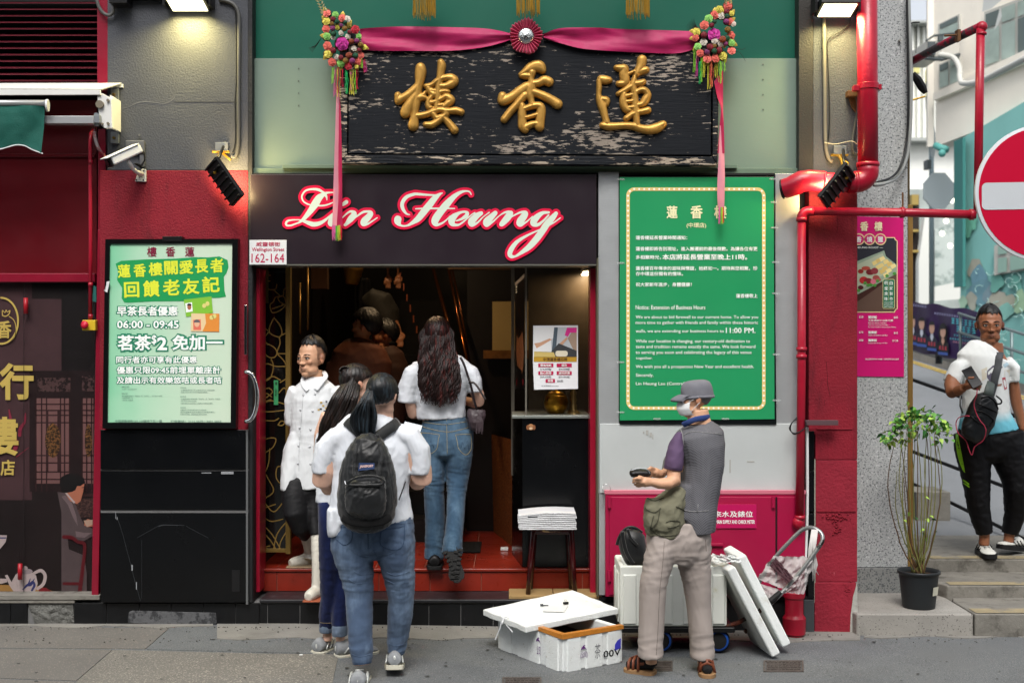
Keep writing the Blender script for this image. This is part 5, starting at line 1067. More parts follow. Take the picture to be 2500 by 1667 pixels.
cable('pale twine tied across the conduit and the thick red pipe', [(2012,348,-.03),(2040,352,-.05),(2078,345,-.06),(2092,352,-.05)], .0025, M('twine', '#b5ae98', .8))
cable('thick grey cable down the edge of the granite wall looping back to the pipe elbow', [(2218,-10,.56),(2220,60,.56),(2224,160,.56),(2224,250,.56),(2221,330,.56),(2212,390,.56),(2190,432,.5),(2160,448,.3),(2135,452,.1)], .013, M('light_grey_cable', '#8f9290', .5))
cable('black cable running beside the thick grey cable on the granite wall', [(2214,-10,.55),(2216,100,.55),(2218,250,.55),(2214,340,.55),(2200,402,.5),(2178,432,.4),(2140,446,.2)], .008, bcab)
def pipe(m, pts, r, y=None, n=20): m.tube(pts, r, n)
DP = thing('down_pipe', 'thick glossy red drain pipe coming down and turning left at the top right', 'pipe', P(2120,200,-.12))
yp = -.12; rp = 24.5/sc(yp)
m = MB(); m.tube([P(2116,-120, yp), P(2118,200, yp), P(2119,405, yp)], rp, 24); m.bd('pipe_run', pipe_red, DP,sm=1)
m = MB(); m.tube([P(2119,400, yp)]+[P(2119-30+30*cos(R_(a)),418+27*sin(R_(a)), yp) for a in range(0,91,12)]+[P(2085,446, yp), P(2070,446, yp)], rp*1.06,24); m.bd('elbow', pipe_red, DP,sm=1)
m = MB(); m.tube([P(2072,446, yp), P(2020,445, yp), P(1985,443, yp)], rp*.95,24); m.bd('pipe_run', pipe_red, DP,sm=1)
m = MB(); m.tube([P(2010,443, yp), P(1975,441, yp), P(1955,444, yp), P(1940,452, yp+.005), P(1928,457, yp+.015), P(1914,461, yp+.03)], [rp*1.05, rp*1.08, rp*1.08, rp*1.05, rp*1.0, rp*.98], 24, cap=False); m.bd('elbow', pipe_red, DP,sm=1)
MB().lathe(P(1911,462, yp+.034), [(rp*.99,-.004),(rp*1.0,.006),(rp*.8,.008),(rp*.8,-.02)], 24, axis=(-.9,.42,-.15)).bd('open_rim', M('pipe_black_rim', '#0d0a0b', .4), DP)
MB().lathe(P(2119,212, yp), [(rp*1.09,-.018),(rp*1.09,.018)], 24).pbox(2085,208,2099,221, yp-.03, yp+.02).pbox(2142,206,2153,219, yp-.03, yp+.02).bd('pipe_clamp', pipe_red, DP, bevel=.002)
for v in (402,): MB().lathe(P(2119, v, yp), [(rp*1.12,-.012),(rp*1.15,0),(rp*1.12,.012)], 24).bd('joint_ring', pipe_red, DP,sm=1)
for u in (2010,2088): MB().lathe(P(u, 445, yp), [(rp*1.1,-.01),(rp*1.13,0),(rp*1.1,.01)], 24, axis=(1,0,0)).bd('joint_ring', pipe_red, DP,sm=1)
MB().pbox(2070,221,2096,235,-.06,0).pp_([(2072,235),(2092,235),(2090,275),(2080,262)], -.02,0).bd('wall_bracket', M('rust_steel', '#5e4026', .7,.2, var=.3), DP, bevel=.002)
TP = thing('thin_red_pipe', 'thin red pipe down beside the cabinet and across to the road sign', 'pipe', P(1960,1290,-.1))
yt = -.09; rt = 10.5/sc(yt)
MB().tube([P(1957,535, yt), P(1957,900, yt), P(1952,1270, yt)], rt, 16).bd('pipe_run', pipe_red, TP,sm=1)
MB().tube([P(1957,540, yt)]+[P(1973-16*cos(R_(a)),532-16*sin(R_(a)), yt) for a in range(0,91,15)]+[P(1985,516, yt)], rt*1.12,16).bd('elbow', pipe_red, TP,sm=1)
MB().tube([P(1980,515.5, yt), P(2200,519,-.2), P(2384,524,-.34)], rt*.98,16).bd('pipe_run', pipe_red, TP,sm=1)
for u, v, yy, ax_ in ((1957,536,yt,(0,0,1)),(1957,852,yt,(0,0,1)),(1957,870,yt,(0,0,1)),(1953,1262,yt,(0,0,1)),(2203,519,-.2,(1,0,0)),(2372,524,-.33,(1,0,0))):
    MB().lathe(P(u, v, yy), [(rt*1.25,-.012),(rt*1.25,.012)], 16, axis=ax_).bd('coupling', pipe_red, TP,sm=1)
MB().ell(P(1949,1275, yt),(rt*1.4, rt*1.3, rt*1.5)).bd('bottom_elbow', pipe_red, TP,sm=1)
MB().tube([P(2204,515,-.2), P(2204,470,-.2)], .006,8).bd('spike', M('rust_steel', '#5e4026'), TP)
MB().pbox(1964,1026,2047,1038, yt-.01, yt+.03).bd('stand_off_arm', M('grey_pink_bracket', '#5b4448', .5,.2), TP, bevel=.002)
cw = MB()
for k in range(4): cw.tube([P(*p_, yt-.02-.004*k) for p_ in cr([(1946,1018+2*k),(1935,1030),(1930-k,1046),(1938,1060-k),(1955,1052),(1968,1040),(1966,1026)], 4)], .003,6)
cw = cw.bd('wire_coil', bcab,sm=1); tag(cw, 'black wire coil tied around the thin red pipe', 'wire')
PS = thing('drain_pipe', 'fat red drain pipe socket standing on the ground beside the corner pillar', 'pipe', P(1938,1566,-.12))
ys = -.13; c0 = P(1939,1567, ys); k_ = 1/sc(ys)
MB().lathe(c0, [(22*k_, 0),(22*k_, 18*k_),(27*k_, 22*k_),(28*k_, 60*k_),(24*k_, 66*k_),(22*k_, 70*k_),(22*k_, 106*k_),(25*k_, 110*k_),(25*k_, 122*k_),(20*k_, 124*k_)], 28).bd('socket', pipe_red, PS, sm=False, bevel=.002)
MP = thing('menu_poster', 'tall magenta roast meat menu poster on the granite wall, cut off by the red pillar', 'poster', P(2150,918,.58))
mg = M('menu_magenta', '#c4126b', .4)
flat('sheet', [(2040,527),(2206,531),(2207,920),(2040,918)], .594, mg, MP)
Q2 = lambda x, y: (1880+x/2.8,500+y/2.8); yb = .592
def mt_(s, x0, y0, x1, y1, mat=wht_ink, off=.01, y=yb-.003): a = Q2(x0, y0); b = Q2(x1, y1); return text(s, a[0], a[1], b[0], b[1], y, mat, MP, off)
def mf(pts, c, d, name='print_shape'): return flat(name, [Q2(*p_) for p_ in pts], yb-.0003*d, M('menu'+c, c, .45), MP)
mt_('香', 615,116,672,180, M('menu_cream', '#e9dfb4', .5),.03); mt_('樓', 712,116,768,180, M('menu_cream', '#e9dfb4', .5),.03)
fr_ = [(450,222),(852,222),(858,238),(872,246),(872,712),(858,720),(852,736),(450,736)]; mf(fr_, '#e3cf9a', 1, 'print_border')
mf([(450,228),(848,228),(853,241),(866,249),(866,708),(854,716),(848,730),(450,730)], '#282b33', 2)
mf([(450,640),(600,610),(866,470),(866,708),(854,716),(848,730),(450,730)], '#5b463b', 3); mf([(450,600),(600,575),(768,495),(800,520),(600,660),(450,690)], '#3c1f18', 3.5)
mf([(560,400),(780,312),(792,352),(868,412),(866,470),(600,612),(560,590)], '#8da08b', 4); mf([(580,415),(770,330),(782,362),(858,425),(600,590),(580,570)], '#a9b39a', 5)
for k, pts in enumerate(((700,392),(725,376),(750,364),(775,385),(800,400),(825,415),(742,410),(768,430),(795,445),(725,420),(750,450),(775,475))):
    x, y = pts; mf([(x-4,y),(x+26,y-14),(x+40,y+6),(x+8,y+26)], ('#d9c47c', '#cdb26a', '#e2d190')[k % 3], 6+k*.2)
for k, (x, y, w, h, c) in enumerate(((600,440,40,30,'#8e2a22'),(625,420,60,28,'#a84a3a'),(655,440,60,40,'#6e1e24'),(610,490,60,50,'#b02a2a'),(690,430,50,45,'#84343a'),(640,500,60,40,'#7a2228'),(700,480,50,40,'#93433c'),(600,550,40,30,'#4a1218'),(720,500,40,25,'#a05048'))):
    mf(arc(x+w/2, y+h/2, w/2, h/2,0,360,12)[:-1], c, 9+k*.2)
mf(arc(706,525,20,18,0,360,12)[:-1], '#c46a7c', 12)
for x, y in ((650,535),(670,550),(690,548),(715,550),(735,520),(800,485),(850,470),(605,585)): mf(arc(x, y, 13,11,0,360,7)[:-1], '#4a8a3a', 12.5)
for x, s in ((607, '香'),(680, '燒'),(755, '臘')):
    mf(arc(x, 236,40,40,0,360,24)[:-1], '#e3cf9a', 10); mf(arc(x, 236,33,33,0,360,24)[:-1], '#c4126b', 11); mt_(s, x-19,216, x+19,258, wht_ink, .02, yb-.0045)
mt_('HEUNG ROAST —', 590,286,772,299, wht_ink, .015, yb-.0045)
mf(rrect(770,508,852,710,10), '#e3cf9a', 13); mf(rrect(773,511,849,707,8), '#0f6a4a', 14)
for k, s in enumerate('自家製作'): mt_(s, 817,522+36*k, 839,548+36*k, wht_ink, .01, yb-.0055)
for k, s in enumerate('明爐燒味'): mt_(s, 782,522+36*k, 804,548+36*k, wht_ink, .01, yb-.0055)
mf([(810.5,520),(812,520),(812,656),(810.5,656)], '#e3cf9a', 15)
for k, s in enumerate(('Homemade', 'Roasted Meats,', 'Fresh from', 'the Oven.')): mt_(s, 781,661+11*k, 842,669+11*k, wht_ink, .005, yb-.0055)
for s, x0, y0, x1, y1, o_ in (('$58',609,759,637,776,.01),('雙拼飯',671,758,731,779,.03),('$65',846,762,874,779,.01),('叉燒/燒腩仔/油雞/切雞',671,783,841,798,.005),('BBQ Duo Platter with Rice',671,804,795,813,.01),('Char Siu / Roasted Pork Belly /',671,818,816,827,0),('Soy Sauce Chicken / House Style Chicken',671,832,862,842,0),('$78',609,864,637,880,.01),('雞髀飯',671,862,731,882,.03),('$65',846,868,874,884,.01),('Chicken Drumstick with Rice',671,887,803,896,0),('$88',609,918,637,934,.01),('鵝髀飯',671,916,731,936,.03),('$128',836,921,874,937,.01),('Roasted Goose Leg with Rice',671,941,803,950,0),('歡迎追蹤我們的社交媒體，以獲得最新資訊及優惠',652,1049,880,1060,.005)):
    mt_(s, x0, y0, x1, y1, wht_ink, o_)
NS = thing('no_entry_sign', 'large round red no entry sign with white bar on a red pipe frame', 'road sign', P(2500,480,-.33))
ysg = -.36; cN = P(2545,472, ysg); RR = 167/sc(ysg)
MB().lathe(cN, [(RR, 0),(RR, .02),(RR*.955,.024)], 72, axis=(0,-1,0)).bd('rim', M('sign_white', '#c6cace', .4), NS)
MB().lathe(cN+V3((0,-.0245,0)), [(RR*.953,0),(RR*.953,.002)], 72, axis=(0,-1,0)).bd('disc', M('sign_red', '#b4052f', .35), NS)
fl = rrect(2397,444,2695,510,12,6)
mobj('bar', [P(u, v-.018*(u-2545), ysg-.029) for u, v in fl], [tuple(range(len(fl)))], M('sign_bar', '#b9bec2', .45, bump=.3, bS=300), NS)
NF = thing('sign_frame', 'red pipe frame reaching out from the granite wall to hold the road sign', 'frame', P(2400,300,-.3))
MB().tube([P(2200,165,.75), P(2290,115,.35), P(2392,66,-.3)], .026,16).bd('pipe_run', M('worn_red_pipe', '#8e1030', .4, col2='#3d3538', c2S=7, c2lo=.45, c2hi=.5, c2stretch=(.4,1,2), bump=.4), NF,sm=1)
MB().tube([P(2394,70,-.3), P(2391,250,-.3), P(2387,520,-.3)], .0255,16).bd('pipe_run', pipe_red, NF,sm=1)
MB().ell(P(2397,66,-.3),(.034,.034,.034)).lathe(P(2396,80,-.3), [(.031,-.015),(.031,.0)], 16).bd('elbow', pipe_red, NF,sm=1)
MB().pbox(2338,72,2346,100,-.1,-.05).tube([P(2306,88,-.05), P(2336,86,-.1)], .007,6).bd('clamp', M('rust_steel', '#5e4026'), NF)
sl2 = thing('spot_light', 'small black spotlight seen edge-on hanging from the granite wall corner', 'spotlight', P(2245,200,.7))
MB().tube([P(2228,180,.6), P(2240,195,.6), P(2252,215,.6), P(2260,228,.6)], [.02,.03,.03,.016], 8).bd('housing', blk_pl, sl2)
MB().tube([P(2226,245,.6), P(2258,236,.6)], .007,6).bd('bracket', M('gold_bracket', '#a88532'), sl2)
cable('thin black wire with clip at the top of the granite wall corner', [(2218,62,.56),(2228,56,.56),(2245,55,.56)], .005, bcab)
cable('thin wire dangling in front of the pale building near the granite wall', [(2239,58,.6),(2238,90,.6),(2236,130,.6)], .002, bcab)
rd = MB()
cols = []
for i in range(13):
    f = i/12; x = 2.3+f*14
    cols.append(x)
def kerbline(t):
    a = P(2150,852,16.5); b = P(2500,962,8.2); c = P(2900,1090,5.5)
    return a.lerp(b, t*2) if t < .5 else b.lerp(c, t*2-1)
nn = 12
for i in range(nn+1):
    t = i/nn; far = kerbline(t); near = V3((2.5+t*6,1.98,.262-.0*t))
    for j in range(7):
        rd.v.append(tuple(near.lerp(far, j/6)))
rd.f = [(i*7+j, (i+1)*7+j, (i+1)*7+j+1, i*7+j+1) for i in range(nn) for j in range(6)]
rd.bd('side_road', M('pale_asphalt', '#74777a', .8, var=.1, vS=1, bump=.3, bS=80), kind='structure')
kb = MB(); kd = MB()
for i in range(nn):
    a, b = kerbline(i/nn), kerbline((i+1)/nn); h = V3((0,0,.13)); back = V3((.35,1.3,.0))
    kb.add([a, b, b+h, a+h, a+h+back, b+h+back], [(0,1,2,3),(3,2,5,4)])
kb.bd('far_kerb', conc, kind='structure')
yl = MB()
for off in (.35,.62):
    for i in range(nn):
        for w in ((0,.1),):
            a, b = kerbline(i/nn), kerbline((i+1)/nn); n1_ = V3((2.5+i/nn*6,1.98,.262)); n2_ = V3((2.5+(i+1)/nn*6,1.98,.262))
            da = (n1_-a).normalized(); db = (n2_-b).normalized(); up_ = V3((0,0,.012))
            yl.add([a+da*off+up_, b+db*off+up_, b+db*(off+.12)+up_, a+da*(off+.12)+up_], [(0,1,2,3)])
yl.bd('double_yellow_line', M('road_yellow', '#c9a93a', .7), kind='structure')
hb = MB().box(X(2228,2.6), X(2311,2.6),2.5,2.9,.2, Z(1197,2.6)).bd('kerb_block', conc_d, bevel=.01); tag(hb, 'dark weathered concrete block behind the potted plant at the side road', 'block')
HRl = thing('handrail', 'thin black three-bar handrail running down along the side road steps', 'railing', (3.4,3,.3))
for va, vb in ((905,1030),(1080,1213),(1158,1325)):
    MB().tube([P(2170, va-3,3.3), P(2228, va+22,3.0), P(2520, vb, 1.72), P(2900, vb+140,.7)], .016,8).bd('bar', blk_pl, HRl,sm=1)
for u, y in ((2640,1.3),): MB().tube([P(u, 1060, y),(P(u, 1060, y).x, y, .27)], .02,8).bd('post', blk_pl, HRl,sm=1)
def wallq(m, pts): m.add([P(*p_) for p_ in pts], [(0,1,2,3)])
PB = thing('pale_corner_building', 'pale rendered building with bay windows above the teal mural wall', 'building', P(2400,200,10))
pale = M('pale_render', '#efe9dc', .8, var=.06, vS=1, dirt='#cfc8ba', dlo=.6, dhi=.8, dS=1.2, dstretch=(1,1,.4), bump=.2, bS=20)
def plane_y(u, u0, y0, u1, y1): return 1/(1/(y0+8)+(u-u0)/(u1-u0)*(1/(y1+8)-1/(y0+8)))-8
def yb_(u): return plane_y(u, 2280,13,2720,9.5)
def bq(u0, v0a, v0b, u1, v1a, v1b, off=0.0): return [P(u0, v0b, yb_(u0)-off), P(u1, v1b, yb_(u1)-off), P(u1, v1a, yb_(u1)-off), P(u0, v0a, yb_(u0)-off)]
def thick(name, qd, d, mat, parent, bevel=0):
    nrm = (qd[1]-qd[0]).cross(qd[3]-qd[0]).normalized()
    if nrm.y > 0: nrm = -nrm
    vs = [p for p in qd]+[p-nrm*d for p in qd]
    return mobj(name, vs, [(0,1,2,3),(4,7,6,5),(0,4,5,1),(1,5,6,2),(2,6,7,3),(3,7,4,0)], mat, parent, bevel=bevel)
thick('upper_wall', bq(2280,-400,228,2720,-500,60),.4, pale, PB)
thick('lower_band', bq(2278,228,246,2720,20,60,.15),.5, pale, PB)
thick('lower_wall', bq(2284,240,358,2720,60,190),.3, pale, PB)
thick('side_wall', [P(2280,358,13), P(2280,-400,13), P(2276,-420,15), P(2276,358,15)], .1, pale, PB)
fw = M('window_frame_white', '#b9b9b2', .5); gl = M('dim_blue_glass', '#9fb0a8', .2, var=.2, vS=3); gl_d = M('dark_glass', '#5b6866', .15)
def window(u0, v0, u1, v1, sk, nmul, parent=PB, mat=gl, off=.05, panes=None):
    w = thick('window', [P(u0, v1, yb_(u0)-off), P(u1, v1-sk, yb_(u1)-off), P(u1, v0-sk*1.15, yb_(u1)-off), P(u0, v0, yb_(u0)-off)], .06, fw, parent)
    for k in range(nmul):
        a = (k+.08)/nmul; b = (k+.92)/nmul; ua = u0+(u1-u0)*a; ub = u0+(u1-u0)*b
        for (h0, h1) in ((.05,.30),(.34,.95)):
            va0 = v0-sk*1.15*a+(v1-sk*a-(v0-sk*1.15*a))*h0; va1 = v0-sk*1.15*a+(v1-sk*a-(v0-sk*1.15*a))*h1
            vb0 = v0-sk*1.15*b+(v1-sk*b-(v0-sk*1.15*b))*h0; vb1 = v0-sk*1.15*b+(v1-sk*b-(v0-sk*1.15*b))*h1
            mm = mat if (k+int(h0 > .2)) % 3 else gl_d
            mobj('pane', [P(ua, va1, yb_(ua)-off-.02), P(ub, vb1, yb_(ub)-off-.02), P(ub, vb0, yb_(ub)-off-.02), P(ua, va0, yb_(ua)-off-.02)], [(0,1,2,3)], mm, w)
window(2403,30,2560,168,52,4)
window(2290,60,2342,108,22,1, mat=gl)
window(2292,158,2342,220,20,2, mat=gl)
for k, pts in enumerate((((2398,30),(2420,22),(2446,0),(2432,-22),(2402,-6)),((2427,75),(2438,60),(2446,40),(2442,20),(2436,40)))):
    mobj('open_sash', [P(u, v, yb_(u)-.5) for u, v in pts], [tuple(range(5))], M('sash_white', '#c9ccc8', .3), PB)
AC = thing('air_conditioner', 'old window air conditioner with cage sticking out of the pale building', 'air conditioner', P(2300,115,12.3))
MB().pbox(2262,98,2300,140,12.0,12.8).bd('casing', M('ac_beige', '#b5b3aa', .5), AC, bevel=.02)
MB().add([P(2300,98,12.0), P(2342,84,12.3), P(2342,132,12.3), P(2300,140,12.0)], [(0,1,2,3)]).bd('side', M('ac_beige2', '#cfcdc6', .5), AC)
MB().pbox(2266,102,2284,134,11.95,12.0).pbox(2292,88,2304,100,11.9,11.96).bd('grille', M('ac_dark', '#4b5254', .5), AC)
MB().tube([P(2258,142,12.0), P(2300,146,12.0), P(2342,134,12.3)], .03,6).tube([P(2262,100,12.0), P(2280,88,12.2), P(2342,80,12.3)], .02,6).bd('support_bracket', M('ac_dark', '#4b5254', .5), AC)
cable('pale drain hose looping along the pale building below the air conditioner', [(2290,134,12.0),(2325,140,12.0),(2342,165,11.9),(2344,192,11.8),(2352,204,11.6),(2390,200,10.9),(2440,176,9.9),(2510,140,8.6)], .045, M('hose_white', '#c2c2bb', .6))
MW = thing('mural_wall', 'teal painted wall with pastel flower mural and white line drawings', 'wall', P(2420,700,10))
def ym(u): return plane_y(u, 2345,12.2,2720,9.4)
teal = M('mural_teal', '#7fb9b4', .7, var=.08, vS=1.2)
def mq(pts, off=0): return [P(u, v, ym(u)-off) for u, v in pts]
thick('wall_face', mq([(2345,900),(2720,1070),(2720,120),(2345,340)]),.3, teal, MW)
def mural(pts, c, off):
    k = srgb(c); t0 = srgb('#86bcb6'); m = M('mural'+c, tuple(.5*k[i]+.5*t0[i] for i in range(3)),.8, var=.12, vS=4)
    mobj('mural_patch', mq(pts, off), [tuple(range(len(pts)))], m, MW)
for k, (cx, cy, rx, ry, c) in enumerate(((2382,655,18,30,'#c08a70'),(2368,720,12,22,'#3e6f8e'),(2388,690,20,40,'#4a5a94'),(2400,715,32,28,'#3f4a80'),(2372,735,14,20,'#b98a74'),(2425,725,22,30,'#6a4a7a'),(2438,735,26,30,'#c08a70'),(2462,745,24,30,'#c0906e'),(2455,760,18,20,'#7ab0a0'),(2364,555,12,22,'#3f9a6c'),(2376,540,10,18,'#4aa878'),(2400,800,24,26,'#c69a80'),(2480,690,14,24,'#3d8a74'),(2490,735,14,36,'#a4b06a'),(2432,690,16,24,'#3d8a74'),(2350,740,10,16,'#b4c49a'))):
    n = 15; pts = [(cx+rx*(1+.28*sin(3*a+k))*cos(a), cy+ry*(1+.25*cos(2*a+k))*sin(a)) for a in [pi2*i/n for i in range(n)]]
    mural(pts, c, .02+k*.003)
ml = MB()
for k in range(34):
    cx, cy = ru(2350,2500), ru(640,890); a0 = random.random()*6; r = ru(8,22)
    pts = [(cx+r*cos(a0+t*.6)*(.4+t*.12), cy+r*sin(a0+t*.6)*(.4+t*.12)) for t in range(6)]
    ml.tube(mq(pts, .085),.006,4)
ml.bd('mural_line', M('mural_white', '#a9cfc9', .7), MW, kind='stuff')
w_ = thick('window', [P(2427,672,ym(2427)-.1), P(2520,655,ym(2520)-.1), P(2520,578,ym(2520)-.1), P(2427,600,ym(2427)-.1)], .1, fw, MW)
for pts in (((2436,667),(2458,663),(2458,628),(2436,631)),((2466,661),(2520,652),(2520,620),(2466,626)),((2436,622),(2458,619),(2458,598),(2436,602)),((2466,617),(2520,610),(2520,590),(2466,596))):
    mobj('pane', [P(u, v, ym(u)-.13) for u, v in pts], [(0,1,2,3)], M('pale_teal_glass', '#8fb0a4', .2), w_)
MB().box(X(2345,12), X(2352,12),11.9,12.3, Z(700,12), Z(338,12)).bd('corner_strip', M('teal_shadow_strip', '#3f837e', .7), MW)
WB = thing('white_building', 'bright white ribbed building at the far end of the side street', 'building', P(2255,300,30))
wt = M('white_cladding', '#f0f1ea', .7, var=.03); WB2 = MB().pbox(2120,52,2400,740,30,34).bd('wall', wt, WB)
for k in range(14): MB().pbox(2128+k*14,56,2133+k*14,336,29.8,30.0).bd('rib', wt, WB)
for r in ((2232,150,2246,178),(2262,170,2274,200),(2262,215,2274,235)): MB().pbox(*r, 29.7,29.9).bd('yellow_panel', M('pale_yellow', '#d6cf8a', .6), WB)
for q_ in ((336,344,29.5),(50,56,29.4)): MB().pbox(2120, q_[0], 2400, q_[1], q_[2], 30).bd('ledge', M('grey_ledge', '#a4a8a4', .7), WB)
SF = thing('street_shops', 'blurred shop fronts with white awnings and bright lamps below the white building', 'building', P(2290,600,20))
MB().pbox(2180,462,2420,770,22,24).bd('wall', M('shop_pale_wall', '#9fa8a4', .7, var=.25, vS=2), SF)
MB().pbox(2226,475,2244,735,19.5,20).bd('dark_opening', M('shop_dark', '#2c2420', .6, var=.5, vS=3), SF)
MB().pbox(2226,475,2243,500,19.3,19.5).pbox(2226,560,2243,566,19.3,19.5).pbox(2226,610,2243,616,19.3,19.5).bd('shelf', M('ochre_sign', '#a08a4c', .6), SF)
MB().pp_([(2243,640),(2258,530),(2272,528),(2272,745),(2243,742)], 19.2,19.4).pp_([(2282,700),(2344,688),(2344,730),(2282,735)], 19.2,19.4).bd('white_hoarding', M('hoarding_white', '#d9dbd5', .6), SF)
MB().pp_([(2282,560),(2344,540),(2344,690),(2282,700)], 19.6,19.8).bd('canopy', M('canopy_white', '#bcc6c2', .6, dirt='#8c9a96', dlo=.5, dhi=.6, dS=2), SF)
for u, v in ((2310,540),(2325,490),(2334,490),(2300,570),(2320,600),(2296,520),(2335,575)):
    MB().ell(P(u, v, 18.8),.055,8,5).bd('lamp', M('street_bulb', '#fff3d0', .4, emit=(1,.95,.8), estr=2.5), SF,sm=1)
LPo = thing('road_sign_pole', 'grey pole carrying the back of an octagonal sign and a narrow sign', 'road sign', P(2275,740,14))
gp_ = M('galvanised_pole', '#7f9196', .4,.4)
MB().tube([P(2274,310,14), P(2274,760,14)], 6/sc(14),12).bd('pole', gp_, LPo,sm=1)
MB().prism([(X(2283,14)+39/sc(14)*cos(R_(22.5+45*k)), Z(469,14)+47/sc(14)*sin(R_(22.5+45*k))) for k in range(8)], 13.8,13.86).bd('octagon_plate', M('sign_back_grey', '#b4bec0', .5,.1), LPo)
MB().prism([(X(2269,14)+6/sc(14)*cos(R_(30*k)), Z(350,14)+40/sc(14)*sin(R_(30*k))) for k in range(12)], 13.8,13.86).bd('narrow_plate', M('sign_back_grey', '#8d9a9e'), LPo)
MB().pbox(2264,390,2274,412,13.7,13.9).bd('clamp', M('ac_dark', '#4b5254'), LPo)
LJ = thing('teal_pipe_bracket', 'small teal pipe stub under the ledge of the pale building', 'pipe', P(2300,362,12.5))
MB().tube([P(2284,355,12.6), P(2297,362,12.5), P(2312,366,12.4)], .06,8).ell(P(2300,375,12.4),.06).bd('stub', M('teal_pipe', '#5aa39c', .6), LJ,sm=1)
BN = thing('campaign_banner', 'dark purple banner with four portraits and turquoise slogan tied along the kerb', 'banner', P(2300,870,9))
def ybn(u): return 11.0-(u-2226)*.012
def bv(u, f): # f 0 top 1 bottom
    t = (u-2226)/160; top = 735+t*24+2.5*sin(u*.09); bot = 856+t*32+2*sin(u*.12+1); return top+(bot-top)*f
vs = []; fs = []; nu = 36
for i in range(nu+1):
    u = 2190+(2420-2190)*i/nu
    for j in range(5): vs.append(P(u, bv(u, j/4), ybn(u)+.05*sin(u*.11+j*.3)))
fs = [(i*5+j, (i+1)*5+j, (i+1)*5+j+1, i*5+j+1) for i in range(nu) for j in range(4)]
mobj('cloth', vs, fs, grad_mat('banner_purple', [(0, '#1c1420'),(.5, '#2b1838'),(1, '#38225a')], 0, P(2200,800,10).x, P(2420,800,9).x, .5), BN,sm=1)
def bf(pts, c, off=.1, name='print_shape'): mobj(name, [P(u, v, ybn(u)-off) for u, v in pts], [tuple(range(len(pts)))], M('banner'+c, c, .5), BN)
def blk_print(u0, v0, u1, v1, n, c):
    st = []
    for k in range(n):
        a = u0+(u1-u0)*(k+.1)/n; b = u0+(u1-u0)*(k+.85)/n; h = v1-v0; dv = (a-u0)*.14
        for f in (.1,.5,.9): st.append([(a+random.random()*.5, v0+dv+h*f, h*.09),(b-random.random()*.5, v0+dv+h*f, h*.09)])
        st.append([((a+b)/2, v0+dv, h*.08),((a+b)/2+ru(-1,1), v1+dv, h*.08)])
    m = MB()
    for s_ in st:
        (a, va, r),(b, vb, _) = s_; vert = abs(b-a) < 2
        q = [(a-r, va),(a+r, va),(b+r, vb),(b-r, vb)] if vert else [(a, va-r),(b, vb-r),(b, vb+r),(a, va+r)]
        m.add([P(u, v, ybn(u)-.17) for u, v in q], [(0,1,2,3)])
    m.bd('blurred_print', M('banner'+c, c, .5), BN, kind='stuff')
for k, (u, v, hw, hair) in enumerate(((2229,785,6,0),(2250,790,8,0),(2275,800,7.5,0),(2302,810,8,1))):
    suitc = '#141018' if hair else '#222436'
    bf([(u-hw*2, v+52+(u-2226)*.1),(u-hw*1.7, v+28),(u-hw*.6, v+18),(u+hw*.6, v+18),(u+hw*1.7, v+30),(u+hw*1.8, v+56)], suitc, .1)
    if hair: bf(arc(u, v+4, hw*1.3,26,0,360,14)[:-1], '#0e0a0c', .11)
    bf([(u-hw*.3, v+10),(u+hw*.3, v+10),(u+hw*.5, v+24),(u, v+34),(u-hw*.5, v+24)], '#c9ccd8' if not hair else '#c79a84', .12)
    bf(arc(u, v, hw*.85,15,0,360,14)[:-1], '#c59a84', .13)
    bf(arc(u, v-7, hw*.9,9,180,360,8), '#141014', .14)
    blk_print(u-hw*1.3, v+34, u+hw*1.3, v+43,3, '#c03a4a')
    bf([(u-hw*1.5, v+48),(u+hw*1.5, v+51),(u+hw*1.5, v+58),(u-hw*1.5, v+55)], '#3a56a0', .15)
for a_ in ((2322,776,2384,790,6,'#4bb6c4'),(2334,795,2384,809,4,'#4bb6c4'),(2328,816,2384,820,9,'#4bb6c4'),(2318,824,2384,828,11,'#4bb6c4'),(2326,832,2370,836,8,'#c88aa0'),(2280,762,2340,767,10,'#9a9ac0'),(2228,742,2262,747,6,'#9a9ac0')): blk_print(*a_)
for u in (2292,2400): MB().tube([P(u, 862, ybn(u)+.1), P(u, 888, ybn(u)+.1)], .05,8).bd('post', blk_pl, BN)
MR = thing('kerb_railing', 'pale steel pedestrian railing in front of the teal mural', 'railing', P(2450,850,9))
for a, b in (((2340,765),(2700,880)),((2340,810),(2700,930)),((2380,870),(2700,975))):
    MB().tube([P(*a, ybn(a[0])-.2), P(*b, ybn(b[0])-.2)], .02,6).bd('bar', M('grey_rail', '#6f7f80', .4,.4), MR,sm=1)
for u, v0, v1 in ((2345,765,890),(2470,805,935)): MB().tube([P(u, v0, ybn(u)-.2), P(u, v1+20, ybn(u)-.2)], .02,6).bd('post', M('grey_rail', '#6f7f80'), MR,sm=1)
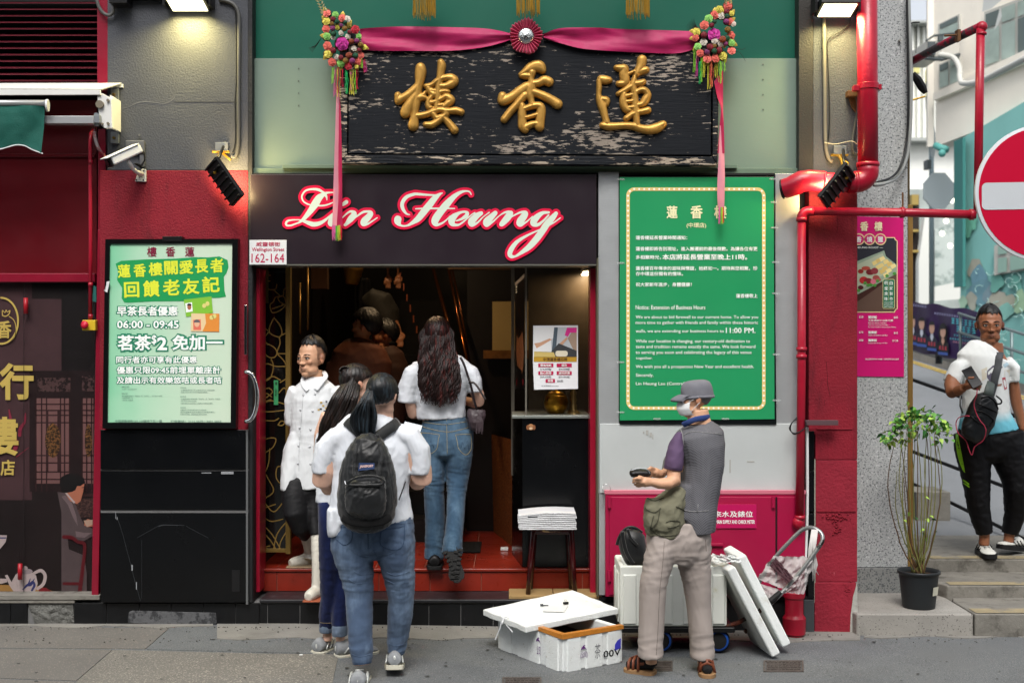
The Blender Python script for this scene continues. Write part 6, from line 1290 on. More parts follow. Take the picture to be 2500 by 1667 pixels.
# ---------------------------------------------------------------- stool, papers, cardboard
c5 = lambda x, y: (1200+x/5.227,1200+y/5.227)
CBD = thing('cardboard_sheet', 'folded brown cardboard lying under the stool legs on the black step', 'cardboard', P(1350,1450,.1))
crd = M('cardboard', '#94794f', .9, var=.1, vS=6, bump=.3, bS=30, dirt='#6d5636', dlo=.58, dhi=.75, dS=5)
for k, (a, b, z0) in enumerate(((-.018,.265,.176),(.268,.545,.178))):
    m = MB().box(a, b, .0,.235, z0, z0+.022); m.v = [(x+(.02 if y < .1 and x > .5 else 0)+.004*sin(x*40), y, z+.004*noise.noise(V3((x*12, y*12, k)))) for x, y, z in m.v]; m.bd('layer', crd, CBD, bevel=.005)
MB().box(-.012,.25,.004,.2,.1745,.1755).bd('layer', crd, CBD)
STL = thing('wooden_stool', 'dark red lacquered wooden stool with chipped legs carrying a pile of newspapers', 'stool', P(1345,1447,.1))
lac = M('chipped_lacquer', '#35070a', .22, coat=.5, col2='#a58a63', c2S=30, c2stretch=(1,1,.5), c2lo=.66, c2hi=.67, bump=.1)
sx0, sx1, szt = P(1303,1290,.08), P(1392,1290,.08),.612
cx_ = (sx0.x+sx1.x)/2
MB().lathe((cx_, .125,.598), [(.135,0),(.15,.004),(.153,.014),(.15,.022),(.13,.024)], 32).bd('seat', M('chipped_lacquer_rim', '#2c0709', .3, col2='#a58a63', c2S=22, c2lo=.57, c2hi=.59), STL,sm=1)
MB().box(cx_-.11, cx_+.11,.06,.19,.575,.598).bd('apron', lac, STL, bevel=.004)
for k, (ut, ub, yt_, yb2) in enumerate(((1302,1289,.075,.045),(1393,1403,.075,.045),(1306,1296,.18,.215),(1389,1397,.18,.215))):
    a = P(ut, 1288,.08); b = P(ub, 1447,.08); a.y = yt_; b.y = yb2; b.z = .197
    MB().tube([a+V3((.0,.0,-.0)), a.lerp(b, .05), a.lerp(b, .5), b], [.012,.019,.0175,.0155], 12).bd('leg', lac, STL,sm=1)
NPp = thing('newspaper_stack', 'stack of folded white newspapers on the dark red stool', 'newspapers', P(1340,1262,.1))
paper = M('newsprint', '#c9cacc', .85, var=.05, vS=12, bump=.15, bS=40)
for k in range(9):
    z0 = .622+.0105*k; dx = ru(-.006,.006); tl = .0016*k
    m = MB(); n = 14
    top = []; 
    for i in range(n+1):
        f = i/n; x = -.01+.05+f*.36; lift = (.012*sin(f*3.1)*(k/9)+tl*(f-.3)); top.append((x+dx, z0+lift))
    vs = []; 
    for (x, z) in top: vs += [(x, -.055+ru(-.003,.003), z),(x, -.055, z+.0085),(x, .24, z+.0085),(x, .24, z)]
    fs = [(i*4+j, i*4+(j+1) % 4,(i+1)*4+(j+1) % 4,(i+1)*4+j) for i in range(n) for j in range(4)]+[(0,1,2,3),(n*4+3, n*4+2, n*4+1, n*4)]
    mobj('newspaper', vs, fs, paper, NPp, bevel=.0015)
MB().add([(.10,-.0565,.705),(.16,-.0565,.707),(.16,-.0565,.700),(.10,-.0565,.698)], [(0,1,2,3)]).bd('print_block', M('print_block', '#32363a', .6), NPp)
gzf = -.012
A0 = V3((-.085,-.52, gzf)); e1 = V3((.558,-.83,0)).normalized(); e2 = V3((.83,.558,0)).normalized()
FB = thing('foam_box', 'white foam box with orange tape on its rim lying in front of the step', 'foam box', A0, 'foam boxes')
def fpt(a, b, z): return A0+e1*a+e2*b+V3((0,0, z))
def wall_ring(pts, z0, z1, th, mat, name, parent, bevel=.006, floor=True, bulge=None):
    n = len(pts); c = sum(pts, Vector())/n; inn = []
    for i in range(n):
        p = pts[i]; a = (pts[i]-pts[i-1]).normalized(); b = (pts[(i+1) % n]-pts[i]).normalized(); inn.append(p+(b-a).normalized()*th*1.41 if (b-a).length > .5 else p+(c-p).normalized()*th)
    o_ = [V3((p.x, p.y, z0)) for p in pts]+[V3((p.x, p.y, z1)) for p in pts]+[V3((p.x, p.y, z1)) for p in inn]+[V3((p.x, p.y, z0+th)) for p in inn]
    f = []
    for i in range(n):
        j = (i+1) % n; f += [(i, j, n+j, n+i),(n+i, n+j, 2*n+j, 2*n+i),(2*n+i, 2*n+j, 3*n+j, 3*n+i)]
    f += [tuple(range(n))[::-1], tuple(range(3*n, 4*n))]
    return mobj(name, o_, f, mat, parent, bevel=bevel)
outl_ = [fpt(a, b, 0) for a, b in ((0,0),(.12,0),(.13,-.006),(.24,-.006),(.25,0),(.40,0),(.41,-.006),(.52,-.006),(.53,0),(.65,0),(.65,.10),(.656,.11),(.656,.2),(.65,.21),(.65,.42),(0,.42))]
cc_ = [fpt(0,0,0), fpt(.65,0,0), fpt(.65,.42,0), fpt(0,.42,0)]
wall_ring(cc_, gzf, gzf+.205,.032, foam, 'body', FB, .01)
for (a, b) in ((.04,.15),(.22,.43),(.50,.61)):
    mobj('rib', [fpt(a,-.007,.0), fpt(b,-.007,.0), fpt(b,-.007,.185), fpt(a,-.007,.185), fpt(a-.01,.01,.0), fpt(b+.01,.01,.0), fpt(b+.01,.01,.19), fpt(a-.01,.01,.19)], [(0,1,2,3),(0,3,7,4),(1,5,6,2),(3,2,6,7),(0,4,5,1)], foam, FB, bevel=.004)
for (a, b) in ((.03,.12),(.16,.27),(.31,.40)):
    mobj('rib', [fpt(.657,a,.0), fpt(.657,b,.0), fpt(.657,b,.185), fpt(.657,a,.185), fpt(.64,a-.01,.0), fpt(.64,b+.01,.0), fpt(.64,b+.01,.19), fpt(.64,a-.01,.19)], [(0,1,2,3),(0,3,7,4),(1,5,6,2),(3,2,6,7),(0,4,5,1)], foam, FB, bevel=.004)
tp_ = M('orange_tape', '#b5742a', .35, var=.15, vS=20, bump=.3, bS=40)
mobj('tape', [fpt(.30,-.0095,.195), fpt(.658,-.0095,.185), fpt(.658,-.0095,.212), fpt(.30,-.0095,.212), fpt(.30,.025,.2125), fpt(.64,.025,.2125)], [(0,1,2,3),(3,2,5,4)], tp_, FB)
mobj('tape', [fpt(.6595,-.0095,.185), fpt(.6595,.42,.19), fpt(.6595,.42,.212), fpt(.6595,-.0095,.212), fpt(.63,.42,.2125), fpt(.63,-.0095,.2125)], [(0,1,2,3),(3,2,4,5)], tp_, FB)
def on1(u, v): return fpt(u, -.0085, v)
def on2(u, v): return fpt(.6585, u, v)
def sidetext(s, f, a0, z0, a1, z1, mat, off=.02):
    return text(s, 0,0,1,1,0, mat, FB, off, side=lambda U, V: f(a0+(a1-a0)*U, z0+(z1-z0)*(1-V)))
pur = M('purple_ink', '#5d2a72', .6); blk_ink = M('black_ink', '#101012', .6); blu = M('blue_ink', '#3a3ab0', .6)
def logo(f, a, z, s):
    pts = [f(a+s*x, z+s*y) for x, y in ((-1,.2),(-.8,.8),(-.2,1.3),(.5,1.4),(.1,1.0),(.6,.6),(.9,0),(.3,.45),(-.4,.5))]
    mobj('printed_logo', pts, [tuple(range(9))], pur, FB)
logo(on1,.43,.12,.024); sidetext('公司', on1,.415,.055,.45,.105, pur, .01)
logo(on2,.14,.105,.022); sidetext('(公司)', on2,.115,.06,.165,.10, pur, .01)
sidetext('茶', on2,.215,.05,.255,.13, M('faded_marker', '#77797c', .7),0); sidetext('00V', on2,.275,.045,.40,.085, blk_ink, .02)
mobj('blue_mark', [on2(.355,.075), on2(.40,.085), on2(.40,.14), on2(.375,.13), on2(.358,.11)], [(0,1,2,3,4)], blu, FB)
mobj('packing', [fpt(.05,.05,.12), fpt(.6,.05,.12), fpt(.6,.38,.12), fpt(.05,.38,.12)], [(0,1,2,3)], M('brown_packing', '#4b2a18', .9, bump=1, var=.5, vS=15), FB)
LD = thing('foam_slab', 'large white foam lid lying askew on top of the taped foam box', 'foam lid', V3((.2,-.5,.22)), 'foam lids')
Lc = [V3((-.171,-.55,.228)), V3((.078,-.93,.212)), V3((.622,-.574,.240)), V3((.373,-.194,.274))]
th = V3((0,0,.036))
def lpt(a, b): return Lc[0].lerp(Lc[1], a).lerp(Lc[3].lerp(Lc[2], a), b)
n_ = 10; vs = []
edge = [(0,b/n_) for b in range(n_)]+[(a/n_,1) for a in range(n_)]+[(1,1-b/n_) for b in range(n_)]+[(1-a/n_,0) for a in range(n_)]
ev = []
for k, (a, b) in enumerate(edge):
    p = lpt(a, b); w = .004*sin(k*1.7)+.003*noise.noise(V3((k*.7,0,0))); ev.append(p+(p-lpt(.5,.5)).normalized()*w)
N = len(ev); mobj('slab', ev+[p-th for p in ev], [tuple(range(N))[::-1], tuple(range(N, 2*N))]+[(i, (i+1) % N, N+(i+1) % N, N+i) for i in range(N)], foam, LD, bevel=.006)
upn = V3((0,0,.002))
mobj('raised_panel', [lpt(.1,.08)+upn*2, lpt(.9,.08)+upn*2, lpt(.9,.9)+upn*2, lpt(.1,.9)+upn*2, lpt(.08,.06)-upn, lpt(.92,.06)-upn, lpt(.92,.92)-upn, lpt(.08,.92)-upn], [(0,1,2,3),(0,4,5,1),(1,5,6,2),(2,6,7,3),(3,7,4,0)], foam, LD, bevel=.002)
np_ = MB().add([lpt(.62,.36)+upn*4, lpt(.80,.50)+upn*4, lpt(.58,.66)+upn*4, lpt(.42,.48)+upn*4], [(0,1,2,3)]).bd('note_paper', white_pl); tag(np_, 'white slip of paper lying on the askew foam lid', 'paper')
pc = MB().box(-.018,.03,-.003,.003,0,.006, Matrix.Translation(lpt(.42,.46)+upn*4)).box(-.018,.0,-.005,.005,0,.012, Matrix.Translation(lpt(.42,.46)+upn*4)).bd('marker_pen', M('pen_dark', '#3a3d42', .4)); tag(pc, 'short dark marker pen lying on the foam lid', 'pen')
m4 = Matrix.Translation(lpt(.52,.66)+upn*4) @ Matrix.Rotation(.4,4, 'Z')
bc = thing('binder_clip', 'black binder clip lying on the paper on the foam lid', 'clip', lpt(.52,.66))
MB().box(-.016,.016,-.008,.008,0,.012, m4).bd('clip_body', blk_pl, bc, bevel=.002)
MB().tube([m4 @ V3((0,.008,.01)), m4 @ V3((.004,.024,.02)), m4 @ V3((.014,.024,.02)), m4 @ V3((.012,.008,.01))], .0012,5).bd('wire_handle', chrome, bc)
tiem = MB()
p0 = lpt(.5,.0)+V3((-.0,-.0,0))
for pts in (([p0+e2*.05+upn*3, p0-V3((.012,.01,.0)), p0-V3((.02,.02,.05)), p0-V3((.05,.03,.12))]),([p0+upn*3, p0+V3((.02,-.03,-.04)), p0+V3((.05,-.05,-.07))]),([p0+upn*3, p0+V3((-.01,-.03,-.03)), p0+V3((.01,-.04,.01)), p0+V3((.03,-.02,.004))])):
    tiem.tube(pts, .004,6, flat=.4)
o = tiem.bd('plastic_strip', M('plastic_film', '#d7dadd', .25, alpha=.75)); tag(o, 'torn clear plastic strip tied at the left corner of the foam lid', 'plastic strip')
CT = thing('hand_cart', 'folding platform cart with blue wheels and bent tube handle wrapped in torn plastic', 'cart', P(1700,1590,-.45))
MB().box(.63,1.30,-.62,-.22,.105,.138).bd('platform', blk_pl, CT, bevel=.008)
for (x, y) in ((1.205,-.575),(.87,-.575),(1.205,-.25),(.87,-.25)):
    w = MB().lathe((x, y-.02,.054), [(.045,0),(.068,.004),(.07,.01),(.07,.03),(.068,.036),(.045,.04)], 28, axis=(0,1,0)).bd('wheel', rubber, CT,sm=1)
    MB().lathe((x, y-.026,.054), [(.048,0),(.060,.002),(.060,.006),(.048,.009)], 28, axis=(0,1,0), cap=False).bd('rim', M('blue_rim', '#1c4a9c', .35), w,sm=1)
    MB().box(x-.02, x+.02, y-.012, y+.028,.05,.11).bd('fork', M('grey_casting', '#7f8488', .4), w)
tube_ = M('worn_tube', '#8a8c8c', .35,.7, col2='#33302f', c2S=9, c2lo=.55, c2hi=.6)
hp = [(1848,1432,-.30),(1868,1395,-.32),(1895,1357,-.34),(1944,1305,-.36),(1965,1290,-.37),(1985,1288,-.40),(2004,1300,-.43),(2008,1318,-.45),(1996,1339,-.46),(1954,1395,-.47),(1913,1442,-.48),(1882,1472,-.50)]
MB().tube([P(*q_) for q_ in cr(hp, 5)], .0125,12).bd('handle', tube_, CT,sm=1)
rust = M('rusty_bar', '#5a2a1c', .6,.3, var=.4, vS=25, dirt='#2a2321', dlo=.45, dhi=.55, dS=12)
MB().tube([P(1886,1466,-.50), P(1850,1494,-.52), P(1800,1520,-.56), P(1744,1537,-.60)], [.011,.014,.013,.012], 8, flat=.6).bd('rail', rust, CT)
MB().tube([P(1880,1476,-.36), P(1845,1515,-.40), P(1818,1543,-.42)], .012,8, flat=.6).bd('rail', M('brown_bar', '#5b4030', .6, var=.3, vS=20), CT)
MB().tube([P(1905,1444,-.49), P(1888,1462,-.5), P(1872,1478,-.5)], [.014,.022,.015], 8).tube([P(1896,1452,-.52), P(1880,1466,-.53)], .016,8).bd('tape_wrap', rubber, CT)
film = M('dirty_film', '#a9a5a5', .45, alpha=.82, var=.12, vS=14, bump=.5, bS=18)
def sheet(pts4, y, name, mat, parent, amp=.02, n=18, seed=0):
    vs = []; a, b, c, d = [V3((p[0], p[1], p[2] if len(p) > 2 else y)) for p in pts4]
    for i in range(n+1):
        for j in range(n+1):
            q_ = a.lerp(b, i/n).lerp(d.lerp(c, i/n), j/n); q3 = P(q_.x+3*noise.noise(V3((i*.5, j*.5, seed+3))), q_.y+3*noise.noise(V3((i*.5, j*.5, seed+7))), q_.z)
            q3.y += amp*noise.noise(V3((i*.35+seed, j*.22, seed))); vs.append(q3)
    return mobj(name, vs, [(i*(n+1)+j, (i+1)*(n+1)+j, (i+1)*(n+1)+j+1, i*(n+1)+j+1) for i in range(n) for j in range(n)], mat, parent,sm=1)
sheet(((1888,1356,-.36),(1990,1360,-.46),(1920,1440,-.5),(1848,1412,-.33)),0, 'plastic_wrap', film, CT, .05, seed=1)
sheet(((1940,1415,-.48),(1985,1370,-.46),(1962,1450,-.47),(1915,1446,-.49)),0, 'plastic_wrap', film, CT, .04, seed=5)
sheet(((1842,1420,-.33),(1915,1442,-.5),(1878,1476,-.5),(1862,1458,-.4)),0, 'plastic_wrap', film, CT, .03, seed=9)
sheet(((1893,1360,-.37),(1880,1380,-.38),(1922,1424,-.52),(1938,1410,-.51)),0, 'maroon_band', M('maroon_webbing', '#35141f', .6, bump=.5, bS=60), CT, .015, seed=2)
co_ = MB()
for k in range(9):
    u = 1983+k*1.6; co_.tube([P(u, 1292,-.43), P(u-6+ru(-3,3),1340,-.45), P(u-4+ru(-6,8),1380+ru(-8,8),-.44), P(u-2+ru(-10,10),1410+ru(-20,10),-.44)], [.005,.006,.005,.002], 5, flat=.4)
co_.bd('plastic_cord', M('white_cord', '#c6c3c1', .5, alpha=.9), CT,sm=1)
TB = thing('foam_box', 'tall white foam box standing on the cart behind the old man', 'foam box', V3((.95,-.4,.14)), 'foam boxes')
cc2 = [V3((.628,-.62,0)), V3((1.252,-.62,0)), V3((1.252,-.22,0)), V3((.628,-.22,0))]
foam_d = M('soiled_styrofoam', '#d2d5ce', .75, var=.02, bump=.35, bS=150, bD=.003, dirt='#b3b08c', dlo=.58, dhi=.8, dS=5)
wall_ring(cc2,.142,.495,.03, foam_d, 'body', TB, .012)
for a, b in ((.65,.72),(.80,.93),(1.0,1.1),(1.17,1.235)):
    mobj('rib', [(a,-.628,.16),(b,-.628,.16),(b,-.628,.44),(a,-.628,.44),(a-.012,-.61,.15),(b+.012,-.61,.15),(b+.012,-.61,.455),(a-.012,-.61,.455)], [(0,1,2,3),(0,3,7,4),(1,5,6,2),(3,2,6,7),(0,4,5,1)], foam_d, TB, bevel=.004)
for a, b in ((-.56,-.46),(-.38,-.28)):
    mobj('rib', [(.620,a,.16),(.620,b,.16),(.620,b,.44),(.620,a,.44),(.64,a-.012,.15),(.64,b+.012,.15),(.64,b+.012,.455),(.64,a-.012,.455)], [(0,3,2,1),(0,4,7,3),(1,2,6,5),(3,7,6,2)], foam_d, TB, bevel=.004)
def lean(lab, top, bot, y0, y1, th, yaw):
    t = thing('foam_slab', lab, 'foam lid', P(bot[0], bot[1], y0), 'foam lids')
    a = P(top[0], top[1], y0); b = P(bot[0], bot[1], y0); d = (b-a).normalized(); nrm = V3((d.z, 0,-d.x)); nrm = -nrm if nrm.x < 0 else nrm
    dy = V3((yaw, y1-y0,0)); vs = []
    for q_ in (a, b):
        for o2 in (Vector(), nrm*th): vs += [q_+o2, q_+o2+dy]
    mobj('slab', vs, [(0,2,6,4),(1,5,7,3),(0,4,5,1),(2,3,7,6),(0,1,3,2),(4,6,7,5)], foam, t, bevel=.012)
    mobj('recess', [a.lerp(b,.06)-nrm*.002+dy*.08, a.lerp(b,.94)-nrm*.002+dy*.08, a.lerp(b,.94)-nrm*.002+dy*.92, a.lerp(b,.06)-nrm*.002+dy*.92], [(0,1,2,3)], foam_d, t)
lean('foam lid leaning against the right end of the tall foam box, the nearer one', (1774,1392),(1886,1606),-.72,-.34,.055,-.05)
lean('foam lid leaning behind the nearer one beside the cart handle', (1800,1362),(1912,1582),-.60,-.26,.055,-.03)
sheet(((1738,1352,-.6),(1800,1356,-.62),(1812,1372,-.64),(1746,1372,-.66)),0, 'plastic_wrap', M('clean_film', '#dfe3e4', .3, alpha=.8), TB, .05, seed=4)
BG = thing('black_bag', 'small black nylon bag standing in the tall foam box beside the old man', 'bag', P(1545,1370,-.5))
def blob_mesh(name, rings, mat, parent, n=20, fold=.0, seed=0, kind=None):
    m = MB(); m.tube([r[0] for r in rings], [r[1] for r in rings], n)
    k = len(rings); vs = []
    for i, r in enumerate(rings):
        c = Vector(r[0])
        for j in range(n):
            p = Vector(m.v[i*n+j])-c; sx = r[2] if len(r) > 2 else 1; p.y *= sx
            w = 1+fold*noise.noise((p+c)*14+V3((seed, 0,0))); vs.append(tuple(c+p*w))
    m.v = vs; return m.bd(name, mat, parent,sm=1)
nylon = M('black_nylon', '#0d0f11', .42, bump=.35, bS=22, bD=.01, var=.2, vS=8, sheen=.2)
blob_mesh('body', [(P(1562,1380,-.5),.05,.8),(P(1556,1365,-.5),.075,.8),(P(1548,1340,-.5),.085,.8),(P(1542,1315,-.5),.078,.8),(P(1538,1298,-.5),.06,.8),(P(1537,1290,-.5),.03,.8)], nylon, BG, 24,.22,3)
MB().tube([P(*q_, -.52) for q_ in cr([(1568,1300),(1550,1288),(1532,1288),(1518,1300),(1510,1315),(1506,1330)], 4)], .009,8, flat=.4).tube([P(*q_, -.56) for q_ in cr([(1519,1296),(1522,1320),(1530,1350),(1546,1376)], 4)], .012,8, flat=.4).tube([P(*q_, -.58) for q_ in cr([(1532,1290),(1540,1312),(1556,1330)], 4)], .008,8, flat=.4).bd('strap', nylon, BG,sm=1)
PP = thing('potted_plant', 'tall potted shrub with bare curved stems and a leafy top on the concrete landing', 'plant', P(2242,1483,.1))
yp2 = .12; sp_ = sc(yp2); pc0 = P(2243,1482, yp2); pc0.z = .101
hh = (1482-1392)/sp_; ptm = M('grey_plastic_pot', '#1f2224', .5, var=.15, vS=6, dirt='#4b4a45', dlo=.6, dhi=.8, dS=6)
pot_o = MB().lathe(pc0, [(.098,0),(.1,.004),(.103,.02),(.122, hh-.03),(.124, hh-.02),(.133, hh-.018),(.134, hh),(.128, hh+.002),(.122, hh-.02),(.12, hh-.03)], 36, cap=False).bd('pot', ptm, PP,sm=1)
MB().lathe(pc0+V3((0,0,hh-.03)), [(.0,.004),(.06,.01),(.121,0)], 24, cap=False).bd('soil', M('dry_soil', '#46301f', .95, bump=1.5, bS=60, bD=.02), pot_o,sm=1)
MB().add([pc0+V3((.055,-.1025,.09)), pc0+V3((.098,-.066,.09)), pc0+V3((.1035,-.070,.145)), pc0+V3((.058,-.1095,.145))], [(0,1,2,3)]).bd('paper_label', M('cream_label', '#b9b7a6', .7), pot_o)
stemc = M('olive_stem', '#6a6a38', .7, var=.2, vS=20); stemd = M('brown_stem', '#4f3a22', .8, var=.2, vS=20)
base = pc0+V3((0,0, hh-.02)); tips = []
specs = [(2168,1190,2186,1075),(2196,1180,2205,1060),(2203,1210,2215,1045),(2214,1200,2196,1055),(2222,1230,2222,1040),(2230,1180,2236,1030),(2240,1200,2240,1028),(2250,1190,2236,1040),(2258,1200,2262,1045),(2268,1180,2262,1050),(2275,1190,2270,1060),(2284,1200,2282,1060),(2296,1210,2280,1075),(2300,1180,2290,1090),(2188,1240,2190,1150),(2212,1250,2206,1165),(2232,1260,2228,1100),(2262,1260,2256,1110)]
for k, (um, vm, ut, vt) in enumerate(specs):
    yo = ru(-.10,.10); b0 = base+V3((ru(-.04,.04), ru(-.03,.03),0))
    mid = P(um, vm, yp2+yo); low = P(um*.6+2243*.4,1325, yp2+yo*.6); top = P(ut, vt, yp2+yo*1.1)
    q_ = [Vector(c) for c in cr([tuple(b0), tuple(low), tuple(mid), tuple(top)], 6)]
    for i in range(1, len(q_)-1): q_[i] += V3((ru(-.003,.003), ru(-.003,.003),0))
    MB().tube(q_, [.0055-.0035*i/(len(q_)-1) for i in range(len(q_))], 6).bd('stem', stemc if k % 3 else stemd, PP,sm=1)
    if vt < 1120: tips.append((q_[-1], q_[-3]))
for k in range(9): MB().tube([base+V3((ru(-.03,.03), ru(-.03,.03),-.02)), base+V3((ru(-.045,.045), ru(-.03,.03),.10))], [.011,.005], 6).bd('stem', stemd, PP,sm=1)
lf = MB().add([(0,0,0),(.30,.12,.06),(.34,.45,.10),(.0,1.0,-.10),(-.34,.45,.10),(-.30,.12,.06),(0,.4,-.02)], [(0,1,6),(1,2,6),(2,3,6),(3,4,6),(4,5,6),(5,0,6)])
leafmats = [M('leaf_green', '#528a30', .45, var=.25, vS=2, coat=.15), M('leaf_light', '#93b44a', .45, var=.2, vS=2, coat=.15), M('leaf_dark', '#265a22', .45, var=.2, vS=2)]
leafmes = [shared(lf, 'leaf', m_) for m_ in leafmats]
def put_leaf(p, s):
    put('leaf', random.choice(leafmes), p, s, PP, (ru(-1.5,.3), ru(-.6,.6), ru(0,6.28)))
clusters = [(2170,1075,14),(2162,1060,8),(2186,1050,18),(2195,1030,18),(2205,1015,16),(2222,1010,20),(2236,1012,18),(2250,1006,14),(2262,1020,16),(2275,1018,14),(2285,1035,16),(2300,1030,14),(2312,1042,9),(2318,1058,6),(2240,1035,16),(2215,1045,16),(2200,1070,14),(2262,1055,12),(2290,1058,10),(2296,1070,6),(2230,1060,10),(2282,1095,9),(2290,1108,5)]
tot = 0
for u, v, n in clusters:
    for k in range(n):
        if tot >= 282: break
        put_leaf(P(u+random.gauss(0,8), v+random.gauss(0,8), yp2+random.gauss(0,.09)), ru(.03,.052)); tot += 1
for u, v in ((2196,1255),(2222,1250),(2236,1262),(2262,1265),(2275,1266),(2255,1300),(2262,1310),(2282,1296),(2258,1212),(2208,1268),(2256,1290),(2270,1258)):
    put_leaf(P(u, v, yp2-.05),.034)
tw = MB()
for u, v, n in clusters:
    tp0 = min(tips, key=lambda t: (t[0]-P(u, v, yp2)).length)[0]
    tw.tube([tp0,(tp0+P(u, v, yp2))/2+V3((0,0,.02)), P(u, v, yp2)], [.003,.0025,.0015], 5)
tw.bd('twig', stemc, PP, kind='stuff')
for k, (u, v) in enumerate(((2025,1556),(735,1600))):
    o = MB().ell(G(u, v)+V3((0,0,.006)),(.012,.008,.004),7,4).bd('litter', (blk_m, white_pl)[k]); tag(o, ('tiny dark scrap of litter on the road by the crimson pillar', 'tiny white scrap of litter on the pavement left of the women')[k], 'litter')

gum = MB()
for k in range(110):
    u = ru(-20,2520); v = ru(1560,1690); c0 = G(u, v)+V3((0,0,.0062)); r = ru(.004,.013)
    gum.add([c0+V3((r*ru(.7,1.2)*cos(t*.785), r*ru(.7,1.2)*sin(t*.785),0)) for t in range(8)], [tuple(range(8))])
tag(gum.bd('gum_spots', M('old_gum', '#3a3a39', .9)), kind='stuff')
grit = MB()
for k in range(420):
    u = ru(-20,2500); v = random.choice((1528,1531,1560))+abs(random.gauss(0,6)); c0 = G(u, max(v, 1533 if u < 1200 else 1552)); r = ru(.002,.006); grit.ell(c0+V3((0,0, r*.6+.005)),(r, r*.8, r*.6),5,4)
tag(grit.bd('grit', M('grit_grey', '#4c4a46', .9)), kind='stuff')
# ---------------------------------------------------------------- people
def vox(mb, size, sI=3, name='t'):
    me = bpy.data.meshes.new(name); me.from_pydata(mb.v, [], mb.f); o = bpy.data.objects.new(name, me); C.objects.link(o)
    r = o.modifiers.new('r', 'REMESH'); r.mode = 'VOXEL'; r.voxel_size = size
    if sI: s_ = o.modifiers.new('s', 'SMOOTH'); s_.iterations = sI; s_.factor = .5
    dg = bpy.context.evaluated_depsgraph_get(); out = bpy.data.meshes.new_from_object(o.evaluated_get(dg)); bpy.data.objects.remove(o); bpy.data.meshes.remove(me); return out
def coords(me): a = np.empty(len(me.vertices)*3); me.vertices.foreach_get('co', a); return a.reshape(-1,3)
def normals(me): a = np.empty(len(me.vertices)*3); me.vertices.foreach_get('normal', a) if hasattr(me.vertices[0], 'normal') else None; return a.reshape(-1,3)
FOLD = .5
def vnoise(p, seed=0, oct=3):
    r = np.random.default_rng(seed); out = 0; q = p.copy(); amp = 1; tot = 0
    for o in range(oct):
        w = np.stack([np.sin(q @ r.normal(size=3)*1.3+r.random()*6), np.sin(q @ r.normal(size=3)*1.3+r.random()*6), np.sin(q @ r.normal(size=3)*1.3+r.random()*6)], 1)
        s_ = 0
        for k in range(3): s_ = s_+np.sin((q+1.1*w) @ r.normal(size=3)*1.5+r.random()*6)
        out = out+amp*s_/3; tot += amp; amp *= .5; q = q*1.9
    return out/tot
def ridge(p, seed): return 1-np.abs(vnoise(p, seed, 2))*1.8
def cmesh(mb, size, folds, sI=5):
    me = vox(mb, size, sI); co = coords(me); nr = normals(me); d = np.zeros(len(co))
    for (amp, sx, sy, sz, zc, zr, seed) in folds:
        w = 1.0 if zr is None else np.exp(-((co[:, 2]-zc)/zr)**2)
        rr = np.clip(ridge(co*np.array([sx, sy, sz]), seed),-.6,1); d += amp*FOLD*w*(1.4*np.sign(rr)*np.abs(rr)**1.3-.7)
    co = co+nr*d[:, None]; me.vertices.foreach_set('co', co.reshape(-1)); me.update(); return me
def tri_n(me, name, mat, parent,sm=1):
    me.name = name; me.materials.clear(); return fin(name, me, mat, parent, sm)
def rings(mb, rg, n=22, ref=(0,1,0), ends=True):
    pts = [P(r[0], r[1], r[3]) for r in rg]; k = len(pts); base = len(mb.v); ref = Vector(ref)
    for i in range(k):
        t = (pts[min(i+1, k-1)]-pts[max(i-1,0)]).normalized(); b = ref-t*ref.dot(t)
        if b.length < .25: b = V3((0,0,1))-t*t.z
        b.normalize(); a = t.cross(b); W = rg[i][2]/sc(rg[i][3]); D = rg[i][4]
        for j in range(n):
            q_ = pi2*j/n; mb.v.append(tuple(pts[i]+a*(cos(q_)*W)+b*(sin(q_)*D)))
    for i in range(k-1):
        for j in range(n):
            j2 = (j+1) % n; mb.f.append((base+i*n+j, base+i*n+j2, base+(i+1)*n+j2, base+(i+1)*n+j))
    mb.f.append(tuple(base+j for j in range(n))[::-1]); mb.f.append(tuple(base+(k-1)*n+j for j in range(n)))
    return mb
def shrink(rg, f): return [(r[0], r[1], r[2]*f, r[3], r[4]*f) for r in rg]
SKIN = {'light': '#d0a088', 'pale': '#d8ae98', 'tan': '#c99b7c', 'brown': '#8c5a3f', 'shade': '#b87a55'}
def skin(kind): return M('skin_'+kind, SKIN[kind], .48, var=.07, vS=14, bump=.08, bS=90, attr='tint', spec=.4)
def tint(me, kind, f=None):
    base = np.array(srgb(SKIN[kind])); co = coords(me); n = len(co); c = np.ones((n, 4)); c[:, :3] = base*(1+.07*vnoise(co*9,4)[:, None])
    if f is not None: f(co, c)
    at = me.color_attributes.new('tint', 'FLOAT_COLOR', 'POINT'); at.data.foreach_set('color', c.astype(np.float32).reshape(-1))
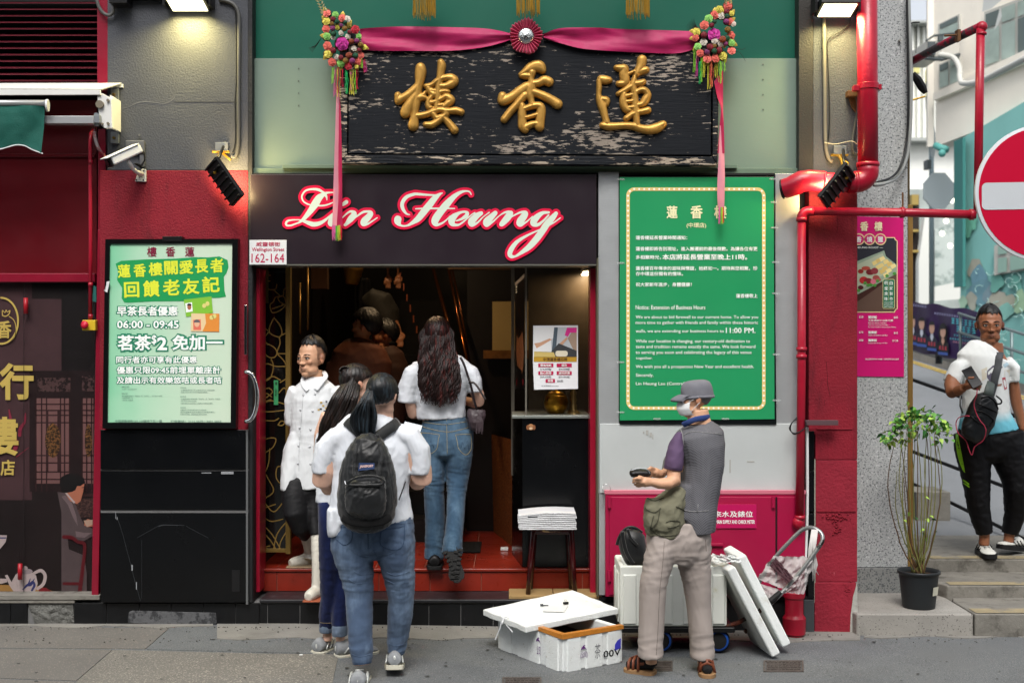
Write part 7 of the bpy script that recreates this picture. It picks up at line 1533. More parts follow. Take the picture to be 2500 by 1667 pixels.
class Head:
    def __init__(s, u, v, y, h, yaw, pitch=0, roll=0):
        s.c = P(u, v, y); s.h = h
        s.R = Matrix.Rotation(R_(yaw),3, 'Z') @ Matrix.Rotation(R_(pitch),3, 'X') @ Matrix.Rotation(R_(roll),3, 'Y'); s.Ri = s.R.transposed()
    def w(s, x, f, z): return s.c+s.R @ (V3((x, -f, z))*s.h)
    def ell(s, mb, x, f, z, rx, rf, rz, tilt=0, n=16, m=10):
        R2 = s.R @ Matrix.Rotation(R_(tilt),3, 'X'); mb.ell(s.w(x, f, z),(rx*s.h, rf*s.h, rz*s.h), n, m, R2)
    def loc(s, co): return ((co-np.array(s.c)) @ np.array(s.R))/s.h*np.array([1,-1,1])
    def bd(s, mb, female=False, ears=(1,1)):
        e = s.ell
        e(mb, 0,-.06,.14,.315,.40,.36); e(mb, 0,.10,.02,.285,.27,.33); e(mb, 0,.12,-.22,.24,.24,.20)
        e(mb, 0,.25,-.37,.12,.10,.085); e(mb, -.12,.12,-.28,.13,.2,.12); e(mb, .12,.12,-.28,.13,.2,.12)
        e(mb, 0,.325,.10,.19,.055,.045)
        e(mb, 0,.365,.0,.034,.045,.12,12); e(mb, 0,.41,-.085,.05,.055,.042); e(mb, -.05,.375,-.10,.034,.042,.03); e(mb, .05,.375,-.10,.034,.042,.03)
        e(mb, -.155,.26,-.05,.085,.08,.08); e(mb, .155,.26,-.05,.085,.08,.08)
        e(mb, 0,.345,-.205,.088,.042,.024); e(mb, 0,.34,-.248,.076,.042,.027)
        for k, sx in ((0,-1),(1,1)):
            if ears[k]: e(mb, sx*.325,-.045,.0,.035,.075,.13,-12); e(mb, sx*.345,-.065,.04,.03,.06,.075,-12)
            e(mb, sx*.125,.315,.035,.062,.035,.042)
    def face_tint(s, lip=(.45,.16,.13), beard=None, stubble=None, brow_c=(.02,.015,.012)):
        def f(co, c):
            L = s.loc(co); x, ff, z = L[:, 0], L[:, 1], L[:, 2]
            lm = np.exp(-((x/.085)**2)**2)*np.exp(-(((z+.225)/.034)**2)**2)*(ff > .3); c[:, :3] = c[:, :3]*(1-.45*lm[:, None])+np.array(lip)*.45*lm[:, None]
            mo = np.exp(-((x/.07)**2)**2)*np.exp(-(((z+.224)/.0075)**2))*(ff > .3); c[:, :3] *= (1-.6*mo[:, None])
            if beard: bm = ((z < -.12) & (ff > -.05) & (z > -.5)).astype(float)*np.clip((-.10-z)/.1,0,1); c[:, :3] *= (1-beard*bm[:, None])
            er = (np.abs(x) > .3) & (np.abs(z) < .16); c[er, :3] *= np.array([1.05,.85,.8])
            if stubble: sb = (z > -.02) & (ff < .10) & (np.abs(x) > .2); c[sb, :3] *= stubble
            ck = np.exp(-(((np.abs(x)-.16)/.08)**2))*np.exp(-(((z+.07)/.08)**2))*(ff > .1); c[:, :3] *= (1+ck[:, None]*np.array([.06,-.04,-.04]))
        return f
    def eyes(s, parent, look=0.0, open_=.7, brow='#120d0a', bw=.02):
        for sx in (-1,1):
            ew = MB(); s.ell(ew, sx*.125,.325,.035,.056,.036,.033*open_*1.4, n=12, m=8); ew.bd('eye', M('eye_white', '#b9b2a8', .2, coat=.5), parent,sm=1)
            ir = MB(); s.ell(ir, sx*.125+look*.018,.352,.035,.026,.012,.029*open_*1.1, n=12, m=6); ir.bd('iris', M('iris_dark', '#160c08', .1, coat=1), parent,sm=1)
            lid = MB(); lid.tube([s.w(sx*(.125-.062),.33,.045), s.w(sx*.115,.362,.070), s.w(sx*(.125+.045),.345,.066), s.w(sx*(.125+.075),.30,.042)], [.002*s.h*4,.0035*s.h*4,.003*s.h*4,.0015*s.h*4], 6).bd('eyelid', M('lid_dark', '#3d2418', .5), parent,sm=1)
            bb = MB(); bb.tube([s.w(sx*.05,.365,.115), s.w(sx*.11,.37,.140), s.w(sx*.17,.335,.14), s.w(sx*.215,.28,.115)], [bw*s.h*.7, bw*s.h, bw*s.h*.85, bw*s.h*.3], 8, flat=.5).bd('eyebrow', M('brow'+brow, brow, .9), parent,sm=1)
        for sx in (-1,1):
            nb = MB(); s.ell(nb, sx*.03,.40,-.118,.016,.02,.008, n=8, m=5); nb.bd('nostril', M('nostril', '#2a120c', .9), parent,sm=1)
    def hair(s, mat, parent, front=.24, side=.0, nape=-.2, thick=.045, top=.0, seed=0, front_f=.2, strand=.012, name='hair', ztop=9):
        mb = MB(); n, m = 96,48; vs = []; keep = []
        for i in range(m+1):
            ph = math.pi*i/m
            for j in range(n):
                t = pi2*j/n; d = V3((sin(ph)*cos(t), sin(ph)*sin(t), cos(ph)))
                x, f, z = .315*d.x, -.06+.40*d.y*1.0,.14+.36*d.z
                line = front if f > front_f else side+(front-side)*max(0,(f+.02)/(front_f+.02)) if f > -.02 else nape+(side-nape)*max(0,(f+.35)/.33)
                line += .02*sin(t*13+seed)+.012*sin(t*31)
                k_ = min(1, max(0,(z-line)/.07)); keep.append(z > line and z < ztop)
                st = strand*(sin(t*23+3*sin(ph*3+seed)+seed)+.6*sin(t*47+2*sin(ph*5)))
                up_ = top*max(0, d.z)*(1+.3*sin(t*5+seed))
                g_ = 1+(thick*(.25+.75*k_))/.33+st*k_*1.2
                vs.append(tuple(s.w(x*g_, (f+.06)*g_-.06,(z-.14)*g_+.14+up_)))
        fs = [(i*n+j, (i+1)*n+j, (i+1)*n+(j+1) % n, i*n+(j+1) % n) for i in range(m) for j in range(n) if keep[i*n+j] and keep[(i+1)*n+j] and keep[i*n+(j+1) % n]]
        used = sorted({q_ for f in fs for q_ in f}); mp = {q_: k for k, q_ in enumerate(used)}
        return mobj(name, [vs[q_] for q_ in used], [tuple(mp[q_] for q_ in f) for f in fs], mat, parent,sm=1)
def hair_mat(name, c, c2, rough=.42): return M(name, c, rough, col2=c2, c2S=45, c2stretch=(1,1,.12), c2lo=.5, c2hi=.62, bump=.6, bS=160, bT=(1,1,.08), bD=.004, spec=.35)
blackhair = hair_mat('black_hair', '#0b0a0a', '#1d1a19'); blueblack = hair_mat('blue_black_hair', '#0e1114', '#27323a', .36); brownhair = hair_mat('auburn_hair', '#190907', '#45140f', .5); darkbrown = hair_mat('dark_brown_hair', '#120c0a', '#2c1f1b', .33); greyhair = hair_mat('grey_hair', '#6d6c6b', '#8f8e8c', .5)
def locks(name, path_fn, n, mat, parent, r=.006, wav=.0, seed=0, seg=14, sides=5, freq=3.0):
    rd = random.Random(seed); mb = MB()
    for k in range(n):
        pts = path_fn(k/n, rd); q_ = cr([tuple(p) for p in pts], max(2, seg//(len(pts)-1))); L = len(q_); ph = pts[1][0]*55+rd.random()*1.1; am = wav*rd.uniform(.6,1.2); fr_ = freq*rd.uniform(.85,1.15)
        out = []
        for i, c in enumerate(q_):
            f = i/(L-1); g_ = min(1, f*2.2); out.append(Vector(c)+V3((sin(f*fr_*6.28+ph),.6*cos(f*fr_*6.28+ph),.15*sin(f*fr_*6.28)))*am*g_)
        rr = r*rd.uniform(.7,1.35); mb.tube(out, [rr*(.7+.5*sin(min(1,(i/(L-1))*1.1)*math.pi))*(1-.75*max(0, i/(L-1)-.75)*4*.9) for i in range(L)], sides, cap=False)
    return mb.bd(name, mat, parent,sm=1)
def hand(mb, wrist, palm_c, tips, thumb, r=.0095, palm_r=(.040,.016,.045), palm_dir=None):
    w = Vector(wrist); c = Vector(palm_c); mb.tube([w, w.lerp(c, .5), c], [.024,.026,.03], 10); 
    q_ = (c-w).normalized().to_track_quat('Z', 'Y').to_matrix() if palm_dir is None else Vector(palm_dir).normalized().to_track_quat('Z', 'Y').to_matrix()
    mb.ell(c, palm_r, 14,8, q_)
    for k, tp in enumerate(tips): pts = [Vector(p) for p in tp]; mb.tube([c.lerp(pts[0], .5)]+pts, [r*1.15]+[r*(1.05-.09*i) for i in range(len(pts))], 8); mb.ell(pts[-1], r*.85,8,6)
    pts = [Vector(p) for p in thumb]; mb.tube([c]+pts, [r*1.3]+[r*(1.2-.1*i) for i in range(len(pts))], 8); mb.ell(pts[-1], r*.95,8,6)
def body(parent, parts, kind, size=.006, head=None, fn=None, hands=None):
    mb = MB()
    for rg in parts: rings(mb, rg, 16)
    if head: head.bd(mb)
    if hands: hands(mb)
    me = vox(mb, size, 2); tint(me, kind, fn); return tri_n(me, 'body', skin(kind), parent)
def shoe(parent, heel, toe, w, h, mat, sole_mat, lift=0.0, name='shoe', stripe=None, chunky=1.0):
    heel = Vector(heel); toe = Vector(toe); d = (toe-heel); L = d.length; dn = d.normalized(); side = dn.cross(V3((0,0,1))).normalized(); up_ = side.cross(dn).normalized()
    t = thing(name, None, None); t.parent = parent; t.matrix_parent_inverse = world_of(parent).inverted()
    m = MB(); prof = ((-.02,.52,.10,.80),(.0,.74,.04,1.02),(.10,.84,.02,1.12),(.22,.84,.02,1.08),(.38,.80,.02,.90),(.55,.88,.02,.66),(.72,1.0,.02,.52),(.86,.95,.02,.44),(.95,.74,.03,.34),(1.0,.40,.06,.22))
    pts = []; n = 18; base = 0
    for (f, ww, lo, hi) in prof:
        c = heel+d*f
        for j in range(n):
            a = pi2*j/n; x = cos(a)*w/2*ww; z0 = (lo+(hi-lo)*(.5+.5*sin(a)))*h+.018*chunky
            x *= (1-.28*max(0, sin(a))); m.v.append(tuple(c+side*x+up_*z0))
    k = len(prof); m.f = [(i*n+j, i*n+(j+1) % n, (i+1)*n+(j+1) % n, (i+1)*n+j) for i in range(k-1) for j in range(n)]+[tuple(range(n))[::-1], tuple((k-1)*n+j for j in range(n))]
    m.bd('upper', mat, t,sm=1)
    so = MB(); out = []
    for (f, ww) in ((-.04,.45),(.0,.85),(.1,1.0),(.3,.95),(.5,.92),(.72,1.08),(.88,1.02),(.97,.75),(1.02,.35)): out.append((f, ww))
    ring_ = [heel+d*f+side*(w/2*ww*1.03) for f, ww in out]+[heel+d*f-side*(w/2*ww*1.03) for f, ww in out[::-1]]; N = len(ring_)
    so.v = [tuple(p) for p in ring_]+[tuple(p+up_*.026*chunky) for p in ring_]; so.f = [tuple(range(N))[::-1], tuple(range(N, 2*N))]+[(i, (i+1) % N, N+(i+1) % N, N+i) for i in range(N)]
    so.bd('sole', sole_mat, t, bevel=.004)
    if stripe:
        st = MB()
        for sg in (-1,1):
            for (f0, f1, z0, z1) in ((.12,.30,.25,.8),(.3,.46,.2,.75),(.46,.62,.2,.6)):
                st.tube([heel+d*f0+side*sg*w*.455+up_*(z0*h+.018), heel+d*f1+side*sg*w*.40+up_*(z1*h+.018)], .0045,5, flat=.5)
        for kk in range(4): st.tube([heel+d*(.42+.08*kk)-side*w*.2+up_*(h*(.86-.1*kk)+.02), heel+d*(.45+.08*kk)+side*w*.2+up_*(h*(.86-.1*kk)+.02)], .0035,5)
        st.bd('trim', stripe, t,sm=1)
        hb_ = MB().ell(heel+d*.0+up_*(h*.5+.02),(.011,.006,.02),8,6).bd('heel_tab', stripe, t,sm=1)
    return t
def jeans_mat(name, c, c2, rough=.85): return M(name, c, rough, col2=c2, c2S=7, c2stretch=(1,1,.35), c2lo=.42, c2hi=.72, bump=.35, bS=420, bD=.0015, var=.08, vS=30, spec=.15, sheen=.1)
def stitch(name, pts_list, y, mat, parent, r=.0014):
    m = MB()
    for pts in pts_list: m.tube(pts, r, 5)
    return m.bd(name, mat, parent,sm=1)
def person(lab, u, v, y, group=None): return thing('person', lab, 'person', P(u, v, y), group)
whitec = M('white_cotton', '#cfd3d9', .9, bump=.5, bS=22, bD=.006, bT=(1,1,.4), var=.03, vS=5, spec=.1)
def prs(surface_me, pts, off=.0015):
    from mathutils.bvhtree import BVHTree
    bv = surface_me if isinstance(surface_me, BVHTree) else BVHTree.FromPolygons([v.co for v in surface_me.vertices], [tuple(p.vertices) for p in surface_me.polygons])
    eye = V3((0,-8,1.8)); out = []
    for (u, v) in pts:
        d = (P(u, v, 0)-eye).normalized(); h, nn_, _, _ = bv.ray_cast(eye, d)
        if h is not None: out.append(h+nn_*off)
    return out
def bvh(me):
    from mathutils.bvhtree import BVHTree
    return BVHTree.FromPolygons([v.co for v in me.vertices], [tuple(p.vertices) for p in me.polygons])
BW = person('woman seen from behind with a black backpack, white shirt, blue jeans and ponytail', 900,1660,-1.2)
yb0 = -1.18
L1 = [(854,1290,46,yb0,.135),(858,1330,51,yb0,.15),(866,1370,46,yb0-.01,.14),(873,1411,40,yb0-.02,.115),(877,1456,34,yb0-.03,.095),(878,1501,32.5,yb0-.05,.088),(879,1546,30,yb0-.08,.08),(882,1591,29,yb0-.10,.072),(884,1622,25,yb0-.11,.066)]
L2 = [(962,1285,46,yb0,.135),(964,1325,50,yb0,.15),(968,1366,45,yb0+.01,.14),(976,1411,38,yb0+.02,.115),(979,1456,32,yb0+.03,.095),(977,1501,31,yb0+.05,.09),(972,1546,27,yb0+.08,.08),(968,1580,23,yb0+.08,.068),(967,1594,21,yb0+.08,.062)]
HP = [(908,1225,88,yb0,.125),(909,1262,100,yb0,.145),(910,1300,103,yb0,.155),(910,1340,98,yb0,.14),(915,1362,60,yb0,.10)]
j_bw = jeans_mat('mid_blue_denim', '#43536a', '#687c94')
mb = MB(); [rings(mb, r) for r in (L1, L2, HP)]
me = cmesh(mb, .008, [(.0075,7,7,34,.55,.16,1),(.009,6,6,30,.14,.12,2),(.006,10,8,22,.78,.1,3),(.003,18,18,18,0, None, 4)]); bvw = bvh(me)
tri_n(me, 'jeans', j_bw, BW)
thr = M('denim_thread', '#2c3f58', .9); thr_y = M('ochre_thread', '#8a7a5a', .9)
stitch('pocket_seam', [prs(bvw, cr([(932,1284),(930,1330),(968,1341),(985,1325),(987,1280)], 5)), prs(bvw, cr([(812,1305),(838,1330),(858,1318),(859,1288)], 5)), prs(bvw, cr([(898,1288),(899,1340)], 8)), prs(bvw, cr([(930,1292),(960,1290),(986,1284)], 5))], 0, thr, BW, .0018)
stitch('crease', [prs(bvw, cr(p, 5),.0005) for p in ([(862,1392),(880,1402),(905,1400)], [(850,1412),(872,1424),(896,1420)], [(944,1396),(966,1404),(1000,1394)], [(940,1414),(962,1424)], [(846,1330),(870,1352),(900,1358)], [(924,1358),(950,1352),(985,1330)], [(858,1596),(880,1602),(904,1596)], [(950,1570),(968,1576),(990,1570)])], 0, j_bw, BW, .002)
stitch('outseam', [prs(bvw, cr(p, 6),.0008) for p in ([(912,1342),(922,1362)], [(862,1616),(884,1618),(906,1614)], [(948,1592),(968,1594),(988,1590)], [(808,1290),(860,1284),(930,1282),(1008,1276)])], 0, thr, BW, .0014)
HBW = Head(934,968, yb0-.02,.225,165,12)
arm_l = [(818,1080,26,yb0,.07),(800,1110,30,yb0,.07),(792,1150,29,yb0-.01,.062),(788,1172,27,yb0,.055),(800,1186,24,yb0+.08,.05),(850,1165,18,yb0+.22,.036),(880,1140,14,yb0+.30,.028)]
arm_r = [(998,1075,26,yb0,.07),(1016,1110,30,yb0,.07),(1026,1148,29,yb0,.062),(1030,1168,26,yb0,.055),(1022,1176,24,yb0+.08,.05),(1010,1130,18,yb0+.22,.036),(1008,1085,14,yb0+.33,.028)]
torso = [(936,1000,24,yb0+.01,.06),(935,1030,27,yb0+.01,.06),(925,1048,70,yb0,.085),(912,1085,92,yb0,.11),(908,1150,86,yb0,.12),(906,1215,88,yb0,.125),(906,1280,90,yb0,.13)]
def hbw(mb_): 
    hand(mb_, P(1008,1085, yb0+.33), P(1006,1070, yb0+.38), [[P(1003+k*3,1062, yb0+.42), P(1002+k*3,1055, yb0+.40)] for k in range(4)], [P(998,1068, yb0+.36), P(998,1060, yb0+.37)])
    hand(mb_, P(880,1140, yb0+.30), P(905,1120, yb0+.36), [[P(920+k*2,1112+k*5, yb0+.38), P(930+k*2,1108+k*5, yb0+.36)] for k in range(4)], [P(905,1105, yb0+.36), P(915,1100, yb0+.36)])
body(BW, [arm_l, arm_r, torso, shrink(L1,.8), shrink(L2,.8)], 'pale', .007, HBW, None, hbw)
mb = MB()
for r in ([(936,1018,27,yb0+.01,.065),(932,1032,48,yb0,.085),(925,1046,82,yb0,.10),(912,1072,102,yb0,.12),(908,1110,100,yb0,.13),(908,1150,95,yb0,.137),(904,1200,96,yb0,.14),(905,1245,101,yb0,.15),(906,1272,104,yb0,.155)],
          [(868,1056,22,yb0,.075),(824,1070,30,yb0,.085),(800,1100,34,yb0,.085),(790,1132,29,yb0,.08),(789,1154,27,yb0,.078)],
          [(968,1054,22,yb0,.075),(1002,1066,28,yb0,.085),(1022,1100,30,yb0,.085),(1027,1132,26,yb0,.08),(1026,1158,24,yb0,.076)]): rings(mb, r)
rings(mb, [(815,1240,14,yb0-.02,.10),(818,1268,20,yb0-.02,.11),(824,1290,26,yb0-.02,.11),(828,1302,28,yb0-.02,.10)])
me = cmesh(mb, .008, [(.006,12,12,6,0, None, 11),(.007,8,8,16,1.02,.18,12),(.004,26,26,10,0, None, 13)]); bvs = bvh(me)
tri_n(me, 'shirt', whitec, BW)
HBW.hair(blueblack, BW, front=.2, side=-.05, nape=-.32, thick=.06, seed=2, strand=.008)
def tail(k, rd):
    a = rd.uniform(-1,1); b = rd.uniform(-1,1); y_ = yb0-.13
    return [P(906+a*5,947+b*3, yb0-.10), P(890+a*18+4,985, y_-.025*abs(b)), P(887+a*30,1020, y_-.02*b), P(888+a*27,1050, y_-.02*b), P(895+a*18,1066+rd.uniform(-10,12), y_-.015*b)]
locks('ponytail', tail, 150, blueblack, BW, .0055,.003,5,14,5,1.5)
locks('hair_strands', lambda k, rd: (lambda t: [HBW.w(.34*cos(t)*.98,-.10+.33*sin(t)*-.3+.28,.25*sin(t)+.18), HBW.w(.25*cos(t),-.30,.30*sin(t)*.9+.22), P(908,947, yb0-.115)])(rd.uniform(-.6,3.6)),110, blueblack, BW, .0035,.0015,8,10,4,1)  # fine strands drawn back to the hair tie
MB().lathe(P(907,947, yb0-.11), [(.012,-.008),(.017,0),(.012,.008)], 12, axis=(.2,-1,.4)).bd('hair_tie', rubber, BW,sm=1)
grsh = M('grey_sneaker', '#84878a', .8, var=.06, bump=.3, bS=90); grtr = M('silver_trim', '#c9ccc8', .4,.3); solem = M('cream_sole', '#b9b6a6', .7)
fz = -.012
shoe(BW, (P(881,1640,-1.30).x, -1.44, fz),(P(880,1640,-1.3).x-.01,-1.17, fz),.105,.075, grsh, solem, stripe=grtr)
shoe(BW, (P(968,1630,-1.1).x, -1.22,.045),(P(958,1630,-1.1).x, -.97,-.004),.10,.075, grsh, solem, stripe=grtr)
BP = thing('backpack', 'black backpack with a small blue patch worn by the woman in blue jeans', 'backpack', P(895,1180,-1.4))
ybk = -1.39
pk_ = MB(); rings(pk_, [(908,1068,26,ybk+.03,.05),(904,1082,42,ybk+.01,.075),(899,1107,55,ybk,.09),(897,1154,69,ybk,.10),(897,1216,74,ybk,.11),(895,1255,69,ybk,.105),(894,1275,60,ybk+.01,.095),(894,1284,45,ybk+.02,.07)], 28)
me = cmesh(pk_, .007, [(.006,9,9,14,0, None, 21),(.005,22,22,7,0, None, 22)], 2); bvp = bvh(me); tri_n(me, 'main_compartment', nylon, BP)
fp = MB(); rings(fp, [(892,1168,46,ybk-.075,.035),(893,1180,50,ybk-.09,.05),(893,1215,51,ybk-.10,.055),(892,1245,48,ybk-.095,.05),(892,1256,40,ybk-.08,.035)], 24)
me = cmesh(fp, .006, [(.007,12,12,10,0, None, 23),(.004,25,25,25,0, None, 24)], 2); tri_n(me, 'front_pocket', nylon, BP)
fl_ = MB(); rings(fl_, [(866,1178,26,ybk-.12,.018),(892,1166,30,ybk-.12,.02),(915,1170,28,ybk-.12,.02),(936,1176,14,ybk-.11,.016)], 14,(0,0,1))
fl2 = MB().tube([P(*q_, ybk-.145) for q_ in cr([(846,1180),(868,1166),(892,1162),(920,1163),(938,1174),(930,1182),(892,1184),(848,1184)], 4)], .008,8); me = cmesh(fl2,.005, [(.004,30,30,30,0, None, 25)], 1); tri_n(me, 'zip_flap', nylon, BP)
strap_m = M('black_webbing', '#101214', .55, bump=.4, bS=200, sheen=.2)
def on_body(bv, pts, r, off, name, parent, mat, flat=.3):
    q_ = prs(bv, cr(pts, 6), off); return MB().tube(q_, r, 10, flat=flat, ref=(0,1,0)).bd(name, mat, parent,sm=1)
on_body(bvs, [(912,1072),(930,1060),(950,1045),(968,1034),(985,1030)], .030,.012, 'shoulder_strap', BP, strap_m, .35)
on_body(bvs, [(886,1066),(876,1055),(864,1042),(850,1030)], .030,.012, 'shoulder_strap', BP, strap_m, .35)
MB().tube([P(*q_, ybk-.02) for q_ in cr([(897,1062),(899,1076),(910,1080),(920,1076),(922,1060)], 4)], .010,8, flat=.5).bd('grab_handle', strap_m, BP,sm=1)
on_body(bvp, [(872,1084),(868,1110),(866,1140),(868,1164)], .011,.006, 'side_strap', BP, strap_m, .5)
on_body(bvp, [(926,1082),(930,1110),(926,1140),(922,1166)], .011,.006, 'side_strap', BP, strap_m, .5)
MB().tube([P(974,1220,ybk+.08), P(985,1190,-1.28), P(993,1166,-1.2)], .004,6).bd('adjuster_strap', strap_m, BP)
lp = prs(bvp, [(877,1148),(914,1146),(914,1129),(878,1130)], .010)
mobj('brand_patch', lp, [(0,1,2,3)], M('patch_blue', '#26395f', .6), BP)
text('JANSPORT', 0,0,1,1,0, M('patch_white', '#d9b6b0', .6), BP, .05, name='patch_lettering', side=lambda U, V: lp[3].lerp(lp[2], .08+.84*U).lerp(lp[0].lerp(lp[1], .08+.84*U),.28+.45*V)+V3((0,-.002,0)))
MB().tube([P(938,1176,ybk-.14), P(939,1192,ybk-.145)], .0025,5).tube([P(842,1174,ybk-.13), P(844,1182,ybk-.14)], .003,5).bd('zip_pull', chrome, BP)
on_body(bvp, [(838,1262),(860,1272),(895,1276),(930,1272),(952,1260)], .022,.003, 'base_panel', BP, M('suede_base', '#070708', .9),.3)
TBL = MB().box(-.05,.06,-.005,.005,-.035,.035, Matrix.Translation(P(1004,1046, yb0+.42)) @ Matrix.Rotation(-.5,4, 'X') @ Matrix.Rotation(.25,4, 'Y')).bd('phone', M('blue_grey_case', '#43525f', .25, coat=.5), bevel=.004); tag(TBL, 'blue grey phone held up by the woman with the backpack', 'phone')
PG = person('young woman with hair bun and long dark hair, white shirt and rolled indigo jeans', 830,1600,-.7)
y1 = -.70
Hpg = Head(872,938, y1,.215,118,10)
LA = [(802,1225,26,y1-.02,.10),(806,1290,28,y1-.04,.11),(806,1366,27,y1-.04,.10),(806,1411,25,y1-.02,.09),(806,1456,23,y1,.08),(801,1500,22,y1+.03,.075),(799,1530,18.5,y1+.04,.07)]
LB_ = [(835,1225,28,y1,.10),(838,1290,29,y1,.11),(840,1366,27,y1,.10),(838,1411,25,y1,.09),(836,1456,23,y1-.02,.08),(832,1500,22,y1-.04,.075),(830,1530,19,y1-.05,.07)]
mb = MB(); rings(mb, LA); rings(mb, LB_); rings(mb, [(822,1200,40,y1,.10),(824,1240,46,y1,.12),(824,1290,46,y1,.13),(824,1340,36,y1,.10)])
indigo = jeans_mat('indigo_denim', '#121a3c', '#1e2b58')
me = cmesh(mb, .008, [(.006,7,7,26,.5,.2,31),(.007,6,6,24,.12,.15,32),(.003,18,18,18,0, None, 33)]); tri_n(me, 'jeans', indigo, PG)
for (u, v0, v1, w, yy_) in ((798.5,1517,1540,18.5, y1+.04),(830,1522,1549,19.5, y1-.05)):
    mb = MB(); rings(mb, [(u,v0,w,yy_,.072),(u,(v0+v1)/2,w*1.03,yy_,.076),(u,v1,w,yy_,.072)]); me = cmesh(mb, .006, [(.003,12,12,20,0, None, 35)], 1); tri_n(me, 'turn_up', jeans_mat('pale_turnup', '#5c6a7c', '#76859a'), PG)
stitch('hem_stitch', [[P(798.5-18+36*i/8,1519+1.5*sin(i/8*3.14), y1-.04) for i in range(9)]], 0, thr_y, PG, .0012)
arms = [(800,1010,16,y1,.05),(784,1060,17,y1+.02,.05),(780,1110,15,y1+.04,.045),(790,1150,13,y1+.12,.04),(830,1140,10,y1+.25,.03)]
body(PG, [[(872,975,14,y1,.05),(868,1000,15,y1,.05),(858,1020,40,y1,.07),(846,1080,46,y1,.09),(832,1160,42,y1,.09),(826,1215,42,y1,.09)], arms, shrink(LA, .78), shrink(LB_, .78), [(799,1535,11,y1+.04,.034),(799,1565,11,y1+.03,.034)], [(830,1540,11,y1-.05,.034),(832,1575,11,y1-.05,.034)]], 'pale', .007, Hpg, Hpg.face_tint(), lambda m_: hand(m_, P(830,1140,y1+.25), P(845,1132,y1+.28), [[P(856,1124+k*5,y1+.3), P(864,1122+k*5,y1+.3)] for k in range(4)], [P(846,1120,y1+.28), P(854,1114,y1+.28)]))
mb = MB(); rings(mb, [(872,988,18,y1,.06),(862,1005,38,y1,.075),(852,1025,58,y1,.095),(838,1080,56,y1,.11),(826,1150,52,y1,.115),(822,1210,50,y1,.12),(820,1230,50,y1,.12)]); rings(mb, [(815,1020,24,y1,.06),(792,1060,22,y1+.02,.065),(784,1100,20,y1+.03,.06)])
me = cmesh(mb, .008, [(.006,12,12,6,0, None, 36),(.005,9,9,20,0, None, 37)]); tri_n(me, 'shirt', whitec, PG)
mb = MB(); rings(mb, [(800,1120,16,y1-.02,.03),(806,1160,14,y1-.06,.02),(809,1200,9,y1-.09,.02),(812,1235,6,y1-.1,.015)])
me = cmesh(mb, .006, [(.004,20,20,20,0, None, 3)], 1); tri_n(me, 'checked_shirt_tie', M('purple_check', '#3c2f58', .8, var=.4, vS=60), PG)
Hpg.hair(darkbrown, PG, front=.22, side=.06, nape=-.35, thick=.055, seed=4, strand=.01)
def longh(k, rd):
    a = rd.uniform(-1,1); b = rd.uniform(-1,1)
    return [P(862+a*20,930-8*(1-abs(a)), y1-.09+.06*abs(a)), P(845+a*30,965, y1-.11+.03*b), P(830+a*32,1000, y1-.115+.03*b), P(811+a*27,1035, y1-.115+.03*b), P(796+a*17,1065, y1-.10+.03*b), P(784+a*12,1088+rd.uniform(-16,6), y1-.09+.03*b)]
locks('long_hair', longh, 210, darkbrown, PG, .0055,.0035,9,16,5,2)
def bunl(k, rd):
    t = rd.uniform(0,6.28); pts = []
    for i in range(8):
        a = t+i*.7; pts.append(P(842+13*cos(a),906+11*sin(a), y1-.03+.03*sin(a*1.3+k*9)+rd.uniform(-.006,.006)))
    return pts
MB().ell(P(842,906, y1-.03),(.028,.028,.024),14,10).bd('bun_core', darkbrown, PG,sm=1)
locks('hair_bun', bunl, 40, darkbrown, PG, .004,.001,12,21,5,1)
locks('hair_top', lambda k, rd: (lambda t: [Hpg.w(.33*cos(t),.05,.15+.33*sin(t)), Hpg.w(.22*cos(t),-.15,.32+.2*sin(t)), P(850+3*cos(t),912, y1-.04)])(rd.uniform(.1,3.0)),90, darkbrown, PG, .0035,.001,14,10,4,1)
shoe(PG, (P(794,1585,-.64).x-.035,-.72,-.004),(P(806,1585,-.64).x+.02,-.50,-.004),.10,.075, grsh, solem, stripe=grtr)
shoe(PG, (P(832,1600,-.75).x-.02,-.78,-.006),(P(832,1600,-.75).x+.20,-.66,-.006),.10,.08, grsh, solem, stripe=grtr)
CH = person('man in white chef jacket, black trousers and white rubber boots stepping down', 760,1440,.2)
y2 = .20
Hch = Head(760,876, y2-.02,.25,-30,4)
jk = M('chef_cotton', '#d3d6d8', .8, bump=.2, bS=300, bD=.001, var=.03, vS=6, spec=.15, dirt='#a9a69c', dlo=.7, dhi=.85, dS=7)
mb = MB()
rings(mb, [(768,918,22,y2,.06),(768,934,38,y2,.085),(768,948,56,y2,.10),(770,975,61,y2,.12),(768,1020,59,y2,.125),(766,1080,58,y2,.125),(762,1130,61,y2,.13),(762,1160,60,y2,.13),(764,1190,60,y2,.13)])
rings(mb, [(730,1060,22,y2-.02,.08),(722,1100,30,y2-.03,.09),(714,1140,28,y2-.04,.09),(707,1175,22,y2-.05,.09),(706,1196,21,y2-.05,.09)])
rings(mb, [(728,952,24,y2,.075),(714,980,20,y2+.02,.08),(709,1010,14,y2+.04,.085),(708,1032,12,y2+.05,.08)])
rings(mb, [(812,950,24,y2,.075),(826,985,18,y2+.02,.08),(830,1030,15,y2+.04,.075)])
me = cmesh(mb, .008, [(.005,12,12,6,0, None, 41),(.006,8,8,15,1.3,.35,42),(.003,26,26,12,0, None, 43)]); bvj = bvh(me); tri_n(me, 'chef_jacket', jk, CH)
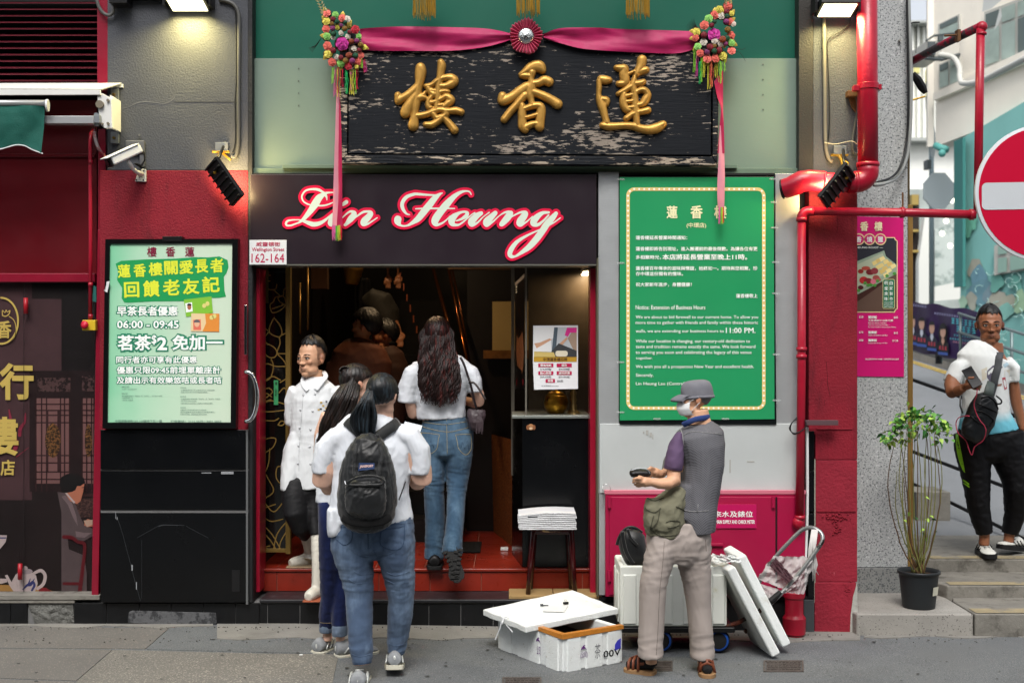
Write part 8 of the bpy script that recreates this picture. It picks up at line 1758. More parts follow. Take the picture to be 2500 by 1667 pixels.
MB().tube([P(*q_) for q_ in cr([(790,907,y2+.02),(795,918,y2-.04),(786,932,y2-.085),(771,952,y2-.108)], 5)], .016,10, flat=.35).tube([P(*q_) for q_ in cr([(742,920,y2-.02),(739,932,y2-.06),(745,946,y2-.095),(752,953,y2-.105)], 5)], .015,10, flat=.35).bd('stand_collar', jk, CH,sm=1)
btn = M('white_button', '#b4b7ba', .7)
for (u, v) in ((734,1000),(763,1004),(732,1044),(758,1048),(729,1088),(756,1090),(728,1131),(758,1132),(741,964),(769,962)):
    h = prs(bvj, [(u, v)], .002)
    if h: MB().ell(h[0], (.0075,.004,.0075),10,6).bd('button', btn, CH,sm=1)
emb = prs(bvj, [(784,982),(796,980),(789,990),(783,998),(795,996),(792,1004),(778,1000)], .0015)
if len(emb) > 5:
    for k, h in enumerate(emb): MB().box(h.x-.007, h.x+.007, h.y-.001, h.y, h.z-.005, h.z+.005).bd('embroidery', M('thread_dark' if k % 2 else 'thread_gold', '#3a3b40' if k % 2 else '#b89a55', .8), CH)
stitch('placket', [prs(bvj, cr([(741,958),(737,1010),(733,1060),(730,1110),(730,1150)], 8),.0008)], 0, M('seam_grey', '#9da0a2', .9), CH, .0012)
TR1 = [(722,1178,34,y2-.03,.11),(720,1215,32,y2-.06,.115),(722,1250,30,y2-.09,.105),(732,1280,24,y2-.05,.09),(744,1300,17,y2+.03,.07)]
TR2 = [(764,1178,30,y2,.10),(766,1220,24,y2,.10),(770,1270,18,y2-.04,.085),(774,1310,15,y2-.08,.075)]
mb = MB(); rings(mb, TR1); rings(mb, TR2); rings(mb, [(745,1160,55,y2,.12),(744,1200,52,y2,.12),(748,1235,34,y2,.10)])
me = cmesh(mb, .008, [(.004,10,10,14,0, None, 45)]); tri_n(me, 'trousers', M('black_trouser', '#0d0d10', .7, bump=.2, bS=200, bD=.001), CH)
gum = M('white_rubber_boot', '#c4c0b4', .45, var=.06, dirt='#8b8578', dlo=.6, dhi=.75, dS=9)
bt = thing('boot', None, None); bt.parent = CH; bt.matrix_parent_inverse = world_of(CH).inverted()
mb = MB(); rings(mb, [(749,1285,21,y2+.07,.065),(752,1300,22,y2+.10,.065),(758,1325,19,y2+.14,.06),(759,1345,16,y2+.17,.055),(757,1358,17,y2+.17,.06),(754,1368,20,y2+.16,.065)])
hc = V3((P(762,1372,.37).x, .42,.36)); mb.tube([hc, hc+V3((-.05,-.05,-.002)), hc+V3((-.11,-.10,-.008)), hc+V3((-.135,-.12,-.012))], [.04,.042,.036,.026], 12)
me = cmesh(mb, .006, [(.004,9,9,28,.5,.12,46)], 2); tri_n(me, 'shaft', gum, bt)
MB().box(hc.x-.155, hc.x+.03,.26,.46,.3235,.332).bd('sole', M('boot_sole_tan', '#8d7a60', .8), bt, bevel=.01).location = (0,0,0)
bt2 = thing('boot', None, None); bt2.parent = CH; bt2.matrix_parent_inverse = world_of(CH).inverted()
mb = MB(); rings(mb, [(774,1300,15,y2-.07,.06),(775,1340,15,y2-.10,.058),(775,1380,13.5,y2-.12,.052),(775,1420,14,y2-.13,.05),(774,1440,15,y2-.13,.055)])
hc = V3((P(776,1450,.05).x, .08,.215)); mb.tube([hc, hc+V3((-.02,-.06,-.004)), hc+V3((-.035,-.13,-.008)), hc+V3((-.04,-.16,-.012))], [.038,.042,.038,.026], 12)
me = cmesh(mb, .006, [(.003,9,9,28,.5,.12,47)], 2); tri_n(me, 'shaft', gum, bt2)
MB().box(hc.x-.075, hc.x+.035,-.10,.11,.1745,.184).bd('sole', M('boot_sole_rust', '#8d4a30', .8), bt2, bevel=.008)
body(CH, [[(766,905,20,y2,.06),(768,925,22,y2,.06),(768,945,46,y2,.08),(768,1000,50,y2,.10),(764,1100,48,y2,.10),(760,1180,46,y2,.10)], [(728,952,20,y2,.06),(712,1000,13,y2+.03,.05),(716,1045,11,y2+.08,.045),(740,1080,10,y2+.16,.035),(765,1090,8,y2+.2,.03)], [(812,955,20,y2,.06),(828,1000,14,y2+.02,.055),(832,1055,12,y2+.02,.045),(828,1100,10,y2-.02,.035),(822,1125,8,y2-.04,.028)], shrink(TR1,.75), shrink(TR2,.75)], 'tan', .0052, Hch, Hch.face_tint(lip=(.42,.17,.14), beard=None, stubble=(.42,.40,.40)),
     lambda m_: (hand(m_, P(822,1125,y2-.04), P(820,1142,y2-.05), [[P(814+k*4,1158,y2-.05), P(814+k*4,1168,y2-.045)] for k in range(4)], [P(810,1148,y2-.07), P(808,1158,y2-.07)]), hand(m_, P(765,1090,y2+.2), P(778,1094,y2+.2), [[P(788,1088+k*4,y2+.2), P(796,1088+k*4,y2+.2)] for k in range(4)], [P(780,1084,y2+.19), P(787,1080,y2+.19)])))
Hch.eyes(CH, look=.0, open_=.62, bw=.013)
Hch.hair(blackhair, CH, front=.34, side=.26, nape=.02, thick=.03, top=.07, seed=1, front_f=.1, strand=.006)
JW = person('woman with long wavy auburn hair, white crop shirt and flared jeans climbing in', 1085,1385,.3)
y3 = .32
Hj = Head(1068,822, y3,.235,180,-4)
mb = MB(); rings(mb, [(1078,862,24,y3,.06),(1080,875,50,y3,.085),(1080,888,72,y3,.10),(1078,915,78,y3,.115),(1076,950,66,y3,.115),(1076,985,60,y3,.11),(1077,1022,60,y3,.11)])
rings(mb, [(1036,897,19,y3,.075),(1009,914,26,y3,.085),(998,945,26,y3,.085),(994,975,23,y3,.08),(993,983,22,y3,.08)]); rings(mb, [(1120,895,19,y3,.075),(1147,914,24,y3,.085),(1157,935,22,y3,.085),(1160,957,18,y3,.08)])
me = cmesh(mb, .008, [(.006,12,12,6,0, None, 51),(.005,9,9,18,0, None, 52),(.003,26,26,12,0, None, 53)]); bvt = bvh(me); tri_n(me, 'crop_shirt', whitec, JW)
JL = [(1056,1050,38,y3,.10),(1054,1082,36,y3,.12),(1056,1118,32,y3,.11),(1059,1163,25,y3-.02,.095),(1060,1208,25,y3-.01,.085),(1063,1276,25,y3,.08),(1062,1320,25,y3,.085),(1060,1363,24,y3,.09)]
JR = [(1118,1050,38,y3,.10),(1120,1082,36,y3,.12),(1119,1118,34,y3,.11),(1117,1163,28,y3,.095),(1114,1208,23,y3-.05,.085),(1112,1260,22,y3-.14,.08),(1108,1300,22,y3-.20,.08),(1105,1330,24,y3-.25,.085),(1104,1352,26,y3-.27,.088)]
JH = [(1085,1018,52,y3,.095),(1086,1045,60,y3,.11),(1087,1080,66,y3,.13),(1087,1108,60,y3,.12),(1088,1120,40,y3,.08)]
j_jw = jeans_mat('teal_blue_denim', '#30475c', '#50697e')
mb = MB(); rings(mb, JL); rings(mb, JR); rings(mb, JH)
me = cmesh(mb, .0075, [(.007,7,7,36,.88,.10,54),(.006,7,7,30,.45,.15,55),(.003,10,8,22,1.1,.1,56),(.003,20,20,20,0, None, 57)]); bvn = bvh(me); tri_n(me, 'jeans', j_jw, JW)
ty = M('tan_thread', '#9c8f6c', .8); td = M('navy_thread', '#1c2c44', .8)
stitch('seam', [prs(bvn, cr(p, 6)) for p in ([(1032,1030),(1060,1034),(1090,1036),(1138,1029)], [(1028,1040),(1055,1048),(1090,1054),(1120,1050),(1146,1042)], [(1090,1022),(1091,1060),(1092,1108)], [(1029,1056),(1052,1058),(1073,1061)], [(1029,1056),(1031,1082),(1034,1100),(1048,1108),(1066,1096),(1070,1075),(1073,1061)], [(1112,1061),(1130,1060),(1149,1060)], [(1112,1061),(1117,1080),(1120,1095),(1136,1110),(1149,1098),(1151,1080),(1149,1060)])], 0, ty, JW, .0016)
stitch('pocket_embroidery', [prs(bvn, p) for p in ([(1031,1075),(1035,1090),(1041,1077),(1046,1097),(1052,1076),(1060,1094)], [(1125,1094),(1129,1079),(1134,1095),(1140,1076),(1144,1096),(1149,1082)])], 0, td, JW, .0018)
JB_ = MB()
for (u0, u1) in ((1090,1094),): JB_.tube(prs(bvn, [(1091,1020),(1091,1036)], .004),.006,6, flat=.4)
JB_.bd('belt_loop', j_jw, JW)
def hjw(m_):
    hand(m_, P(1020,985,y3+.3), P(1030,978,y3+.34), [[P(1040,972+4*k,y3+.35), P(1048,972+4*k,y3+.34)] for k in range(4)], [P(1032,966,y3+.33), P(1040,962,y3+.33)])
    hand(m_, P(1130,975,y3+.22), P(1120,972,y3+.26), [[P(1110,966+4*k,y3+.27), P(1102,966+4*k,y3+.26)] for k in range(4)], [P(1118,960,y3+.25), P(1110,956,y3+.25)])
body(JW, [[(1070,850,19,y3,.055),(1072,870,20,y3,.055),(1078,885,60,y3,.07),(1077,940,54,y3,.09),(1078,1000,50,y3,.09),(1085,1050,52,y3,.09)], [(1012,905,20,y3,.06),(1001,955,15,y3,.055),(1003,990,13.5,y3,.05),(1007,1008,13,y3+.02,.045),(1012,1008,12,y3+.08,.04),(1020,985,9,y3+.3,.03)], [(1140,905,20,y3,.06),(1158,945,17,y3,.055),(1167,965,16,y3+.02,.05),(1168,980,15,y3+.03,.045),(1158,984,12,y3+.1,.04),(1130,975,9,y3+.22,.03)], shrink(JL, .75), shrink(JR, .75)], 'pale', .007, Hj, None, hjw)
Hj.hair(brownhair, JW, front=.2, side=-.3, nape=-.5, thick=.075, seed=6, strand=.012)
def wavy(k, rd):
    a = rd.uniform(-1,1); b = rd.random(); e_ = rd.uniform(-1,1); c_ = 1066; la = a*abs(a)**.2
    return [P(c_+a*16,778+10*abs(a), y3-.02-.02*b), P(c_+la*40,812, y3-.11+.07*abs(a)-.02*b), P(c_+1+la*42,855, y3-.13+.06*abs(a)-.03*b), P(1071+la*48,900, y3-.155+.05*abs(a)-.03*b), P(1073+la*49,945, y3-.16+.04*abs(a)-.03*b), P(1074+la*42+3*e_, 982+rd.uniform(-14,14)-10*abs(a), y3-.155+.03*abs(a)-.03*b)]
locks('long_wavy_hair', wavy, 330, brownhair, JW, .0052,.0125,21,30,5,4.2)
blk_sh = M('black_shoe', '#0c0b0c', .5)
shoe(JW, (P(1063,1370,.3).x, .20,.3235),(P(1061,1370,.3).x, .45,.3235),.10,.07, blk_sh, rubber)
sc2 = P(1110,1375,-.02); ax1 = (P(1116,1413,-.05)-P(1104,1336,.0)).normalized(); nn1 = V3((.1,-1,-.25)); nn1 = (nn1-ax1*nn1.dot(ax1)).normalized(); sd1 = ax1.cross(nn1)
ft = thing('shoe', None, None); ft.parent = JW; ft.matrix_parent_inverse = world_of(JW).inverted()
mm_ = Matrix(((sd1.x, ax1.x, nn1.x, 0),(sd1.y, ax1.y, nn1.y, 0),(sd1.z, ax1.z, nn1.z, 0),(0,0,0,1))); mm_.translation = sc2
def solepoly(g_): return [(x*g_, y*g_) for x, y in ((-.028,-.098),(0,-.105),(.028,-.098),(.040,-.07),(.042,-.03),(.036,0),(.042,.035),(.050,.07),(.044,.098),(.02,.11),(-.02,.112),(-.044,.1),(-.052,.07),(-.044,.03),(-.036,0),(-.040,-.04),(-.038,-.075))]
sp_1 = solepoly(1.0); N = len(sp_1)
mobj('sole', [mm_ @ V3((x, y, 0)) for x, y in sp_1]+[mm_ @ V3((x, y, .022)) for x, y in sp_1], [tuple(range(N))[::-1], tuple(range(N, 2*N))]+[(i, (i+1) % N, N+(i+1) % N, N+i) for i in range(N)], rubber, ft)
for (lx, ly) in [(sx*.026,-.085+.028*k) for k in range(8) for sx in (-1,1)]+[(0,-.02),(0,.06),(0,.09),(0,-.07)]:
    MB().box(lx-.014, lx+.014, ly-.009, ly+.009,.02,.031, mm_ @ Matrix.Rotation(.3 if lx > 0 else -.3,4, 'Z')).bd('tread_lug', rubber, ft, bevel=.003)
mb = MB(); mb.tube([mm_ @ V3((0,-.08,-.03)), mm_ @ V3((0,-.03,-.035)), mm_ @ V3((0,.04,-.028)), mm_ @ V3((0,.09,-.018))], [.038,.04,.042,.03], 12); mb.ell(mm_ @ V3((0,-.075,-.05)),(.036,.036,.045)); me = vox(mb, .007,2); tri_n(me, 'upper', blk_sh, ft)
HB = thing('handbag', 'small mauve leather handbag with fringe hanging at the auburn haired woman\'s elbow', 'handbag', P(1163,1030,.25))
lea = M('mauve_leather', '#3b3034', .45, var=.1, bump=.25, bS=60)
mb = MB(); rings(mb, [(1164,999,22,.24,.02),(1163,1012,24,.24,.045),(1161,1030,20,.24,.055),(1159,1046,13,.24,.045),(1156,1052,8,.24,.02)]); me = cmesh(mb, .006, [(.005,25,25,12,0, None, 61)], 2); tri_n(me, 'pouch', lea, HB)
for k in range(7):
    u = 1163+k*2.6; MB().tube([P(1168+k*.6,1008,.18), P(u, 1030,.17), P(u+ru(-2,4),1052+ru(-4,10),.17)], [.003,.005,.004], 5, flat=.35).bd('fringe_strip', lea, HB)
MB().tube([P(*q_) for q_ in cr([(1124,872,.20),(1133,890,.19),(1143,920,.18),(1148,935,.17),(1153,955,.17),(1160,985,.17),(1165,1000,.19)], 4)], .0075,8, flat=.4).bd('strap', M('dark_leather', '#1d1416', .4), HB,sm=1)
MB().tube([P(*q_) for q_ in cr([(1147,935,.17),(1156,934,.16),(1166,944,.15),(1176,960,.15),(1185,975,.16)], 4)], .0075,8, flat=.4).bd('strap', M('grey_leather', '#4c4645', .4), HB,sm=1)
MB().disc(P(1147,935,.165),(0,1,0),.009,.006,12).bd('buckle', chrome, HB)
OM = person('old man in grey cap, white mask, mesh vest and beige trousers standing beside the cart', 1660,1620,-1.03)
y4 = -1.03
Ho = Head(1696,974, y4,.208,-88,6)
vest = M('mesh_vest', '#68686d', .8, weave=48, spec=.15, var=.06, vS=6)
vs_y = M('vest_yoke', '#77777a', .8, weave=62, spec=.15)
khaki = M('khaki_pocket', '#6f6d5a', .85, bump=.3, bS=250, bD=.001, var=.08, vS=12)
beige = M('beige_trouser', '#a09690', .85, bump=.2, bS=280, bD=.001, var=.05, vS=6, spec=.12)
mb = MB(); rings(mb, [(1700,1034,34,y4,.07),(1703,1046,52,y4,.10),(1705,1062,62,y4,.135),(1712,1092,59,y4,.15),(1716,1133,53,y4,.15),(1710,1174,50,y4,.15),(1703,1218,50,y4,.155),(1698,1260,52,y4,.16),(1700,1298,46,y4,.15)])
rings(mb, [(1672,1180,24,y4,.13),(1664,1220,30,y4,.14),(1668,1262,32,y4,.14)])
me = cmesh(mb, .0075, [(.007,10,10,4,0, None, 71),(.004,22,22,8,0, None, 72)]); bvv = bvh(me); vo = tri_n(me, 'mesh_vest', vest, OM)
mb = MB(); rings(mb, [(1660,1195,16,y4-.04,.10),(1648,1215,30,y4-.05,.12),(1628,1245,48,y4-.06,.13),(1624,1275,52,y4-.06,.13),(1628,1295,50,y4-.05,.12),(1640,1305,40,y4-.04,.10)])
rings(mb, [(1600,1222,22,y4-.10,.05),(1594,1245,24,y4-.12,.06),(1590,1275,20,y4-.12,.06),(1592,1298,16,y4-.10,.05)])
me = cmesh(mb, .0065, [(.009,14,14,10,0, None, 73),(.004,30,30,30,0, None, 74)], 2); bvk = bvh(me); tri_n(me, 'cargo_pockets', khaki, OM)
stitch('pocket_flap', [prs(bvk, cr(p, 6),.002) for p in ([(1581,1216),(1600,1222),(1622,1214)], [(1576,1240),(1596,1250),(1614,1240)], [(1586,1290),(1610,1306),(1640,1306),(1672,1300),(1684,1290),(1680,1262),(1668,1244),(1650,1236)], [(1626,1275),(1640,1270),(1658,1272),(1656,1282),(1630,1288)], [(1596,1258),(1588,1290)], [(1612,1240),(1606,1270),(1590,1290)])], 0, M('khaki_dark_seam', '#4b4a3c', .9), OM, .0028)
stitch('vest_binding', [prs(bvv, cr([(1662,1046),(1668,1070),(1668,1100),(1665,1140),(1650,1185),(1636,1225)], 8),.003)], 0, M('vest_piping', '#8a8a8a', .8), OM, .0032)
stitch('yoke_seam', [prs(bvv, cr([(1668,1062),(1690,1054),(1720,1056),(1762,1060)], 8),.002), prs(bvv, cr([(1648,1240),(1690,1248),(1730,1246)], 8),.002), prs(bvv, [(1704,1230),(1703,1250)], .003)], 0, M('vest_piping', '#8a8a8a', .8), OM, .0018)
OL = [(1618,1300,40,y4-.05,.11),(1614,1340,38,y4-.06,.12),(1606,1375,36,y4-.07,.11),(1595,1426,33,y4-.08,.10),(1592,1478,32,y4-.08,.09),(1590,1529,31.5,y4-.08,.085),(1588,1575,31,y4-.08,.085),(1588,1603,31,y4-.08,.09)]
OR_ = [(1690,1300,44,y4,.12),(1694,1340,43,y4,.125),(1694,1375,41,y4+.01,.115),(1702,1426,34,y4+.02,.10),(1706,1478,30,y4+.03,.09),(1710,1529,29,y4+.03,.085),(1714,1575,30,y4+.04,.085),(1715,1606,30,y4+.04,.09)]
mb = MB(); rings(mb, OL); rings(mb, OR_); rings(mb, [(1664,1270,66,y4-.02,.13),(1660,1310,76,y4-.02,.145),(1660,1345,70,y4-.02,.13),(1652,1372,50,y4-.02,.10)])
me = cmesh(mb, .008, [(.007,7,7,24,.62,.16,75),(.006,6,6,26,.12,.1,76),(.007,14,14,5,.8,.25,77),(.003,16,16,14,0, None, 78)]); bvb = bvh(me); tri_n(me, 'trousers', beige, OM)
stitch('side_seam', [prs(bvb, cr([(1622,1320),(1618,1375),(1610,1450),(1606,1540),(1602,1598)], 8),.0008), prs(bvb, cr([(1722,1316),(1724,1345)], 5),.001)], 0, M('beige_seam', '#6e655f', .9), OM, .0013)
pol = M('purple_polo', '#56435f', .85, bump=.2, bS=300, bD=.001, var=.06)
mb = MB(); rings(mb, [(1656,1062,9,y4-.06,.04),(1651,1082,16,y4-.09,.06),(1648,1105,21.5,y4-.11,.068),(1645,1130,23.5,y4-.12,.07),(1643,1146,22.5,y4-.12,.068)]); me = cmesh(mb, .006, [(.005,12,12,14,0, None, 79)], 2); bvq = bvh(me); tri_n(me, 'polo_sleeve', pol, OM)
stitch('sleeve_hem', [prs(bvq, cr([(1621,1134),(1640,1142),(1664,1145)], 6),.001)], 0, M('purple_dark_seam', '#392b42', .9), OM, .0014)
mb = MB(); rings(mb, [(1640,1100,9,y4+.10,.05),(1628,1125,9,y4+.10,.05),(1624,1152,9,y4+.06,.05)]); me = cmesh(mb, .006, [(.004,12,12,12,0, None, 80)], 2); tri_n(me, 'far_sleeve', M('grey_sleeve', '#6f6f6c', .85), OM)
MB().tube([P(*q_) for q_ in cr([(1668,1037,y4-.055),(1682,1030,y4-.085),(1700,1023,y4-.09),(1718,1020,y4-.07),(1730,1018,y4-.02),(1730,1016,y4+.05)], 5)], .016,10, flat=.45).bd('polo_collar', M('blue_collar', '#2b3f74', .85), OM,sm=1)
def hom(m_):
    hand(m_, P(1590,1176,y4-.20), P(1572,1176,y4-.21), [[P(1562,1168,y4-.24), P(1552,1167,y4-.25), P(1546,1170,y4-.235)], [P(1561,1174,y4-.23), P(1550,1175,y4-.24), P(1545,1177,y4-.225)], [P(1562,1180,y4-.22), P(1554,1182,y4-.22), P(1549,1182,y4-.21)], [P(1566,1185,y4-.21), P(1559,1187,y4-.205), P(1554,1186,y4-.2)]], [P(1568,1166,y4-.22), P(1560,1163,y4-.235)], .0085,(.030,.018,.038))
    hand(m_, P(1614,1158,y4-.03), P(1598,1153,y4-.05), [[P(1590,1146,y4-.08), P(1582,1145,y4-.10), P(1577,1148,y4-.11)], [P(1589,1151,y4-.08), P(1580,1151,y4-.10), P(1575,1153,y4-.11)], [P(1590,1156,y4-.07), P(1582,1157,y4-.09)], [P(1592,1161,y4-.06), P(1585,1163,y4-.08)]], [P(1596,1144,y4-.07), P(1588,1141,y4-.09)], .0085,(.030,.018,.034))
NK = [(1704,1000,25,y4,.06),(1706,1020,27,y4,.065),(1706,1036,34,y4,.07)]
body(OM, [NK, [(1706,1045,50,y4,.08),(1712,1100,50,y4,.11),(1706,1180,44,y4,.11),(1690,1270,48,y4,.11)], [(1660,1080,10,y4-.04,.05),(1647,1112,13,y4-.11,.05),(1645,1150,17,y4-.13,.046),(1645,1174,18,y4-.15,.045),(1630,1180,15,y4-.17,.042),(1608,1180,13,y4-.19,.036),(1590,1176,10,y4-.20,.028)], [(1660,1080,14,y4+.12,.05),(1640,1120,10,y4+.10,.04),(1628,1148,9,y4+.06,.036),(1614,1158,10,y4-.03,.028)], shrink(OL, .7), shrink(OR_, .7), [(1588,1590,13,y4-.08,.04),(1590,1618,14,y4-.08,.045)], [(1716,1590,13,y4+.04,.04),(1717,1622,14,y4+.04,.045)]], 'tan', .0052, Ho, Ho.face_tint(), hom)
Ho.eyes(OM, open_=.5, brow='#4a4644', bw=.012)
Ho.hair(greyhair, OM, front=.28, side=.06, nape=-.30, thick=.02, seed=3, strand=.006, ztop=.13)
mk = MB(); n, m_ = 14,10; vs = []
for i in range(n+1):
    t = -1+2*i/n
    for j in range(m_+1):
        f = j/m_; z = .02-.42*f; ww = .25+.03*sin(f*3.14); fwd = .50-.30*t*t-.10*(2*f-1)**2+(.012 if int(f*6) % 2 else 0); x = t*ww
        vs.append(tuple(Ho.w(x, fwd, z)))
mobj('face_mask', vs, [(i*(m_+1)+j, i*(m_+1)+j+1,(i+1)*(m_+1)+j+1,(i+1)*(m_+1)+j) for i in range(n) for j in range(m_)], M('mask_white', '#dfe1e0', .8, bump=.2, bS=80), OM,sm=1)
for sx in (-1,1):
    MB().tube([Ho.w(sx*.24,.22,-.03), Ho.w(sx*.32,.10,.0), Ho.w(sx*.35,-.05,.05)], .0018,5).tube([Ho.w(sx*.22,.20,-.34), Ho.w(sx*.31,.08,-.2), Ho.w(sx*.35,-.07,-.08)], .0018,5).bd('mask_loop', white_pl, OM)
    MB().tube([Ho.w(sx*.24,.34,.055), Ho.w(sx*.32,.12,.06), Ho.w(sx*.345,-.06,.07)], .0016,6).tube([Ho.w(sx*.125+.075*cos(a*.785),.41,.03+.06*sin(a*.785)) for a in range(9)], .0012,5).bd('glasses', M('dark_spectacle', '#2a1d16', .3,.5), OM)
capm = M('grey_cap_cotton', '#6c6c73', .85, bump=.4, bS=180, bD=.002, var=.08, vS=18)
cp = MB(); n, m_ = 48,16; vs = []
for i in range(m_+1):
    f = i/m_
    for j in range(n):
        t = pi2*j/n; rz = cos(f*math.pi/2); rr = sin(min(1, f*1.05)*math.pi/2)**.75 if f < .999 else 1
        r = .405*(rr if i < m_ else 1.0)*(1+.012*sin(t*6+f*9)); zz = .17+.33*max(0,1-(f)**2.6)-.02*(f > .8)
        vs.append(tuple(Ho.w(r*.88*cos(t),-.08+r*1.08*sin(t), zz-.10*(f**3)-.05*(f**3)*(sin(t) < 0)*abs(sin(t)))))
fs = [(i*n+j, (i+1)*n+j, (i+1)*n+(j+1) % n, i*n+(j+1) % n) for i in range(m_) for j in range(n)]+[tuple(range(n))]
CP = mobj('cap', vs, fs, capm, OM,sm=1)
vs = []
for i in range(13):
    t = -1+2*i/12
    for j in range(6):
        f = j/5; vs.append(Ho.w(t*.31*(1-.15*f),.27*(1-.35*t*t)+f*.37*(1-.45*t*t),.12+.05*(1-t*t)+.02*f-.13*f*f))
vs2 = [v+Ho.R @ V3((0,0,-.012)) for v in vs]; N = len(vs)
mobj('peak', vs+vs2, [(i*6+j, i*6+j+1,(i+1)*6+j+1,(i+1)*6+j) for i in range(12) for j in range(5)]+[(N+i*6+j, N+(i+1)*6+j, N+(i+1)*6+j+1, N+i*6+j+1) for i in range(12) for j in range(5)]+[(i*6+5, N+i*6+5, N+(i+1)*6+5,(i+1)*6+5) for i in range(12)]+[(i*6,(i+1)*6, N+(i+1)*6, N+i*6) for i in range(12)], capm, CP,sm=1)
bd = MB().tube([Ho.w(.365*cos(t)*.98,-.08+.445*sin(t)*.98,.06-.04*(sin(t) < 0)*abs(sin(t))) for t in [pi2*k/40 for k in range(41)]], .009,6, flat=.5); bd.bd('cap_band', capm, CP,sm=1)
sock = M('black_sock', '#0c0c0e', .9); sand = M('brown_leather', '#6d3a26', .5, var=.1, vS=20); sandsole = M('tan_sole', '#8a6a48', .7)
def sandal(heel, toe, w):
    heel = Vector(heel); toe = Vector(toe); d = toe-heel; dn = d.normalized(); side = dn.cross(V3((0,0,1))).normalized(); up_ = V3((0,0,1))
    t = thing('sandal', None, None); t.parent = OM; t.matrix_parent_inverse = world_of(OM).inverted()
    out = [(-.03,.5),(.02,.85),(.15,1),(.4,.9),(.65,1.08),(.85,1.0),(.97,.7),(1.02,.3)]
    rg_ = [heel+d*f+side*(w/2*ww) for f, ww in out]+[heel+d*f-side*(w/2*ww) for f, ww in out[::-1]]; N = len(rg_)
    mobj('sole', rg_+[p+up_*.024 for p in rg_], [tuple(range(N))[::-1], tuple(range(N, 2*N))]+[(i, (i+1) % N, N+(i+1) % N, N+i) for i in range(N)], sandsole, t, bevel=.004)
    sk_ = MB().tube([heel+d*.02+up_*.06, heel+d*.25+up_*.062, heel+d*.5+up_*.052, heel+d*.75+up_*.042, heel+d*.94+up_*.036], [.034,.038,.036,.032,.02], 12, flat=.9).tube([heel+d*.12+up_*.05, heel+d*.10+up_*.14], [.036,.036], 12); me = vox(sk_, .006,2); tri_n(me, 'sock', sock, t)
    for (f, h) in ((.45,.10),(.62,.088),(.78,.076)):
        MB().tube([heel+d*f-side*w*.48+up_*.02, heel+d*(f+.02)-side*w*.32+up_*h*.85, heel+d*(f+.02)+up_*h, heel+d*(f+.02)+side*w*.32+up_*h*.85, heel+d*f+side*w*.48+up_*.02], .0075,8, flat=.35).bd('strap', sand, t,sm=1)
    MB().tube([heel+d*.78+up_*.078, heel+d*.6+up_*.092, heel+d*.40+up_*.105], .0065,8, flat=.35).tube([heel+d*.4-side*w*.42+up_*.06, heel-d*.02-side*w*.1+up_*.07, heel-d*.02+side*w*.1+up_*.07, heel+d*.4+side*w*.42+up_*.06], .0075,8, flat=.35).bd('strap', sand, t,sm=1)
sandal((P(1596,1620,-1.05).x, -1.08,-.018),(P(1530,1620,-1.1).x, -1.0,-.018),.095)
sandal((P(1726,1625,-1.0).x, -.93,-.022),(P(1718,1625,-1.0).x, -1.15,-.022),.09)
PCH = thing('pouch', 'small black zip pouch held in the old man\'s hands', 'pouch', P(1562,1156, y4-.2))
mb = MB(); rings(mb, [(1537,1155,3,y4-.17,.03),(1541,1155,10,y4-.17,.04),(1560,1154,12,y4-.17,.045),(1580,1155,11,y4-.17,.042),(1588,1157,5,y4-.17,.03)], 16,(0,1,0)); me = vox(mb, .005,2); tri_n(me, 'body', M('black_leather', '#101011', .4, bump=.3, bS=120), PCH)
MB().tube([P(*q_, y4-.205) for q_ in cr([(1540,1148),(1560,1143),(1580,1146),(1587,1156)], 4)], .0025,6).bd('zip', M('grey_casting', '#7f8488'), PCH)
IM = person('man in white and turquoise shirt looking up from his phone on the concrete steps', 2420,1358,1.05)
y5 = 1.05
Hi = Head(2416,797, y5,.275,-14,3)
mx = MB(); rings(mx, [(2418,848,30,y5,.08),(2410,858,50,y5,.09),(2402,872,66,y5,.11),(2404,905,59,y5,.125),(2406,960,55,y5,.125),(2406,1010,59,y5,.13),(2412,1056,76,y5,.145)])
rings(mx, [(2358,884,16,y5,.07),(2340,898,20,y5-.01,.08),(2329,920,20,y5-.02,.08),(2325,934,22,y5-.02,.08)]); rings(mx, [(2454,882,17,y5,.08),(2472,900,17,y5,.085),(2474,932,12,y5,.08)])
me = cmesh(mx, .0085, [(.0035,11,11,6,0, None, 81),(.003,9,9,16,1.3,.3,82),(.002,24,24,12,0, None, 83)]); bvi = bvh(me)
tri_n(me, 'dip_dyed_shirt', grad_mat('dip_dye', [(0, '#5aa9bf'),(.30, '#6cb8ca'),(.55, '#d8dcdc')], 2, Z(1062, y5), Z(940, y5),.85), IM)
for pts, c in (([(2410,905),(2424,892),(2440,890),(2448,896),(2440,904),(2434,912),(2430,930),(2416,932),(2409,920)], '#5a5668'),([(2446,922),(2454,920),(2458,948),(2452,952)], '#a9505a'),([(2448,890),(2458,884),(2464,890),(2452,898)], '#a8c0cc'),([(2434,938),(2446,936),(2444,942),(2434,944)], '#8f6a5c'),([(2396,902),(2410,896),(2408,924),(2398,930)], '#d0cbbb'),([(2452,904),(2466,902),(2464,916),(2452,918)], '#d0cbbb')):
    h = prs(bvi, pts, .002)
    if len(h) == len(pts): mobj('shirt_print', h, [tuple(range(len(h)))], M('shirtprint'+c, c, .8), IM)
I1 = [(2372,1055,42,y5,.12),(2375,1090,44,y5,.13),(2378,1119,41,y5,.125),(2383,1170,33,y5-.01,.11),(2389,1234,27,y5-.02,.095),(2396,1270,23,y5-.02,.085),(2404,1302,19,y5-.02,.075)]
